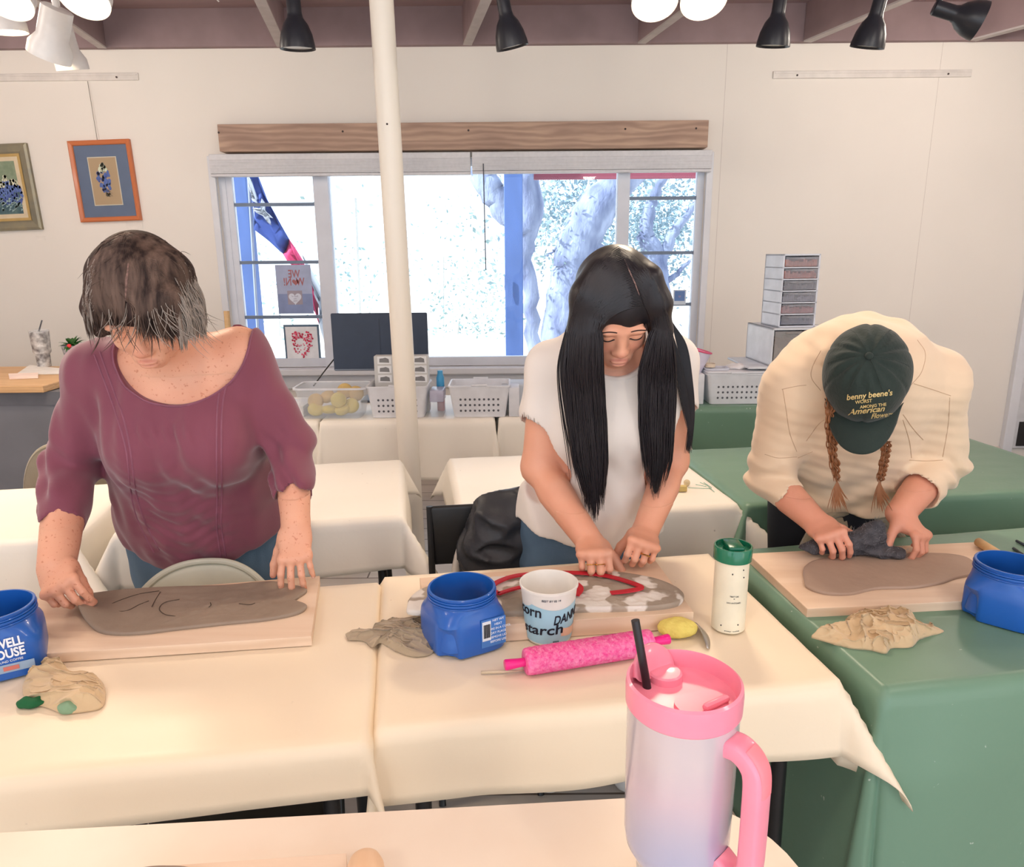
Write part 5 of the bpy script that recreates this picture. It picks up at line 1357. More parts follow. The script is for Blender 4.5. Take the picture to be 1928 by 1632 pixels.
# ---- labelled plastic cup
m_cupw = mat('white_cup_plastic', (236, 232, 224), .35); m_cupb = mat('pale_blue_print', (172, 214, 230), .4, var=(8, .08, None)); m_mark = mat('black_marker_ink', (20, 24, 40), .6)
cb_ = UZ(1033, 1196, TZ); o = thing('yogurt_cup', 'white and pale blue plastic tub with black handwriting, behind the pink roller', 'cup', cb_)
h_ = .118
def rad(z_): return .0445+(.0555-.0445)*z_/h_
M().lathe([(.001, .004), (rad(0)-.003, .004), (rad(h_)-.002, h_-.002), (rad(h_)+.0005, h_+.001), (rad(h_)+.003, h_), (rad(h_)+.003, h_-.004), (rad(h_)+.0008, h_-.005), (rad(0), .002), (rad(0)-.003, 0)], 64, cap0=True).build('cup_wall', m_cupw, o, .6)
k = M(); k.rings([[((rad(z_)+.0012)*math.cos(t), (rad(z_)+.0012)*math.sin(t), z_+zz*(.006*math.sin(t*2+1))) for t in np.linspace(0, 2*PI, 65)[:-1]] for z_, zz in ((.006, 0), (.05, 0), (.088, 1))], True, False, False).build('blue_sleeve', m_cupb, o)
k = M(); k.rings([[((rad(z_)+.0016)*math.cos(t), (rad(z_)+.0016)*math.sin(t), z_+.004*math.sin(t*3)) for t in np.linspace(-1.1, .1, 30)] for z_ in (.022, .040)], False, False, False).build('orange_swirl', mat('orange_print', (238, 196, 168), .5), o)
def cup_text(t_, size, ang, zc, m, rot=0, bold=.0004, width=None, name='handwriting'):
    v, f = text_mesh(t_, size, .0003, bold=bold, shear=.1); va = np.array(v)
    if width: va[:, 0] *= width/(va[:, 0].max()-va[:, 0].min())
    out = []
    for a, b, c in va:
        z_ = zc+a*math.sin(rot)+b; rr = rad(z_)+.0022+c; th = math.radians(ang)+a*math.cos(rot)/rad(z_); out.append((rr*math.cos(th), rr*math.sin(th), z_))
    return link_mesh(name, out, f, m, o, False)
cup_text('corn', .032, -140, .074, m_mark, .03, width=.055); cup_text('starch', .030, -112, .036, m_mark, .08, width=.088)
cup_text('DANNI', .028, -48, .062, m_mark, .12, width=.060); cup_text('EMMI', .005, -76, .012, mat('print_dark', (40, 60, 80), .5), bold=0, name='small_print')
cup_text('BEST BY 02 14', .006, -88, .103, MATS['print_dark'], bold=0, name='small_print')
# ---- cream tumbler with green lid
m_ct = mat('cream_tumbler', (238, 230, 206), .3); m_gl = mat('green_lid', (22, 116, 84), .2, coat=.5, alpha=1)
b = UZ(1370, 1180, TZ); o = thing('travel_tumbler', 'cream travel tumbler with clear green flip lid on the middle table', 'tumbler', b)
M().lathe([(.030, 0), (.0335, .003), (.0335, .15), (.036, .152), (.036, .157), (.0345, .159)], 48).build('tumbler_body', m_ct, o, .6)
M().lathe([(.0345, .152), (.0375, .153), (.038, .178), (.0365, .181), (.034, .181), (.034, .172), (.001, .172)], 48, cap1=False).build('lid', m_gl, o, .6)
M().box(-.016, .016, -.026, .022, .172, .186, bev=.004).build('flip_tab', mat('dark_green_tab', (14, 96, 68), .25), o, .6)
for (u, z_) in ((-.008, .132), (.016, .124), (.014, .140), (.010, .022), (-.024, .018)):
    th = -PI/2+u/.0335; M().sphere((.0336*math.cos(th), .0336*math.sin(th), z_), .0014, .0014, .0017, 8, 6).build('dark_fleck', m_inkb, o)
for t_, sz, zz, w_ in (('TREATY OAK', .0045, .084, .018), ('*', .006, .078, None), ('SAN ANTONIO', .0045, .070, .028), ('stay wild', .003, .008, .03)):
    v, f = text_mesh(t_, sz, .0002); va = np.array(v)
    if w_: va[:, 0] *= w_/(va[:, 0].max()-va[:, 0].min())
    link_mesh('lettering', [((.0338+c)*math.cos(-PI/2-.05+a/.0335), (.0338+c)*math.sin(-PI/2-.05+a/.0335), zz+b_) for a, b_, c in va], f, m_inkb, o, False)
# ---- pink embossed rolling pin
m_pk = mat('hot_pink_rubber', (236, 66, 146), .5, var=(150, .75, (250, 150, 190)), bump=(140, .6, .003)); m_pk2 = mat('hot_pink_smooth', (238, 32, 136), .3)
ra = .0245; a = UZ(988, 1246, TZ+ra+.0); b = UZ(1226, 1208, TZ+ra); a.z = b.z = TZ+ra+.0006; mid = (a+b)/2; d = (b-a); Ln = d.length; ang = math.atan2(d.y, d.x)
o = thing('rolling_pin', 'hot pink rolling pin with embossed swirls and slim handles', 'rolling pin', (mid.x, mid.y, TZ), ang)
nu, nv = 200, 110; V = []; 
for i in range(nu+1):
    x = -Ln/2+Ln*i/nu; row = []
    for j in range(nv):
        t = 2*PI*j/nv; e = min(1, (Ln/2-abs(x))/.006); rr = ra-.004*(1-math.sqrt(max(0, 1-(1-e)**2))) if e < 1 else ra
        u = x/.017; v_ = t*ra/.0128; cu = (u+.5*(int(math.floor(v_)) % 2)) % 1-.5; cv = v_ % 1-.5; q = math.hypot(cu, cv); em = .5+.5*math.cos(q*26) if q < .52 else .2
        if Ln/2-abs(x) > .010 and x < Ln/2-.035: rr += .0026*em-.0016
        row.append((x, rr*math.cos(t), ra+rr*math.sin(t)))
    V.append(row)
M().rings(V).build('embossed_roller', m_pk, o, True)
X = Matrix.Translation((0, 0, ra)) @ Matrix.Rotation(PI/2, 4, 'Y')
for s_ in (-1, 1):
    M().lathe([(.008, .0), (.0082, .012), (.0095, .026), (.0100, .036), (.0088, .038)], 24, X=Matrix.Translation((s_*Ln/2, 0, ra)) @ Matrix.Rotation(s_*PI/2, 4, 'Y')).build('handle', m_pk2, o, .6)
# ---- sponge, ribs, tools
b = UZ(1275, 1196, TZ); o = None
F = Field(); F.ell((0, 0, .017), (.040, .026, .019), None, .01); fs_ = sines(8, 260, 2); F.disp(lambda X, Y, Z: .0010*fs_(X, Y, Z))
V, Q = skin(F, [((-.05, -.04, -.01), (.05, .04, .05), .0016)], 0); V[:, 2] = np.maximum(V[:, 2], 0)
so_ = np_mesh('sponge', V, Q, mat('yellow_sponge', (226, 208, 112), .9, var=(120, .3, (206, 184, 84)), bump=(180, .8, .003)), None); so_.location = b; tag(so_, 'round yellow sponge at the corner of the thick board', 'sponge')
b = UZ(1318, 1196, TZ); k = M(); R1 = []; R2 = []
for i in range(15):
    t = i/14; y = -.055+.10*t; w_ = .004+.011*math.sin(PI*t); R1.append((-w_*.3+.01*t*0, y, .004+.030*math.sin(PI*t)*.6)); R2.append((w_, y, .001))
vs = R1+R2; fs = [(i, i+1, 16+i, 15+i) for i in range(14)]
ro = k.add(vs, fs).build('metal_rib', mat('brushed_steel', (180, 178, 174), .3, metal=.9), None, True, b); add_solid(ro, .0008); tag(ro, 'thin curved metal scraper leaning beside the yellow sponge', 'scraper')
def stick(name, label, cat, p0, p1, z, r, m, r1=None, parts=None):
    a = UZ(*p0, z); b = UZ(*p1, z); c = (a+b)/2; o = M().tube([tuple(a-c), tuple((b-a)*.0), tuple(b-c)], [r, r*1.02, r1 or r], 14).build(name, m, None, True, c); return tag(o, label, cat)
m_stick = mat('tan_stick_wood', (216, 180, 132), .6, var=(10, .3, (190, 148, 104)), stretch=(1, 8, 8))
stick('wooden_tool', 'slim brown wooden tool in front of the thick board, left of the tub', 'clay tool', (944, 1190), (1002, 1187), TZ+.0058, .0052, mat('brown_stick_wood', (160, 96, 70), .5))
stick('wooden_tool', 'slim pale wooden tool in front of the thick board, right of the tub', 'clay tool', (1070, 1187), (1118, 1182), TZ+.0046, .004, m_stick, .0048)
t_ = stick('needle_tool', 'thin pale needle tool lying left of the pink rolling pin', 'clay tool', (906, 1266), (988, 1262), TZ+.0034, .0030, mat('pale_handle', (214, 196, 168), .5), .0008)
b = UZ(112, 1206, TZ); k = M(); k.lathe([(.001, .0), (.030, .001), (.032, .004), (.029, .006), (.001, .0075)], 40)
ob = k.build('plastic_scraper', mat('orange_plastic', (240, 96, 40), .35), None, .6, b); tag(ob, 'orange plastic disc lying half behind the left coffee jug', 'scraper')
# guide stick on right board and dark tools
a = UZ(1838, 1018, .79); b_ = UZ(1880, 1044, .79)
q = stick('guide_stick', 'square end of a pale wooden guide strip at the back of the right board', 'guide strip', (1842, 1020), (1884, 1046), bz+.0125, .011, m_stick)
m_dk = mat('dark_tool_metal', (30, 34, 40), .4)
stick('modelling_tool', 'upper of two thin dark tools at the right edge of the green cloth', 'clay tool', (1914, 1018), (1960, 1042), TZ+.0045, .0035, m_dk)
stick('modelling_tool', 'lower of two thin dark tools at the right edge of the green cloth', 'clay tool', (1908, 1032), (1950, 1060), TZ+.0045, .0035, m_dk)
# ---- rags
def rag(name, label, outline, z0, hmax, m, seed, nf=24, mode='radial', rr=.0065):
    key = [(x, y, 0) for x, y in outline]; key = key[-2:]+key+key[:3]; c = catmull(key, 5)[10:-15]
    P = np.array([list(UZ(q[0], q[1], z0+.006))[:2] for q in c]); cen = P.mean(0); r = np.random.default_rng(seed); F = Field(); n = len(P)
    R0 = np.linalg.norm(P-cen, axis=1)
    for i in range(0, n, 2):      # base sheet spreads to the outline
        e = P[i]; mid_ = cen+(e-cen)*.55; hm = hmax*.55
        F.cone((cen[0], cen[1], z0+hm*.35), (mid_[0], mid_[1], z0+hm*.25), .010, .008, .006, side=(0, 0, 1), da=.020, db=.016)
        F.cone((mid_[0], mid_[1], z0+hm*.25), (e[0], e[1], z0+.004), .008, .003, .005, side=(0, 0, 1), da=.014, db=.009)
    ax = P[R0.argmax()]-cen; ax /= np.linalg.norm(ax); an = np.array([-ax[1], ax[0]]); wid = np.abs((P-cen) @ an).max(); ln = np.abs((P-cen) @ ax).max()
    for k in range(nf):
        if mode == 'radial':
            i = int(r.integers(n)); e = P[i]*.94+cen*.06; s0 = cen+r.normal(size=2)*.012; bend = r.normal()*.018
            d = e-s0; nn = np.array([-d[1], d[0]]); nn = nn/np.linalg.norm(nn)
            pts = [s0+d*t+nn*bend*math.sin(PI*t)+nn*.004*math.sin(9*t+k) for t in np.linspace(0, 1, 10)]
            zs = [hmax*(1-t**1.5)*.85*r.uniform(.85, 1)+.003 for t in np.linspace(0, 1, 10)]; rs = [rr*(1.15-.6*t)*r.uniform(.8, 1.2) for t in np.linspace(0, 1, 10)]
        elif mode == 'wrap':      # loops around the bundle
            v = -1+2*(k+.5)/nf; amp_ = r.uniform(.75, 1.0); pts = []; zs = []; rs = []
            for t in np.linspace(-1, 1, 14):
                q = cen+ax*(t*ln*.86*math.sqrt(max(0, 1-v*v*.6)))+an*(v*wid*.80*(1-.25*t*t)+.010*math.sin(t*3.2+v*4+seed)); pts.append(q)
                rad2 = min(1, (t*.95)**2+v*v*.8); zs.append(.004+hmax*math.sqrt(max(0, 1-rad2))*amp_); rs.append(rr*(1-.35*abs(t)))
        else:
            i = int(r.integers(n)); c0 = cen+(P[i]-cen)*math.sqrt(r.uniform())*.86; an0 = r.uniform(0, PI)+(0 if r.uniform() < .5 else .6); L0 = r.uniform(.022, .055); cv = r.normal()*22
            pts = []; zs = []; rs = []
            for t in np.linspace(-.5, .5, 9):
                a_ = an0+cv*t*L0; q = c0+np.array([math.cos(a_), math.sin(a_)])*t*L0*2
                dd = q-cen; ii = np.argmin(np.abs(np.arctan2((P-cen)[:, 1], (P-cen)[:, 0])-math.atan2(dd[1], dd[0]))); f_ = min(1.0, np.linalg.norm(dd)/(R0[ii]+1e-6))
                if f_ > .97: q = cen+dd*(.97/f_*np.linalg.norm(dd)/np.linalg.norm(dd)); 
                pts.append(q); zs.append(.004+hmax*max(0, 1-f_**1.6)*r.uniform(.92, 1)*(.8+.25*math.cos(t*2.5))); rs.append(rr*(1-1.1*abs(t))+.001)
        for j in range(len(pts)-1): F.cone((*pts[j], z0+zs[j]), (*pts[j+1], z0+zs[j+1]), rs[j], rs[j+1], .0022 if mode == 'wrap' else .0034)
    g = sines(6, 150, seed); F.disp(lambda X, Y, Z: .0008*g(X, Y, Z))
    lo = P.min(0)-.012; hi = P.max(0)+.012
    V, Q = skin(F, [((lo[0], lo[1], z0-.002), (hi[0], hi[1], z0+hmax+.02), .0019)], 1); V[:, 2] = np.maximum(V[:, 2], z0+.0005)
    o = np_mesh(name, V-np.array([cen[0], cen[1], z0]), Q, m, None); o.location = (cen[0], cen[1], z0); tag(o, label, 'rag'); return o
def sheet_rag(name, label, outline, z0, hmax, m, seed, amp=.012, f0=20, ani=(1, 1, 0)):
    """crumpled cloth: polar sheet with sharp crossing creases, pinched sideways along them"""
    key = [(x, y, 0) for x, y in outline]; key = key[-2:]+key+key[:3]; c = catmull(key, 6)[12:-18]
    P = np.array([list(UZ(q[0], q[1], z0+.006))[:2] for q in c]); cen = P.mean(0); Pn = np.concatenate([P, P[:1]]); L = np.r_[0, np.cumsum(np.linalg.norm(np.diff(Pn, axis=0), axis=1))]
    N_ = 300; t = np.linspace(0, L[-1], N_+1)[:-1]; P = np.c_[np.interp(t, L, Pn[:, 0]), np.interp(t, L, Pn[:, 1])]
    if np.sum(P[:, 0]*np.roll(P[:, 1], -1)-np.roll(P[:, 0], -1)*P[:, 1]) < 0: P = P[::-1]
    ca, sa = math.cos(ani[2]), math.sin(ani[2])
    def crease(x, y):
        u = (x*ca+y*sa)*ani[0]; v = (-x*sa+y*ca)*ani[1]; wx = u+.020*(vnoise(u*24, v*24, seed)-.5); wy = v+.020*(vnoise(u*24+7, v*24, seed+3)-.5)
        r1 = 1-np.abs(2*vnoise(wx*f0, wy*f0, seed+1)-1); r2 = 1-np.abs(2*vnoise(wx*f0*1.9+3, wy*f0*1.9, seed+5)-1); r3 = 1-np.abs(2*vnoise(wx*f0*4.1, wy*f0*4.1+5, seed+9)-1)
        return r1**2.2*1.0+r2**2*.55+r3**1.6*.20
    K = 70; R = []
    for k in range(K+1):
        s_ = 1-k/K*.997; q = cen+(P-cen)*s_; x, y = q[:, 0]-cen[0], q[:, 1]-cen[1]; e = .0015
        h0 = crease(x, y); gx = (crease(x+e, y)-h0)/e; gy = (crease(x, y+e)-h0)/e; ed = min(1, (1-s_)*5+.18)
        z = .0012+hmax*(1-s_**2.4)*(.55+.45*vnoise(x*22, y*22, seed+2))*.8+amp*h0*ed
        g = np.hypot(gx, gy)+1e-6; pin = np.minimum(g*.00004*ed, .0035); R.append(np.c_[x+gx/g*pin, y+gy/g*pin, z])
    R.insert(0, np.c_[R[0][:, 0], R[0][:, 1], R[0][:, 2]*0+.0002])
    k = M(); k.rings([[tuple(v) for v in r_] for r_ in R]); o = k.build(name, m, None, True, (cen[0], cen[1], z0)); tag(o, label, 'rag'); return o
m_rag = mat('beige_rag', (206, 180, 142), .85, sheen=.3, var=(16, .18, (184, 152, 112)), bump=(300, .3, .001)); m_rag2 = mat('grey_beige_rag', (178, 160, 134), .85, sheen=.3, var=(14, .35, (132, 116, 96)), bump=(300, .3, .001))
rg = sheet_rag('cloth_rag', 'twisted beige rag with green patches in front of the left coffee jug', [(42, 1300), (48, 1272), (75, 1252), (108, 1248), (128, 1266), (160, 1266), (190, 1278), (198, 1300), (192, 1326), (165, 1334), (120, 1338), (84, 1326), (50, 1318)], TZ, .022, m_rag, 5, .014, 24, (.5, 1.4, -.15))
for nm, (px, py), rr3, col in (('green_patch', (58, 1322), (.024, .012, .009), (24, 96, 56)), ('pale_green_patch', (132, 1331), (.018, .013, .013), (132, 164, 132))):
    q = A(UZ(px, py, TZ+.006)); F = Field(); F.ell(q, rr3, None, .01); F.cone(q-A((.012, .004, 0)), q+A((.014, .008, .004)), .006, .004, .003); g_ = sines(5, 260, 5); F.disp(lambda X, Y, Z: .0022*g_(X, Y, Z))
    V, Q = skin(F, [(tuple(q-.04), tuple(q+.04), .0016)], 1); V[:, 2] = np.maximum(V[:, 2], TZ+.0004); np_mesh(nm, V, Q, mat(nm, col, .85), rg, tuple(rg.location))
sheet_rag('cloth_rag', 'grey beige rag bridging the gap left of the middle jug', [(650, 1190), (672, 1188), (690, 1194), (704, 1180), (730, 1166), (770, 1160), (800, 1162), (820, 1180), (818, 1220), (790, 1232), (755, 1226), (728, 1212), (715, 1206), (700, 1214), (684, 1202), (655, 1200)], TZ, .016, m_rag2, 7, .011, 26, (.55, 1.5, -.35))
sheet_rag('cloth_rag', 'crumpled tan rag on the green cloth in front of the wide board', [(1528, 1196), (1570, 1182), (1590, 1170), (1598, 1158), (1625, 1151), (1655, 1153), (1690, 1155), (1722, 1161), (1732, 1174), (1778, 1184), (1735, 1198), (1716, 1214), (1680, 1216), (1668, 1226), (1640, 1220), (1590, 1214)], TZ, .030, m_rag, 11, .016, 26)
# ---- fuzzy grey cloth in the hands of the person with the cap
m_fz = mat('charcoal_fuzz', (86, 84, 88), .95, var=(60, .7, (44, 44, 50)), bump=(120, .8, .004))
F = Field(); cz = A(UZ(1632, 1040, .79)); F.ell(cz+A((-.01, .015, .022)), (.060, .030, .028), None, .03); F.ell(cz+A((-.085, .02, .005)), (.075, .022, .013), None, .03); F.ell(cz+A((.02, .01, .045)), (.028, .022, .035), None, .03); F.ell(cz+A((.045, -.005, .002)), (.045, .022, .010), None, .02)
ff = sines(8, 170, 4); fg = sines(6, 60, 6); F.disp(lambda X, Y, Z: .0030*ff(X, Y, Z)+.006*fg(X, Y, Z))
V, Q = skin(F, [(tuple(cz-A((.18, .06, .03))), tuple(cz+A((.12, .07, .10))), .0025)], 0); V[:, 2] = np.maximum(V[:, 2], bz+.0085)
fz = np_mesh('fuzzy_cloth', V-cz, Q, m_fz, None); fz.location = cz; tag(fz, 'charcoal fuzzy cloth pinched between the hands over the right clay slab', 'cloth')
SP = []; r = np.random.default_rng(2); nV = len(V)
for i in range(900):
    p0 = V[r.integers(nV)]; d = r.normal(size=3)*.004+A((0, -.002, .003)); SP.append(([p0, p0+d*.6, p0+d+r.normal(size=3)*.0015], .0004))
strands('fuzz_fibres', SP, mat('pale_fuzz', (140, 138, 142), .9), fz, cz, n=3)
# ---- foreground: pink tumbler, board, roller end
b = UZ(1281, 1440, .98)
ztop = ftz+.305; lc = UZ(1288, 1292, ztop-.012); R0 = .0545
o = thing('handled_tumbler', 'large pastel tumbler with pink lid, pink handle and black straw in the foreground', 'tumbler', (lc.x, lc.y, ftz))
def grad_mat():
    m = mat('pastel_gradient_metal', (206, 200, 220), .22, metal=.25, var=None, coat=.4); nt = m.node_tree; N = nt.nodes; L = nt.links; bb = N['Principled BSDF']
    tc = N.new('ShaderNodeTexCoord'); sp = N.new('ShaderNodeSeparateXYZ'); L.new(tc.outputs['Object'], sp.inputs[0]); mr = N.new('ShaderNodeMapRange'); mr.inputs['From Min'].default_value = 0; mr.inputs['From Max'].default_value = .27
    nz = N.new('ShaderNodeTexNoise'); nz.inputs['Scale'].default_value = 9; L.new(tc.outputs['Object'], nz.inputs['Vector']); ad = N.new('ShaderNodeMath'); ad.operation = 'MULTIPLY_ADD'; ad.inputs[1].default_value = .05
    L.new(nz.outputs['Fac'], ad.inputs[0]); L.new(sp.outputs['Z'], ad.inputs[2]); L.new(ad.outputs[0], mr.inputs['Value'])
    cr = N.new('ShaderNodeValToRGB'); e = cr.color_ramp.elements; cols = [(0, (240, 232, 170)), (.22, (234, 230, 180)), (.34, (184, 204, 200)), (.52, (172, 178, 208)), (.66, (184, 182, 204)), (.84, (204, 188, 200)), (1, (206, 196, 202))]
    e[0].position = 0; e[0].color = (*lin(cols[0][1]), 1); e[1].position = 1; e[1].color = (*lin(cols[-1][1]), 1)
    for p_, c_ in cols[1:-1]: q = e.new(p_); q.color = (*lin(c_), 1)
    L.new(mr.outputs[0], cr.inputs[0]); L.new(cr.outputs[0], bb.inputs['Base Color']); return m
m_pl = mat('candy_pink_plastic', (250, 148, 172), .35, coat=.2)
hb_ = .305
M().lathe([(.030, 0), (.037, .002), (.0385, .075), (.0395, .092), (.044, .104), (.0505, .116), (.0525, .13), (.0535, .20), (.0540, .276)], 72).build('tumbler_body', grad_mat(), o, .7)
M().lathe([(.0542, .274), (.0556, .276), (.0560, .293), (.0552, .3), (.0525, .302), (.0510, .297), (.0500, .284), (.001, .283)], 72, cap0=False, cap1=True).build('lid', m_pl, o, .5)
lid = o.children[-1]
M().lathe([(.018, .283), (.017, .290), (.015, .2915), (.001, .292)], 32, X=T3(-.012, .030, 0)).build('straw_socket', m_pl, lid, .5)
# raised spout wall, sliding cover and drink tab
k = M(); k.rings([[((.0515-q)*math.cos(t), (.0515-q)*math.sin(t), .286+zz*(math.sin((t-1.55)/(2.75-1.55)*PI)**.5 if 1.55 < t < 2.75 else 0)) for t in np.linspace(1.56, 2.74, 20)] for q, zz in ((0, 0), (-.001, .028), (.004, .029), (.008, .010), (.016, .002))], False, False, False).build('spout_guard', m_pl, lid, True)
k = M(); k.prism(superround(.026, .017, .015), .2835, .2895, X=T3(.012, -.020, 0, rz=.35)).build('slide_cover', m_pl, lid, .5)
M().box(-.016, .016, -.004, .004, .289, .296, X=T3(.024, -.026, 0, rz=.55), bev=.0035).build('drink_tab', m_pl, lid, .6)
# handle: swept rounded bar
hz = [(.048, .0, .256), (.062, .0, .257), (.074, .0, .250), (.080, 0, .236), (.081, 0, .20), (.081, 0, .16), (.080, 0, .134), (.074, 0, .122), (.062, 0, .120), (.048, 0, .128)]
hp_ = catmull(hz, 6); Xh = Matrix.Rotation(math.radians(-46), 4, 'Z')
def bar(path, w, t, X):
    R = []
    for i, p in enumerate(path):
        p = Vector(p); d = (Vector(path[min(i+1, len(path)-1)])-Vector(path[max(i-1, 0)])).normalized(); y = Vector((0, 1, 0)); n_ = d.cross(y).normalized()
        R.append([p+y*w*np.sign(math.cos(a))*abs(math.cos(a))**.45+n_*t*np.sign(math.sin(a))*abs(math.sin(a))**.45 for a in np.linspace(0, 2*PI, 21)[:-1]])
    return M().rings(R, X=X)
bar(hp_, .0135, .0095, Xh).build('handle', m_pl, o, 1.0)
gp = hp_[8:22]; bar([tuple(Vector(p)+Vector((.0035, 0, .003))) for p in gp], .0095, .0075, Xh).build('grip_pad', mat('coral_pink_grip', (252, 138, 150), .5), o, 1.0)
sa = UZ(1212, 1296, ztop-.01); sb_ = Vector((0, 0, 0)); p0 = Vector((-.034, .014, .290)); p1 = Vector((-.0455, .022, .352))
M().tube([tuple(Vector((-.031, .012, .27))), tuple(p0), tuple(p1)], .0042, 16).build('straw', mat('black_straw', (36, 32, 36), .3), o)
# foreground board, clay and roller end
a = UZ(655, 1612, ftz+.018)
fb = board('wooden_board', 'pale wooden board at the bottom edge on the foreground table', [(250, 1634), (652, 1606), (658, 1720), (150, 1760)], ftz+.001, .018)
sl = slab('clay_slab', 'grey clay edge showing at the very bottom of the foreground board', [(240, 1640), (270, 1630), (310, 1626), (350, 1628), (380, 1640), (370, 1690), (300, 1700), (250, 1680)], ftz+.019, .008, m_clay)
p = UZ(685, 1592, ftz+.035); q_ = UZ(692, 1690, ftz+.035); d = (q_-p).normalized()
o = thing('rolling_pin', 'rounded end of a light wooden rolling pin at the bottom edge', 'rolling pin', (p.x, p.y, ftz))
R = [(0, .004), (.004, .012), (.010, .0175), (.020, .021), (.05, .0225), (.26, .0225)]
k = M(); zz = d.to_track_quat('Z', 'Y').to_matrix().to_4x4(); k.lathe([(max(r_, .001), t_) for t_, r_ in R], 32, X=Matrix.Translation((0, 0, .0235)) @ zz); k.build('roller_end', mat('maple_wood', (232, 196, 160), .45, var=(12, .25, (214, 172, 130)), stretch=(8, 1, 8)), o, .9)
# round-backed chairs -------------------------------------------------------
def round_chair(x, y, rz, label, m, ribs=True, w=.21, top=.86, seatz=.47, bot=.5):
    o = thing('round_backed_chair', label, 'chair', (x, y, 0), rz); k = M(); R = []; nU, nV_ = 60, 26
    for side in (0, 1):
        for i in range(nU+1):
            a = -1+2*i/nU; row = []
            for j in range(nV_+1):
                v_ = j/nV_; hgt = math.sqrt(max(0, 1-abs(a*.985)**2.6)); z_ = bot+(top-bot)*hgt*v_; yy = .075*a*a+(.0 if side else .038)*math.sqrt(max(.02, hgt))*(max(0, math.sin(PI*v_))**.25*.8+.2); rib = (.0035*abs(math.sin(a*nU*.26*PI)) if ribs else 0)
                row.append((a*w, -(yy+rib)+.05 if not side else -.075*a*a+.05, z_))
            R.append(row)
    vs = [p for r_ in R for p in r_]; n = nV_+1; fs = []
    for s_ in (0, 1):
        for i in range(nU):
            for j in range(nV_):
                q = [(s_*(nU+1)+i)*n+j, (s_*(nU+1)+i+1)*n+j, (s_*(nU+1)+i+1)*n+j+1, (s_*(nU+1)+i)*n+j+1]; fs.append(tuple(q if not s_ else q[::-1]))
    k.add(vs, fs).build('backrest', m, o, 1.0)
    rim = [(a*w*1.0, -.075*a*a+.048-.019, bot+(top-bot)*math.sqrt(max(0, 1-abs(a*.985)**2.6))+.001) for a in np.linspace(-1, 1, 50)]
    M().tube(rim, .012 if ribs else .008, 10).build('back_piping', m, o)
    M().lathe([(.18, seatz-.06), (.205, seatz-.05), (.21, seatz-.02), (.19, seatz), (.001, seatz+.004)], 40, X=T3(0, -.17, 0)).build('seat', m, o, .8) if False else M().lathe([(.17, seatz-.06), (.19, seatz-.05), (.195, seatz-.02), (.18, seatz), (.001, seatz+.004)], 40, X=T3(0, -.13, 0)).build('seat', m, o, .8)
    for sx in (-1, 1):
        for sy in (-.26, .0): M().tube([(sx*.12, sy, seatz-.055), (sx*.16, sy*1.15-(.02 if sy else -.02), 0)], [.012, .008], 10).build('leg', m_leg, o)
        M().tube([(sx*.15, .0, seatz-.03), (sx*.17, .035, bot+.05)], .011, 8).build('back_support', m_leg, o)
    return o
m_cord = mat('taupe_corduroy', (150, 138, 116), .9, sheen=.5, var=(20, .2, (112, 100, 82)), bump=(200, .4, .002)); m_gfab = mat('pale_grey_vinyl', (196, 196, 180), .5, var=(5, .1, None))
round_chair(-.76, 1.635, math.radians(8), 'pale grey round-backed chair in front of the person in maroon', m_gfab, False, .205, .768)
round_chair(.925, 1.845, math.radians(9), 'ribbed taupe round-backed chair between green table and person in cap', m_cord, True, .200, .805)
round_chair(-1.66, 2.62, math.radians(190), 'ribbed taupe chair back at the far left behind the white table', m_cord, True, .20, .83)
# jacket over a chair back beside the person in white
m_jk = mat('black_nylon_jacket', (44, 46, 52), .45, var=(8, .3, (28, 30, 36)), bump=(18, .5, .008))
jc = A(UY(935, 1020, 1.90)); F = Field()
F.chain([A(UY(985, 950, 1.90)), A(UY(930, 972, 1.90)), A(UY(893, 1030, 1.89))], [.045, .05, .035], .04, side=(0, 0, 1), dep=[.05, .06, .05])
F.chain([A(UY(975, 1000, 1.90)), A(UY(935, 1040, 1.90)), A(UY(905, 1100, 1.89))], [.08, .08, .05], .05, side=(1, 0, 0), dep=[.06, .07, .06])
F.cone(A(UY(960, 1010, 1.92)), A(UY(950, 1180, 1.92)), .085, .09, .05, side=(1, 0, 0), da=.06, db=.05)
fa_ = sines(7, 42, 71); fb_ = sines(5, 22, 72)
F.disp(lambda X, Y, Z: -.009*(1-2*np.abs(fa_(X, Y, Z)))-.006*fb_(X, Y, Z))
V, Q = skin(F, [((-.2, 1.75, .42), (.16, 2.08, .98), .006)]); o = np_mesh('jacket', V-A((jc[0], jc[1], .42)), Q, m_jk, None); o.location = (jc[0], jc[1], .42); tag(o, 'crumpled black jacket draped over a chair left of the white T-shirt', 'jacket')
o = thing('folding_chair', 'black metal folding chair mostly hidden under the black jacket', 'chair', (-.10, 1.985, 0), math.radians(8))
for sx in (-1, 1):
    M().tube([(sx*.14, .0, .80), (sx*.14, -.04, .45), (sx*.14, -.25, 0)], .010, 10).build('front_leg', m_leg, o); M().tube([(sx*.12, -.2, .44), (sx*.12, .12, 0)], .010, 10).build('rear_leg', m_leg, o)
M().box(-.14, .14, -.012, .012, .62, .80, bev=.01).build('backrest', m_leg, o, .6); M().box(-.14, .14, -.30, .04, .435, .455, bev=.008).build('seat', m_leg, o, .6)
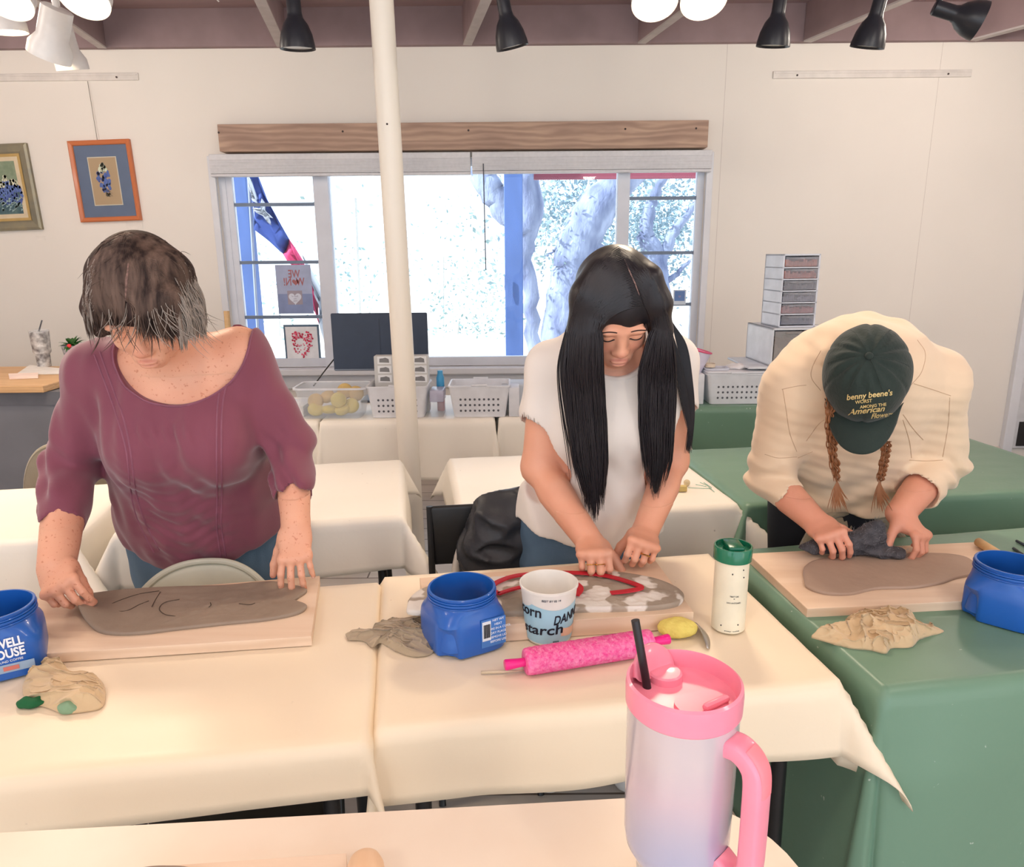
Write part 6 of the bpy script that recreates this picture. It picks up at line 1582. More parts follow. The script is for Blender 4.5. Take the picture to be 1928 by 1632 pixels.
# ---------------------------------------------------------------- things on the back tables
m_pw = mat('white_basket_plastic', (226, 228, 234), .4); m_clear = None
def clear_mat(name, col, a=.35, rough=.25):
    m = mat(name, col, rough, alpha=a, var=None); return m
m_cl = clear_mat('frosted_clear_plastic', (226, 234, 244), .20)
def basket(px, pyb, Y, w, d, h, label, rz=0, lid=False):
    """white plastic basket; rows of dark discs on its front wall stand in for shaded holes"""
    p = UY(px, pyb, Y); o = thing('plastic_basket', label, 'basket', (p.x, Y+d/2, .751), rz)
    t = .003; tw = .86; k = M()
    def ring(s, z_, ins=0): a, b = w/2*s-ins, d/2*s-ins; return [(x, y, z_) for x, y in [(q[0], q[1]) for q in superround(a, b, .018, 5)]]
    # walls solid all round; flat dark discs on the front paint the holes' shade
    k.rings([ring(tw, 0), ring(1, h), ring(1.03, h), ring(1.03, h+.008), ring(.975, h+.008), ring(tw*.97, .004)], True, True, True)
    k.build('basket_wall', m_pw, o, .5)
    n = 9
    for r_ in range(3):
        for c_ in range(n):
            x = (-.5+(c_+.5)/n)*w*.70; z_ = h*(.22+.19*r_); y = -d/2*(tw+(1-tw)*z_/h)-.0004; ad = z_
            v = [(x+.0055*math.cos(a), y-.0003, z_+.0055*math.sin(a)) for a in np.linspace(0, 2*PI, 13)[:-1]]
            M().add(v, [tuple(range(12))]).build('hole_shade_disc', mat('hole_shadow', (90, 92, 100), .8), o, False)
    if lid: M().box(-w/2*1.02, w/2*1.02, -d/2*1.02, d/2*1.02, h+.008, h+.018, bev=.005).build('lid', m_pw, o, .5)
    for s_ in (-1, 1): M().box(-w*.13, w*.13, s_*d*.515-.004, s_*d*.515+.004, h+.006, h+.016, bev=.003).build('rim_grip', m_pw, o, .5)
    return o
b1 = basket(749, 788, 3.345, .285, .20, .145, 'white perforated basket left of the column holding boxed cutlery')
b2 = basket(903, 783, 3.345, .285, .20, .145, 'white perforated open basket on the back table right of the column')
b3 = basket(1387, 766, 3.60, .31, .20, .150, 'white perforated basket with lid on the green back table', lid=True)
# clear bin with yellow sponges
p = UY(622, 790, 3.33); w, d, h = .33, .20, .145; o = thing('clear_bin', 'clear plastic bin full of yellow sponges on the back table', 'bin', (p.x, 3.33+d/2, .751))
def rr_(a, b, z_, r_=.03): return [(x, y, z_) for x, y in superround(a, b, r_, 6)]
M().rings([rr_(w*.42, d*.42, 0), rr_(w*.5, d*.5, h), rr_(w*.497, d*.497, h), rr_(w*.415, d*.415, .003)], True, True, True).build('bin_wall', m_cl, o, .6)
M().rings([rr_(w*.50, d*.50, h-.004), rr_(w*.525, d*.525, h-.004), rr_(w*.525, d*.525, h+.005), rr_(w*.50, d*.50, h+.005), rr_(w*.50, d*.50, h-.004)], True, False, False).build('rim', m_pw, o, .6)
BIN = o.location.copy(); r = np.random.default_rng(4); m_sp = MATS['yellow_sponge']; m_sp2 = mat('tan_sponge', (214, 184, 120), .9, bump=(150, .7, .003))
for i, (x, z_, y, tl, mm) in enumerate(((-.085, .030, -.030, .3, m_sp), (-.09, .065, .0, .9, m_sp2), (-.02, .028, -.02, -.3, m_sp), (.045, .030, -.035, .1, m_sp), (.028, .075, -.030, 1.2, m_sp), (.085, .045, -.02, .7, m_sp), (.05, .11, .02, 1.0, m_sp2), (-.04, .08, .03, .2, m_sp2), (.1, .095, .03, .9, m_sp2))):
    k = M(); k.lathe([(.004, -.014), (.030, -.015), (.036, -.009), (.038, 0), (.036, .009), (.030, .015), (.004, .014)], 26, X=T3(rx=tl+.3, rz=r.uniform(-.6, .6)))
    s_ = k.build('sponge', mm, None, .9, (BIN.x+x, BIN.y+y, .756+z_)); tag(s_, 'round sponge heaped in the clear bin below the window', 'sponge', 'sponges in the clear bin')
# packaging box in basket 1
p = b1.location; o = thing('cutlery_box', 'grey and white printed carton standing in the basket left of the column', 'box', (p.x+.004, p.y+.045, .757), .0)
M().box(-.125, .135, -.03, .03, 0, .275, bev=.003).build('carton', mat('carton_grey', (206, 206, 204), .5, var=(7, .06, None)), o, False)
mg1 = mat('print_grey', (128, 128, 130), .5); mg2 = mat('print_white_panel', (236, 238, 240), .5)
for r_ in range(3):
    for c_ in range(3):
        x = -.075+c_*.085; z_ = .165+.045*r_
        M().box(x-.033, x+.033, -.0312, -.0302, z_-.018, z_+.018, bev=.0004).build('printed_panel', mg2, o, False)
        M().prism([(x-.024, z_-.010), (x+.024, z_-.012), (x+.022, z_+.006), (x+.006, z_+.013), (x-.004, z_+.010), (x-.022, z_+.008)], -.0006, 0, X=Matrix.Translation((0, -.0318, 0)) @ Matrix.Rotation(PI/2, 4, 'X')).build('printed_picture', mg1, o, False)
# things between the baskets
def boxthing(name, label, cat, px, pyb, Y, w, d, h, m, z=.751, rz=0, bev=.004):
    p = UY(px, pyb, Y); o = M().box(-w/2, w/2, 0, d, 0, h, bev=bev).build(name, m, None, .6, (p.x, Y, z)); o.rotation_euler = (0, 0, rz); return tag(o, label, cat)
boxthing('clear_box', 'lower small clear box between the two perforated baskets', 'box', 823, 776, 3.36, .060, .12, .070, m_cl)
boxthing('clear_box', 'upper small lavender tinted clear box between the two perforated baskets', 'box', 823, 776, 3.37, .066, .12, .055, clear_mat('lavender_clear', (206, 204, 226), .75), z=.8225)
p = UY(826, 720, 3.44); o = thing('small_bottle', 'small blue and red bottle behind the boxes between the two baskets', 'bottle', (p.x, 3.52, .751))
M().lathe([(.018, 0), (.019, .01), (.019, .16), (.012, .18)], 20).build('bottle', mat('red_print', (210, 120, 120), .4), o); M().lathe([(.0195, .10), (.0195, .165), (.013, .185), (.013, .20), (.001, .202)], 20).build('cap', mat('sky_blue_plastic', (70, 160, 210), .35), o)
boxthing('milk_carton', 'tall white container right of the second perforated basket', 'container', 968, 782, 3.36, .05, .12, .14, m_pw)
boxthing('storage_box', 'pale grey storage box behind the right perforated basket', 'box', 975, 760, 3.50, .16, .16, .13, mat('pale_grey_box', (206, 214, 224), .5))
boxthing('paper_stack', 'stack of white papers at the left end of the back table', 'paper', 545, 790, 3.40, .14, .20, .05, mat('paper_white', (232, 232, 234), .7), bev=.001)
# monitor
p = UY(716, 640, 3.80); a = UY(625, 595, 3.80); b = UY(806, 590, 3.80); zb = UY(716, 697, 3.80).z; ztp = UY(716, 589, 3.80).z; hw = (b.x-a.x)/2
o = thing('computer_monitor', 'dark flat monitor seen from behind in front of the window', 'monitor', (p.x, 3.80, .751))
M().box(-hw, hw, -.012, .012, zb-.751, ztp-.751, bev=.006).build('monitor_casing', mat('slate_plastic', (52, 64, 84), .5), o, False)
M().box(-hw*.3, hw*.3, -.03, -.012, zb-.70, ztp-.86, bev=.008).build('rear_housing', MATS['slate_plastic'], o, False) if False else None
M().box(-hw*.985, hw*.985, -.0132, -.0122, zb-.751+.004, zb-.751+.010).build('lower_trim', mat('monitor_trim', (120, 130, 146), .4), o, False)
M().box(-.0025, .0025, -.0135, -.012, zb-.74, ztp-.78).build('panel_seam', mat('slate_dark', (44, 54, 72), .5), o, False)
M().box(-.03, .03, .0125, .03, 0.005, zb-.70, bev=.004).build('stand_neck', MATS['slate_plastic'], o, False); M().box(-.11, .11, -.07, .10, 0, .012, bev=.005).build('stand_base', MATS['slate_plastic'], o, False)
a = UY(629, 676, 3.8); b = UY(590, 727, 3.75); c_ = b
o = M().tube(catmull([tuple(a-c_), tuple((a-c_)*.55+Vector((-.012, 0, -.012))), (0, 0, 0)], 6), .0035, 8).build('monitor_cable', m_leg, None, True, c_); tag(o, 'thin black cable running down from the monitor corner', 'cable')
# bucket with pink rim on the hidden bin
boxthing('storage_bin', 'plain white bin beside the lidded perforated basket', 'bin', 1300, 768, 3.61, .13, .20, .155, m_pw)
p = UY(1303, 690, 3.68); o = thing('paper_bucket', 'white bucket with pink rim on the bin at right of the window', 'bucket', (p.x, 3.70, .907))
X = T3(rx=-.0, ry=.25)
M().lathe([(.050, 0), (.072, .115), (.069, .115), (.048, .004)], 36, X=X).build('bucket_wall', mat('lilac_white', (226, 220, 238), .5), o, .6)
M().tube([tuple(X @ Vector((.0725*math.cos(t), .0725*math.sin(t), .115))) for t in np.linspace(0, 2*PI, 40)], .0045, 8).build('rim', mat('rose_pink', (236, 96, 136), .4), o)
# clutter on basket lid
for i, (px, py, w, d, h, c_, lab) in enumerate(((1350, 692, .12, .09, .010, (214, 216, 226), 'flat pale grey tray on the lidded basket'), (1340, 684, .05, .05, .018, (232, 214, 190), 'small tan dish on the lidded basket'), (1385, 684, .12, .09, .022, (244, 240, 240), 'crumpled white paper heap on the lidded basket'))):
    p = UY(px, py, 3.66)
    if i < 2: o = M().rings([rr_(w/2, d/2, 0, .02), rr_(w/2*1.05, d/2*1.05, h, .02), rr_(w/2*.98, d/2*.98, h, .02), rr_(w/2*.9, d/2*.9, h*.4, .02)]).build(('tray', 'dish')[i], mat('clutter_%s' % ('grey', 'tan')[i], c_, .5), None, .6, (p.x, 3.68+.01*i, .9205+(.0105 if i else 0)))
    else:
        F = Field(); F.ell((0, 0, .008), (.06, .04, .022), None, .01); f6 = sines(6, 90, 4); F.disp(lambda X, Y, Z: .008*np.abs(f6(X, Y, Z))); V, Q = skin(F, [((-.08, -.06, -.01), (.08, .06, .05), .003)], 0); V[:, 2] = np.maximum(V[:, 2], 0)
        o = np_mesh('crumpled_paper', V, Q, mat('clutter_white', c_, .8), None); o.location = (p.x+.02, 3.70, .9205)
    tag(o, lab, ('tray', 'dish', 'paper')[i])
# drawer units
def drawer_unit(name, label, xl, xr, Yf, d, z0, z1, n, skew, m_body, parts, front):
    o = thing(name, label, 'drawers', ((xl+xr)/2, Yf, z0), skew); w = (xr-xl)/2; H = z1-z0; t = .008
    k = M(); k.box(-w, -w+t, 0, d, 0, H).box(w-t, w, 0, d, 0, H).box(-w, w, 0, d, 0, t).box(-w, w, 0, d, H-t, H).box(-w, w, d-t, d, 0, H)
    k.build('cabinet_frame', m_body, o, False)
    for i in range(n):
        z_ = t+(H-2*t)*i/n; hh = (H-2*t)/n
        if i: M().box(-w, w, 0, d, z_-.003, z_+.003).build('divider', m_body, o, False)
        dr = M().box(-w+.011, w-.011, -.006, -.001, z_+.006, z_+hh-.006, bev=.002).build('drawer', front, o, False)
        M().box(-w*.6, w*.6, -.016, -.006, z_+hh-.018, z_+hh-.010, bev=.002).build('drawer_lip', front, dr, False)
        if parts and parts[i]:
            c_ = parts[i]; m_ = mat('contents_%02x%02x%02x' % c_, c_, .7, var=(60, .7, tuple(int(v*.6) for v in c_)), bump=(60, .6, .006))
            kk = M(); rr = np.random.default_rng(i)
            for q in range(16): x = -w*.82+2*w*.82*q/15; kk.box(x-w*.05, x+w*.05, .006, d*.8, z_+.005, z_+.005+hh*(.35+.3*rr.uniform()))
            kk.build('drawer_contents', m_, dr, False)
    return o
m_cf = clear_mat('clear_drawer_front', (214, 216, 226), .20); m_cf2 = clear_mat('smoky_drawer_front', (186, 180, 178), .42)
xl = UY(1448, 700, 3.62).x; xr = UY(1568, 650, 3.62).x; zt2 = UY(1500, 618, 3.62).z; zm = UY(1440, 690, 3.62).z
drawer_unit('storage_cabinet', 'lower white plastic box unit on the green back table', xl-.02, xr, 3.62, .34, .751, zm-.012, 1, .05, m_pw, None, m_pw)
M().box(-.235, .235, 0, .36, 0, .012, bev=.004).build('flat_tray', m_pw, None, .6, ((xl+xr)/2-.03, 3.61, zm-.0115)); tag(bpy.data.objects['flat_tray'], 'flat white tray between the two stacked plastic units', 'tray')
drawer_unit('storage_cabinet', 'wide white single drawer unit under the small drawer tower', xl, xr, 3.62, .34, zm+.001, zt2, 1, .05, m_pw, [(196, 176, 160)], m_cf2)
xl2 = UY(1466, 550, 3.68).x; xr2 = UY(1538, 550, 3.68).x; z1 = UY(1500, 478, 3.68).z
drawer_unit('drawer_tower', 'narrow six drawer clear plastic tower full of small craft supplies', xl2, xr2, 3.66, .20, zt2+.001, z1, 6, .10, mat('tower_frame', (222, 226, 236), .4),
            [(70, 80, 110), (176, 108, 110), (120, 120, 140), (96, 92, 104), (190, 110, 98), (196, 120, 104)], m_cf)
# stamps on the second row table
p = UZ(1283, 921, .752); 
for (px, py, w, d, h, c_, lab, nm) in ((1282, 924, .036, .022, .018, (214, 190, 120), 'small tan wooden block on the second row table beside the long hair', 'wooden_block'), (1293, 914, .020, .020, .02, (226, 208, 170), 'small pale round knob behind the tan block', 'wooden_bead'), (1277, 910, .016, .012, .016, (90, 84, 70), 'tiny dark piece beside the pale knob', 'clay_bit')):
    q = UZ(px, py, .752); o = (M().box(-w/2, w/2, -d/2, d/2, 0, h, bev=.003) if nm != 'wooden_bead' else M().sphere((0, 0, .010), .011)).build(nm, mat(nm, c_, .6), None, .6, q); tag(o, lab, 'craft piece')
q0 = UZ(1320, 918, .7515); k = M()
for i, pts in enumerate(([(1296, 918), (1318, 919), (1340, 920)], [(1318, 908), (1332, 914), (1345, 926)], [(1325, 908), (1340, 918)], [(1310, 912), (1330, 916)])):
    k = M(); k.tube([tuple(UZ(x, y, .7522)-q0) for x, y in pts], .0009, 5); o = k.build('thread', mat('teal_thread', (112, 176, 160), .7), None, True, q0); tag(o, 'loose teal thread lying beside the tan block', 'thread', 'teal threads on the second row table')
# ---------------------------------------------------------------- counter at left
cy_ = UZ(60, 726, .90).y; cxr = UY(212, 800, cy_).x
o = thing('counter_cabinet', 'dark grey counter cabinet behind the far left white table', 'cabinet', (cxr-.7, cy_+.3, 0))
mgy = mat('slate_grey_panel', (112, 114, 122), .6, var=(4, .08, None))
M().box(-.7, .7, -.28, .30, 0, .866).build('carcass', mgy, o, False)
M().box(-.70, .70, -.285, -.28, .80, .866).build('upper_rail', mat('grey_rail', (98, 100, 108), .6), o, False)
M().box(.70, .718, -.28, .30, 0, .866).build('end_panel', mat('pale_end_panel', (176, 176, 184), .6), o, False)
ct = M().box(-.74, .80 if False else .40, -.32, .34, 0, .034, bev=.004).build('countertop', wood('oak_counter', (214, 176, 132), (198, 156, 110), (180, 138, 96), (1, 8, 8), .5), None, False, (cxr-.7, cy_+.3, .868)); tag(ct, 'light oak countertop on the grey cabinet at left', 'countertop')
CT = .9025
q = UZ(84, 690, CT); o = thing('patterned_tumbler', 'tall clear tumbler with grey swirl pattern and straw on the oak countertop', 'tumbler', q)
m_tp = mat('tumbler_swirl', (222, 222, 222), .25, var=(26, .95, (84, 80, 84)), coat=.4)
M().lathe([(.033, 0), (.035, .003), (.037, .07), (.0375, .072), (.046, .085), (.050, .20), (.001, .201)], 36).build('tumbler_body', m_tp, o, .6)
M().lathe([(.0505, .195), (.051, .208), (.03, .212), (.001, .212)], 36).build('lid', m_cl, o, .6)
M().tube([(.0, .0, .20), (.028, 0, .262)], .004, 8).build('straw', mat('grey_straw', (90, 90, 94), .4), o)
q = UZ(142, 688, CT); o = thing('potted_plant', 'green leafy plant with a red flower in a dark patterned pot', 'plant', q)
M().lathe([(.036, 0), (.038, .002), (.056, .115), (.058, .118), (.053, .118), (.048, .10), (.001, .10)], 32).build('pot', mat('patterned_pot', (60, 62, 72), .4, var=(38, .9, (200, 200, 205))), o, .6)
m_lf = mat('leaf_green', (52, 104, 44), .5, var=(20, .4, (28, 70, 30))); r = np.random.default_rng(6)
for i in range(34):
    an = r.uniform(0, 2*PI); L_ = r.uniform(.07, .12); k = M(); A_ = Vector((math.cos(an), math.sin(an), 0)); S_ = Vector((-math.sin(an), math.cos(an), 0)); el = r.uniform(.4, 1.3); a_ = []; b_ = []
    for t in np.linspace(0, 1, 7):
        c_ = A_*L_*t*math.cos(el)*1.1+Vector((0, 0, .105+L_*math.sin(el)*t-.05*t*t)); w_ = .013*math.sin(PI*min(.98, t+.06)); a_.append(tuple(c_-S_*w_)); b_.append(tuple(c_+S_*w_))
    k.add(a_+b_, [(j, j+1, 8+j, 7+j) for j in range(6)]); lo = k.build('leaf', m_lf, o, True); add_solid(lo, .0008)
M().sphere((.012, -.05, .118), .013, .010, .012, 12, 8).build('flower', mat('red_flower', (226, 60, 66), .5), o)
for (pts, lab, th_, nm, cc) in (([(30, 706), (56, 688), (128, 696), (122, 704)], 'loose white sheets of paper on the oak countertop', .004, 'paper_sheets', (236, 232, 228)), ([(16, 706), (72, 704), (72, 712), (18, 714)], 'pale pink slip at the front edge of the oak countertop', .008, 'paper_slip', (244, 222, 212))):
    P = [UZ(x, y, CT+.001) for x, y in pts]; c = sum(P, Vector())/4
    if (P[1]-P[0]).cross(P[2]-P[1]).z < 0: P = P[::-1]
    o = M().rings([[tuple(v-c) for v in P], [tuple(v-c+Vector((0, 0, th_))) for v in P]]).build(nm, mat(nm, cc, .7), None, False, c); tag(o, lab, 'paper')
# wooden chair behind
p = UY(423, 586, 4.46); o = thing('wooden_chair', 'tall light wooden chair behind the shoulder of the person in maroon', 'chair', (p.x-.17, 4.46, 0)); mw_ = MATS['tan_stick_wood']
for sx in (-1, 1):
    M().tube([(sx*.17, 0, 0), (sx*.17, .0, .6), (sx*.17, .03, p.z)], .018, 10).build('back_post', mw_, o); M().tube([(sx*.17, -.36, 0), (sx*.165, -.34, .62)], .018, 10).build('leg', mw_, o)
for z_ in (p.z-.22, p.z-.38): M().box(-.16, .16, .008, .024, z_, z_+.05, bev=.006).build('back_slat', mw_, o, .6)
M().box(-.19, .19, -.37, .02, .62, .65, bev=.01).build('seat', mw_, o, .6)
for s_ in (.2, .35): M().tube([(-.17, -.35, s_), (.17, -.35, s_)], .010, 8).build('rung', mw_, o)
# ---------------------------------------------------------------- pictures
def picture(corners, label, mframe, fw, inner, wire=None, mf2=None, dep=.028):
    P = [UY(x, y, WY-.02) for x, y in corners]; TL, TR, BR, BL = P; c = (TL+TR+BR+BL)/4; w = ((TR-TL).length+(BR-BL).length)/2; h = ((TL-BL).length+(TR-BR).length)/2
    ang = math.atan2((TR-TL).z+(BR-BL).z, (TR-TL).x+(BR-BL).x); an2 = math.atan2((TL-BL).x+(TR-BR).x, (TL-BL).z+(TR-BR).z); a_ = (ang-an2)/2
    o = thing('framed_picture', label, 'picture', (c.x, WY-.001, c.z-h/2)); X = Matrix.Translation((0, 0, h/2)) @ Matrix.Rotation(-a_, 4, 'Y')
    def bar_(prof, m, name, inset):
        a, b = w/2-inset, h/2-inset; R = []
        for (u, dp) in prof: R.append([(-a+u, -dp, -b+u), (a-u, -dp, -b+u), (a-u, -dp, b-u), (-a+u, -dp, b-u)])
        k = M(); k.rings(R+[R[0]], True, False, False, X=X); k.build(name, m, o, False)
    bar_([(0, 0), (0, dep*.8), (fw*.25, dep), (fw*.8, dep*.75), (fw, dep*.5), (fw, 0)], mframe, 'frame', 0)
    if mf2: bar_([(0, dep*.4), (0, dep*.62), (.018, dep*.55), (.018, dep*.35)], mf2, 'inner_frame', fw)
    inner(o, w, h, X, fw); return o
def bluebonnet(o, w, h, X, cx, cz, s, seed, n=22, name='painted_flower'):
    r = np.random.default_rng(seed); k = M(); k2 = M()
    for i in range(n):
        t = i/n; z_ = cz-s*.5+s*t*.95; ww = s*.23*math.sin(PI*(.20+.78*t))
        for q in range(3):
            x = cx+r.uniform(-1, 1)*ww; kk = k if t < .72 else k2; e = s*.055*r.uniform(.7, 1.2)
            kk.add([(x+e*math.cos(a), -.0135-.0001*i, z_+e*1.3*math.sin(a)) for a in np.linspace(0, 2*PI, 7)[:-1]], [tuple(range(6))], X)
    k.build(name, mat('bluebonnet_blue', (72, 88, 158), .7, var=(30, .5, (120, 150, 205))), o, False); k2.build('flower_tip', mat('bluebonnet_tip', (226, 228, 200), .7), o, False)
def inner2(o, w, h, X, fw):
    M().box(-w/2+fw*.9, w/2-fw*.9, -.010, -.002, -h/2+fw*.9, h/2-fw*.9, X=X).build('blue_mat', mat('slate_blue_mat', (112, 124, 146), .8), o, False)
    a, b = w*.235, h*.30; M().box(-a, a, -.0115, -.010, -b, b, X=X).build('mat_bevel', mat('cream_bevel', (230, 216, 190), .7), o, False)
    M().box(-a+.006, a-.006, -.0125, -.0115, -b+.006, b-.006, X=X).build('artwork', mat('tan_paper', (196, 164, 126), .8, var=(3, .1, (180, 146, 106)), stretch=(8, 1, 1)), o, False)
    bluebonnet(o, w, h, X, -.004, h*.06, h*.36, 2); k = M(); r = np.random.default_rng(9)
    for i in range(9): k.add([(.012+r.normal()*.018+q[0]*.012, -.0137, -h*.17+r.normal()*.014+q[1]*.010) for q in ((0, 0), (1, .3), (.6, 1.1))], [(0, 1, 2)], X)
    k.build('painted_leaves', mat('sepia_leaves', (112, 96, 78), .8), o, False)
    gl = M().box(-w/2+fw, w/2-fw, -.0165, -.0150, -h/2+fw, h/2-fw, X=X).build('glass', m_glass, o, False)
m_of = mat('orange_oak_frame', (204, 118, 72), .4, var=(10, .15, (184, 98, 56)), stretch=(1, 1, 1), coat=.2)
pic = picture([(124, 264), (242, 263), (267, 415), (154, 418)], 'orange wooden framed bluebonnet print with a blue mat', m_of, .030, inner2)
def inner1(o, w, h, X, fw):
    M().box(-w/2+fw*.9, w/2-fw*.9, -.014, -.004, -h/2+fw*.9, h/2-fw*.9, X=X).build('linen_liner', mat('cream_liner', (222, 206, 176), .8), o, False)
    a, b = w/2-fw-.045, h/2-fw-.045
    m = mat('painted_field', (44, 74, 92), .7, var=(16, .8, (112, 138, 132))); M().box(-a, a, -.0150, -.014, -b, b, X=X).build('artwork', m, o, False)
    M().box(-a, a, -.0153, -.0150, b*.1, b, X=X).build('painted_meadow', mat('meadow_green', (142, 156, 132), .8, var=(30, .4, (96, 122, 96))), o, False)
    for i in range(9): bluebonnet(o, w, h, X @ Matrix.Translation((0, -.003, 0)), a*(-.85+1.7*i/8), -b*.05+b*.12*math.sin(i*2.3), b*.95, i+20, 14)
    k = M(); r = np.random.default_rng(4)
    for i in range(70):
        x = r.uniform(-a, a)*.95; z_ = r.uniform(-b*.95, -b*.45); k.add([(x, -.0170, z_), (x+.02, -.0170, z_+.012), (x+.004, -.0170, z_+.018)], [(0, 1, 2)], X)
    k.build('painted_leaves', mat('dark_teal_leaves', (150, 176, 178), .8), o, False)
picture([(-92, 273), (48, 271), (81, 433), (-52, 436)], 'gold and grey framed bluebonnet field painting cut by the left edge', mat('antique_gold_frame', (150, 142, 118), .4, metal=.35, var=(12, .5, (108, 112, 112))), .062, inner1, mf2=mat('gold_fillet', (206, 176, 116), .35, metal=.5))
a = UY(165, 153, WY-.018); b = UY(183, 263, WY-.03); o = M().tube([(0, 0, 0), tuple(a-b)], .0016, 6).build('hanging_wire', mat('steel_wire', (120, 112, 104), .4, metal=.5), None, True, b); tag(o, 'thin wire running from the rail down to the orange framed print', 'wire')
for (c, lab) in (([(237, 419), (268, 418), (269, 431), (238, 432)], 'small white caption card below the orange framed print'), ([(67, 444), (84, 444), (86, 452), (69, 453)], 'tiny white card below the gold framed painting')):
    P = [UY(x, y, WY-.001) for x, y in c]; q = sum(P, Vector())/4; w = abs(P[1].x-P[0].x)/2; h = abs(P[2].z-P[1].z)/2
    o = M().box(-w, w, -.002, 0, -h, h).build('caption_card', mat('card_white', (240, 234, 226), .7), None, False, (q.x, WY, q.z)); tag(o, lab, 'card')
# ---------------------------------------------------------------- posters on the window
YG = WY+.042
def flat_on(Y, corners): return [UY(x, y, Y) for x, y in corners]
def poster(name, label, cat, corners, m, Y=YG):
    P = flat_on(Y, corners); c = sum(P, Vector())/4; w = ((P[1]-P[0]).length+(P[2]-P[3]).length)/4; h = ((P[0]-P[3]).length+(P[1]-P[2]).length)/4
    o = thing(name, label, cat, (c.x, Y, c.z)); M().box(-w, w, -.001, .001, -h, h).build('sheet', m, o, False); return o, w, h
def flat_text(t_, size, o, m, x, z_, width=None, mirror=False, y=-.0016, bold=0, name='lettering', rot=0):
    v, f = text_mesh(t_, size, .0002, bold=bold); va = np.array(v)
    if width: va[:, 0] *= width/(va[:, 0].max()-va[:, 0].min())
    s_ = -1 if mirror else 1
    return link_mesh(name, [(x+s_*a, y-c, z_+b) for a, b, c in va], [q[::-1] for q in f] if mirror else f, m, o, False)
def heart(cx, cz, s, y, n=28): return [(cx+s*.0625*16*math.sin(t)**3/1.0, y, cz+s*.0625*(13*math.cos(t)-5*math.cos(2*t)-2*math.cos(3*t)-math.cos(4*t))) for t in np.linspace(0, 2*PI, n)[:-1]]
m_red_ink = mat('rust_red_ink', (178, 110, 112), .7); o, w, h = poster('window_poster', 'backlit poster with mirrored lettering and a heart on the left window pane', 'poster', [(516, 500), (583, 497), (592, 589), (527, 592)], mat('lavender_grey_paper', (176, 186, 216), .8))
flat_text('WE', .075, o, m_red_ink, .005, h*.62, width=.082, mirror=True, bold=.001); flat_text('W  N!', .075, o, m_red_ink, .0, h*.30, width=.145, mirror=True, bold=.001)
M().add(heart(.012, h*.30, .024, -.0018), [tuple(range(27))[::-1]]).build('heart_mark', m_red_ink, o, False)
M().box(-w*.98, w*.98, -.0017, -.0011, -h*.98, -h*.18).build('lower_panel', mat('slate_lavender', (142, 156, 196), .8), o, False)
M().box(-w*.42, w*.42, -.0024, -.0017, -h*.62, -h*.05).build('brown_square', mat('mauve_square', (168, 158, 170), .8), o, False)
M().add(heart(0, -h*.36, .045, -.0028), [tuple(range(27))[::-1]]).build('pale_heart', mat('pale_lilac', (222, 226, 240), .8), o, False)
for i, t_ in enumerate(('Best of', 'the', 'Hills')): flat_text(t_, .016, o, mat('mauve_ink', (160, 156, 176), .8), 0, -h*.28-i*.016, mirror=True, y=-.0031, name='small_lettering')
o, w, h = poster('heart_picture', 'white picture of red roses in heart shape with a dark frame, lowest left pane', 'picture', [(532, 612), (600, 610), (606, 689), (541, 692)], mat('slate_frame', (92, 116, 140), .6))
M().box(-w*.90, w*.88, -.0022, -.001, -h*.90, h*.90).build('white_sheet', mat('bright_white_paper', (244, 246, 250), .8, emit=0), o, False)
r = np.random.default_rng(12); cols = [mat('rose_a', (226, 60, 96), .7), mat('rose_b', (190, 44, 76), .7), mat('rose_c', (240, 130, 156), .7)]; ks = [M(), M(), M()]
for i in range(130):
    while True:
        hx, hz_ = r.uniform(-1.25, 1.25), r.uniform(-1.1, 1.25); g = (hx*hx+hz_*hz_-1)**3-hx*hx*hz_**3
        if g < 0 and (g > -.35 or r.uniform() < .35): break
    x = hx*.068; z_ = hz_*.085-.005; e = r.uniform(.004, .008)
    ks[i % 3].add([(x+e*math.cos(a), -.0024-.00005*i, z_+e*math.sin(a)) for a in np.linspace(0, 2*PI, 8)[:-1]][::-1], [tuple(range(7))])
for k, m_ in zip(ks, cols): k.build('painted_roses', m_, o, False)
o, w, h = poster('window_sticker', 'small rounded blue and white sticker on the right window pane', 'sticker', [(1267, 546), (1292, 545), (1291, 573), (1268, 574)], mat('sticker_white', (214, 226, 240), .6))
M().box(-w*.8, w*.8, -.0016, -.001, -h*.5, h*.85, bev=.0002).build('blue_field', mat('sticker_blue', (104, 138, 196), .6), o, False); M().add(heart(0, h*.1, .010, -.0019), [tuple(range(27))[::-1]]).build('emblem', mat('emblem_dusty', (150, 150, 190), .6), o, False)
# ---------------------------------------------------------------- outside the window
gm = mat('bright_ground', (226, 220, 208), .9, var=(1.5, .06, None)); g_ = M().box(-30, 30, WY+.2, 50, -.35, -.3).build('ground', gm, smooth=False); tag(g_, kind='structure')
m_post = mat('glow_blue_post', (80, 108, 168), .6, var=(8, .12, None), stretch=(1, 1, .3))  # blue window glow over likely dark wood, put into the base colour
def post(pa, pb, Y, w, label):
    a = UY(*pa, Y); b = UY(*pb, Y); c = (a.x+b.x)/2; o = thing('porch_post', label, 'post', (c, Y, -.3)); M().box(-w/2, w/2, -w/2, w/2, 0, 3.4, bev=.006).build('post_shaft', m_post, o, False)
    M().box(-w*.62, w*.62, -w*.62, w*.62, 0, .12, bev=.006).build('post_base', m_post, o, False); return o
po = post((967, 330), (968, 680), 7.0, .17, 'square porch post, coloured blue for window glow, outside the middle window pane')
post((462, 330), (478, 690), 6.6, .13, 'square porch post, coloured blue for window glow, outside the left window pane')
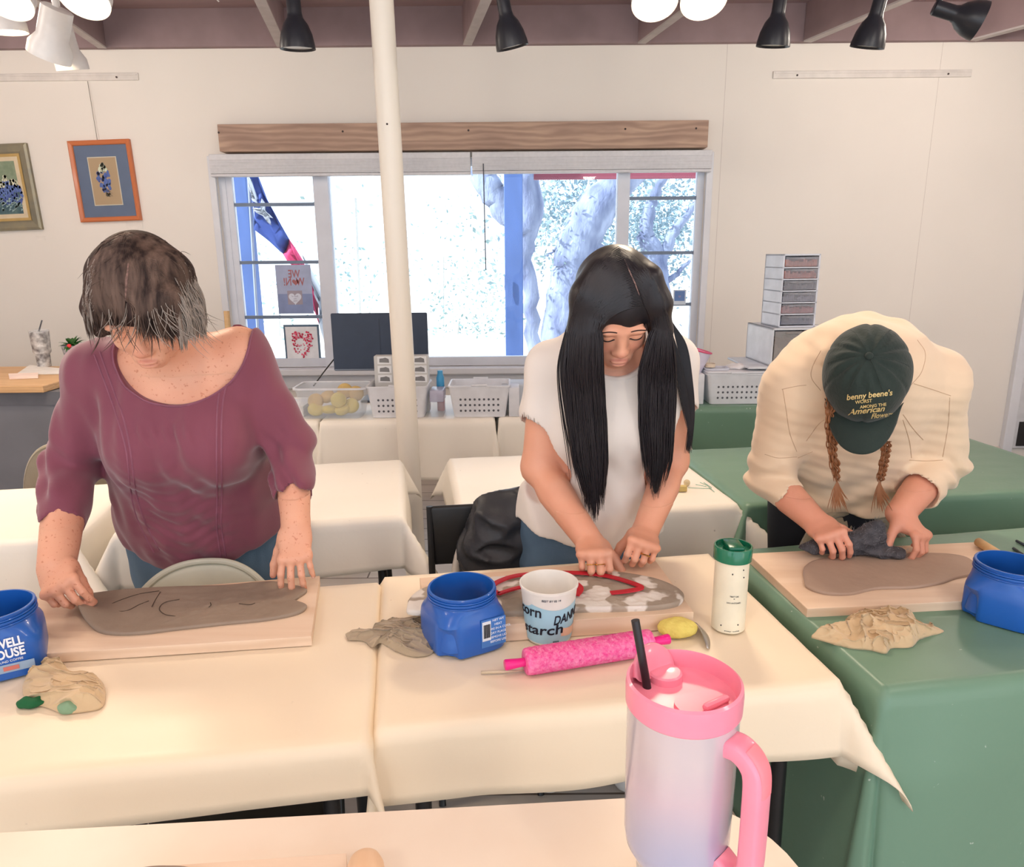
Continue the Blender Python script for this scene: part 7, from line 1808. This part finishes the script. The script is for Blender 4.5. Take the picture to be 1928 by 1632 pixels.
a = UY(1005, 338, 7.1); b = UY(1420, 336, 7.1); o = thing('porch_roof_edge', 'dusty red roof board outside at the top of the right panes', 'roof board', (a.x, 7.1, -.3)); M().box(0, b.x-a.x, 0, .05, a.z+.3, a.z+.75, bev=.004).build('fascia_board', mat('dusty_red_paint', (140, 66, 84), .6), o, False); M().box(b.x-a.x-.13, b.x-a.x, 0, .13, 0, a.z+.3).build('support_post', m_post, o, False)
# wrap hanging off the post
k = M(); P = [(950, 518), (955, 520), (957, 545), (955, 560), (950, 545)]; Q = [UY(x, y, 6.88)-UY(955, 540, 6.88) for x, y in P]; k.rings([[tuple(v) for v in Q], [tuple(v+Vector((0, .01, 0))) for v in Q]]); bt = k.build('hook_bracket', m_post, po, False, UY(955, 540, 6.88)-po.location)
# flag
Yf = 6.0
def flagpart(name, poly, m, parent, org, dy=0):
    c = [UY(x, y, Yf) for x, y in poly]; cen = sum(c, Vector())/len(c); V = [tuple(cen-org)]; N_ = []; 
    pts = []
    for i in range(len(c)):
        a, b = c[i], c[(i+1) % len(c)]
        for t in (0, .33, .66): pts.append(a.lerp(b, t))
    R = []
    for s in (1, .75, .5, .25, .02): R.append([tuple(cen+(p-cen)*s-org+Vector((0, .05*math.sin((p.x*1.3+p.z)*14*s)+dy, 0))) for p in pts])
    k = M(); k.rings(R, True, False, True); o = k.build(name, m, parent, True); add_solid(o, .004); return o
org = UY(500, 480, Yf); fl = thing('flag', 'limp flag with blue field, white star and red stripe outside the left pane', 'flag', org)
m_fb = mat('flag_blue', (58, 84, 160), .8); m_fr = mat('flag_red', (206, 60, 110), .8); m_fw = mat('flag_white', (206, 214, 226), .8)
flagpart('blue_field', [(468, 322), (482, 322), (500, 365), (520, 400), (545, 450), (532, 478), (508, 455), (480, 432), (474, 380)], m_fb, fl, org)
flagpart('red_stripe', [(545, 450), (570, 495), (600, 560), (604, 620), (597, 590), (586, 545), (560, 505), (532, 478)], m_fr, fl, org)
flagpart('white_stripe', [(570, 480), (610, 560), (618, 640), (606, 640), (601, 560)], m_fw, fl, org)
flagpart('white_star', [(482, 392), (498, 394), (504, 376), (506, 396), (524, 412), (514, 410), (516, 424), (504, 408), (490, 402)], m_fw, fl, org, -.09)
flagpart('white_fold', [(476, 332), (486, 360), (494, 384), (484, 380)], m_fw, fl, org, -.09)
M().tube([tuple(UY(466, 300, Yf)-org), (UY(478, 640, Yf).x-org.x, 0, -.3-org.z)], .012, 8).build('flagpole', mat('pole_grey', (150, 160, 180), .4), fl)
# trees
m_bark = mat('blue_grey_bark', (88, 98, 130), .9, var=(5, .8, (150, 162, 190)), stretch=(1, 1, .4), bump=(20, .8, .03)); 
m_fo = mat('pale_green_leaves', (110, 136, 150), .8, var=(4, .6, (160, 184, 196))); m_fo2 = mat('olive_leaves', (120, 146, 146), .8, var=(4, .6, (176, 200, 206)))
def leaves(cen, ext, n, size, seed, m, parent, org, name='foliage', clump=.35):
    r = np.random.default_rng(seed); nc = max(6, n//60); cc = np.array(cen)+r.uniform(-1, 1, (nc, 3))*np.array(ext); P = cc[r.integers(0, nc, n)]+r.normal(size=(n, 3))*clump-np.array(org)
    u = r.normal(size=(n, 3)); u /= np.linalg.norm(u, axis=1)[:, None]; v = np.cross(u, r.normal(size=(n, 3))); v /= np.linalg.norm(v, axis=1)[:, None]; s = size*r.uniform(.5, 1.3, (n, 1))
    V = np.stack([P-u*s, P+v*s*.5, P+u*s, P-v*s*.5], 1).reshape(-1, 3); F_ = np.arange(n*4).reshape(n, 4); return np_mesh(name, V, F_, m, parent, smooth=False)
def tree(label, Y, trunks, fol, m_l, seed):
    b = UY(trunks[0][0][0][0], trunks[0][0][0][1], Y); org = Vector((b.x, Y, -.3)); o = thing('tree', label, 'tree', org); r = np.random.default_rng(seed); k = M()
    for pts, rad in trunks:
        c = [list(UY(x, y, Y+dy)-org) for x, y, dy in [(q+(0,))[:3] for q in pts]]; c = [tuple(v) for v in catmull(c, 6)]
        rr = np.interp(np.linspace(0, 1, len(c)), np.linspace(0, 1, len(rad)), rad); k.tube([(v[0]+r.normal()*.02, v[1], v[2]) for v in c], list(rr), 12)
    k.build('trunk', m_bark, o, True)
    for i, (cx, cy, ex, ey, n) in enumerate(fol):
        cc = UY(cx, cy, Y); e = UY(cx+ex, cy-ey, Y)-cc; leaves((cc.x, Y+1.6, cc.z), (abs(e.x)*1.25, .8, abs(e.z)*1.2), int(n*1.1), .052, seed+i, m_l, o, org)
    return o
tree('leaning oak tree with rough trunk outside the right of the window', 12.0, [([(1040, 700), (1066, 560), (1085, 470), (1118, 400), (1175, 335), (1230, 280)], [.30, .30, .33, .33, .25, .2]), ([(1110, 420), (1128, 470), (1140, 520), (1160, 560)], [.14, .10, .08, .05]), ([(1085, 470), (1050, 470), (1030, 482)], [.04, .02, .01])],
     [(1060, 400, 70, 60, 1300), (1150, 400, 60, 60, 900), (1040, 360, 60, 30, 500)], m_fo, 3)
tree('forked oak tree outside the right window pane', 13.5, [([(1225, 700), (1235, 560), (1230, 480), (1215, 440), (1222, 390), (1250, 330)], [.28, .26, .2, .14, .11, .08]), ([(1240, 500), (1262, 450), (1290, 410), (1310, 380)], [.14, .10, .07, .05]), ([(1232, 540), (1268, 520), (1300, 490)], [.08, .05, .03])],
     [(1240, 370, 60, 45, 1500), (1270, 450, 50, 60, 1300), (1215, 420, 35, 40, 500)], m_fo, 13)
tree('thick pale tree limb behind the middle porch post', 10.0, [([(1010, 700), (1000, 560), (985, 480), (1000, 400), (985, 330)], [.10, .10, .12, .17, .2]), ([(990, 440), (950, 395), (920, 350), (900, 300)], [.16, .16, .17, .17])], [(1005, 400, 20, 80, 350)], m_fo2, 23)
for i, (cx, cy, ex, ey, n, Y, lab) in enumerate(((690, 560, 70, 90, 500, 17, 'pale sunlit bush outside, left of the column'), (860, 590, 90, 80, 1300, 17, 'pale sunlit bush outside, right of the column'), (830, 460, 90, 50, 180, 19, 'thin sunlit branch tips high outside the middle pane'), (520, 560, 40, 90, 200, 17, 'pale sunlit shrub outside the left pane'), (660, 335, 40, 10, 90, 12, 'few leaves hanging at the top of the middle pane'))):
    cc = UY(cx, cy, Y); e = UY(cx+ex, cy-ey, Y)-cc; org = Vector((cc.x, Y, -.3)); o = thing('bush', lab, 'bush', org); leaves((cc.x, Y, cc.z), (abs(e.x), 1.0, abs(e.z)), int(n*.8), .055, 40+i, m_fo2, o, org, clump=.3); M().tube([(0, 0, 0), (.05, 0, max(.3, cc.z))], .03, 8).build('stem', mat('pale_stem', (190, 190, 186), .8), o)
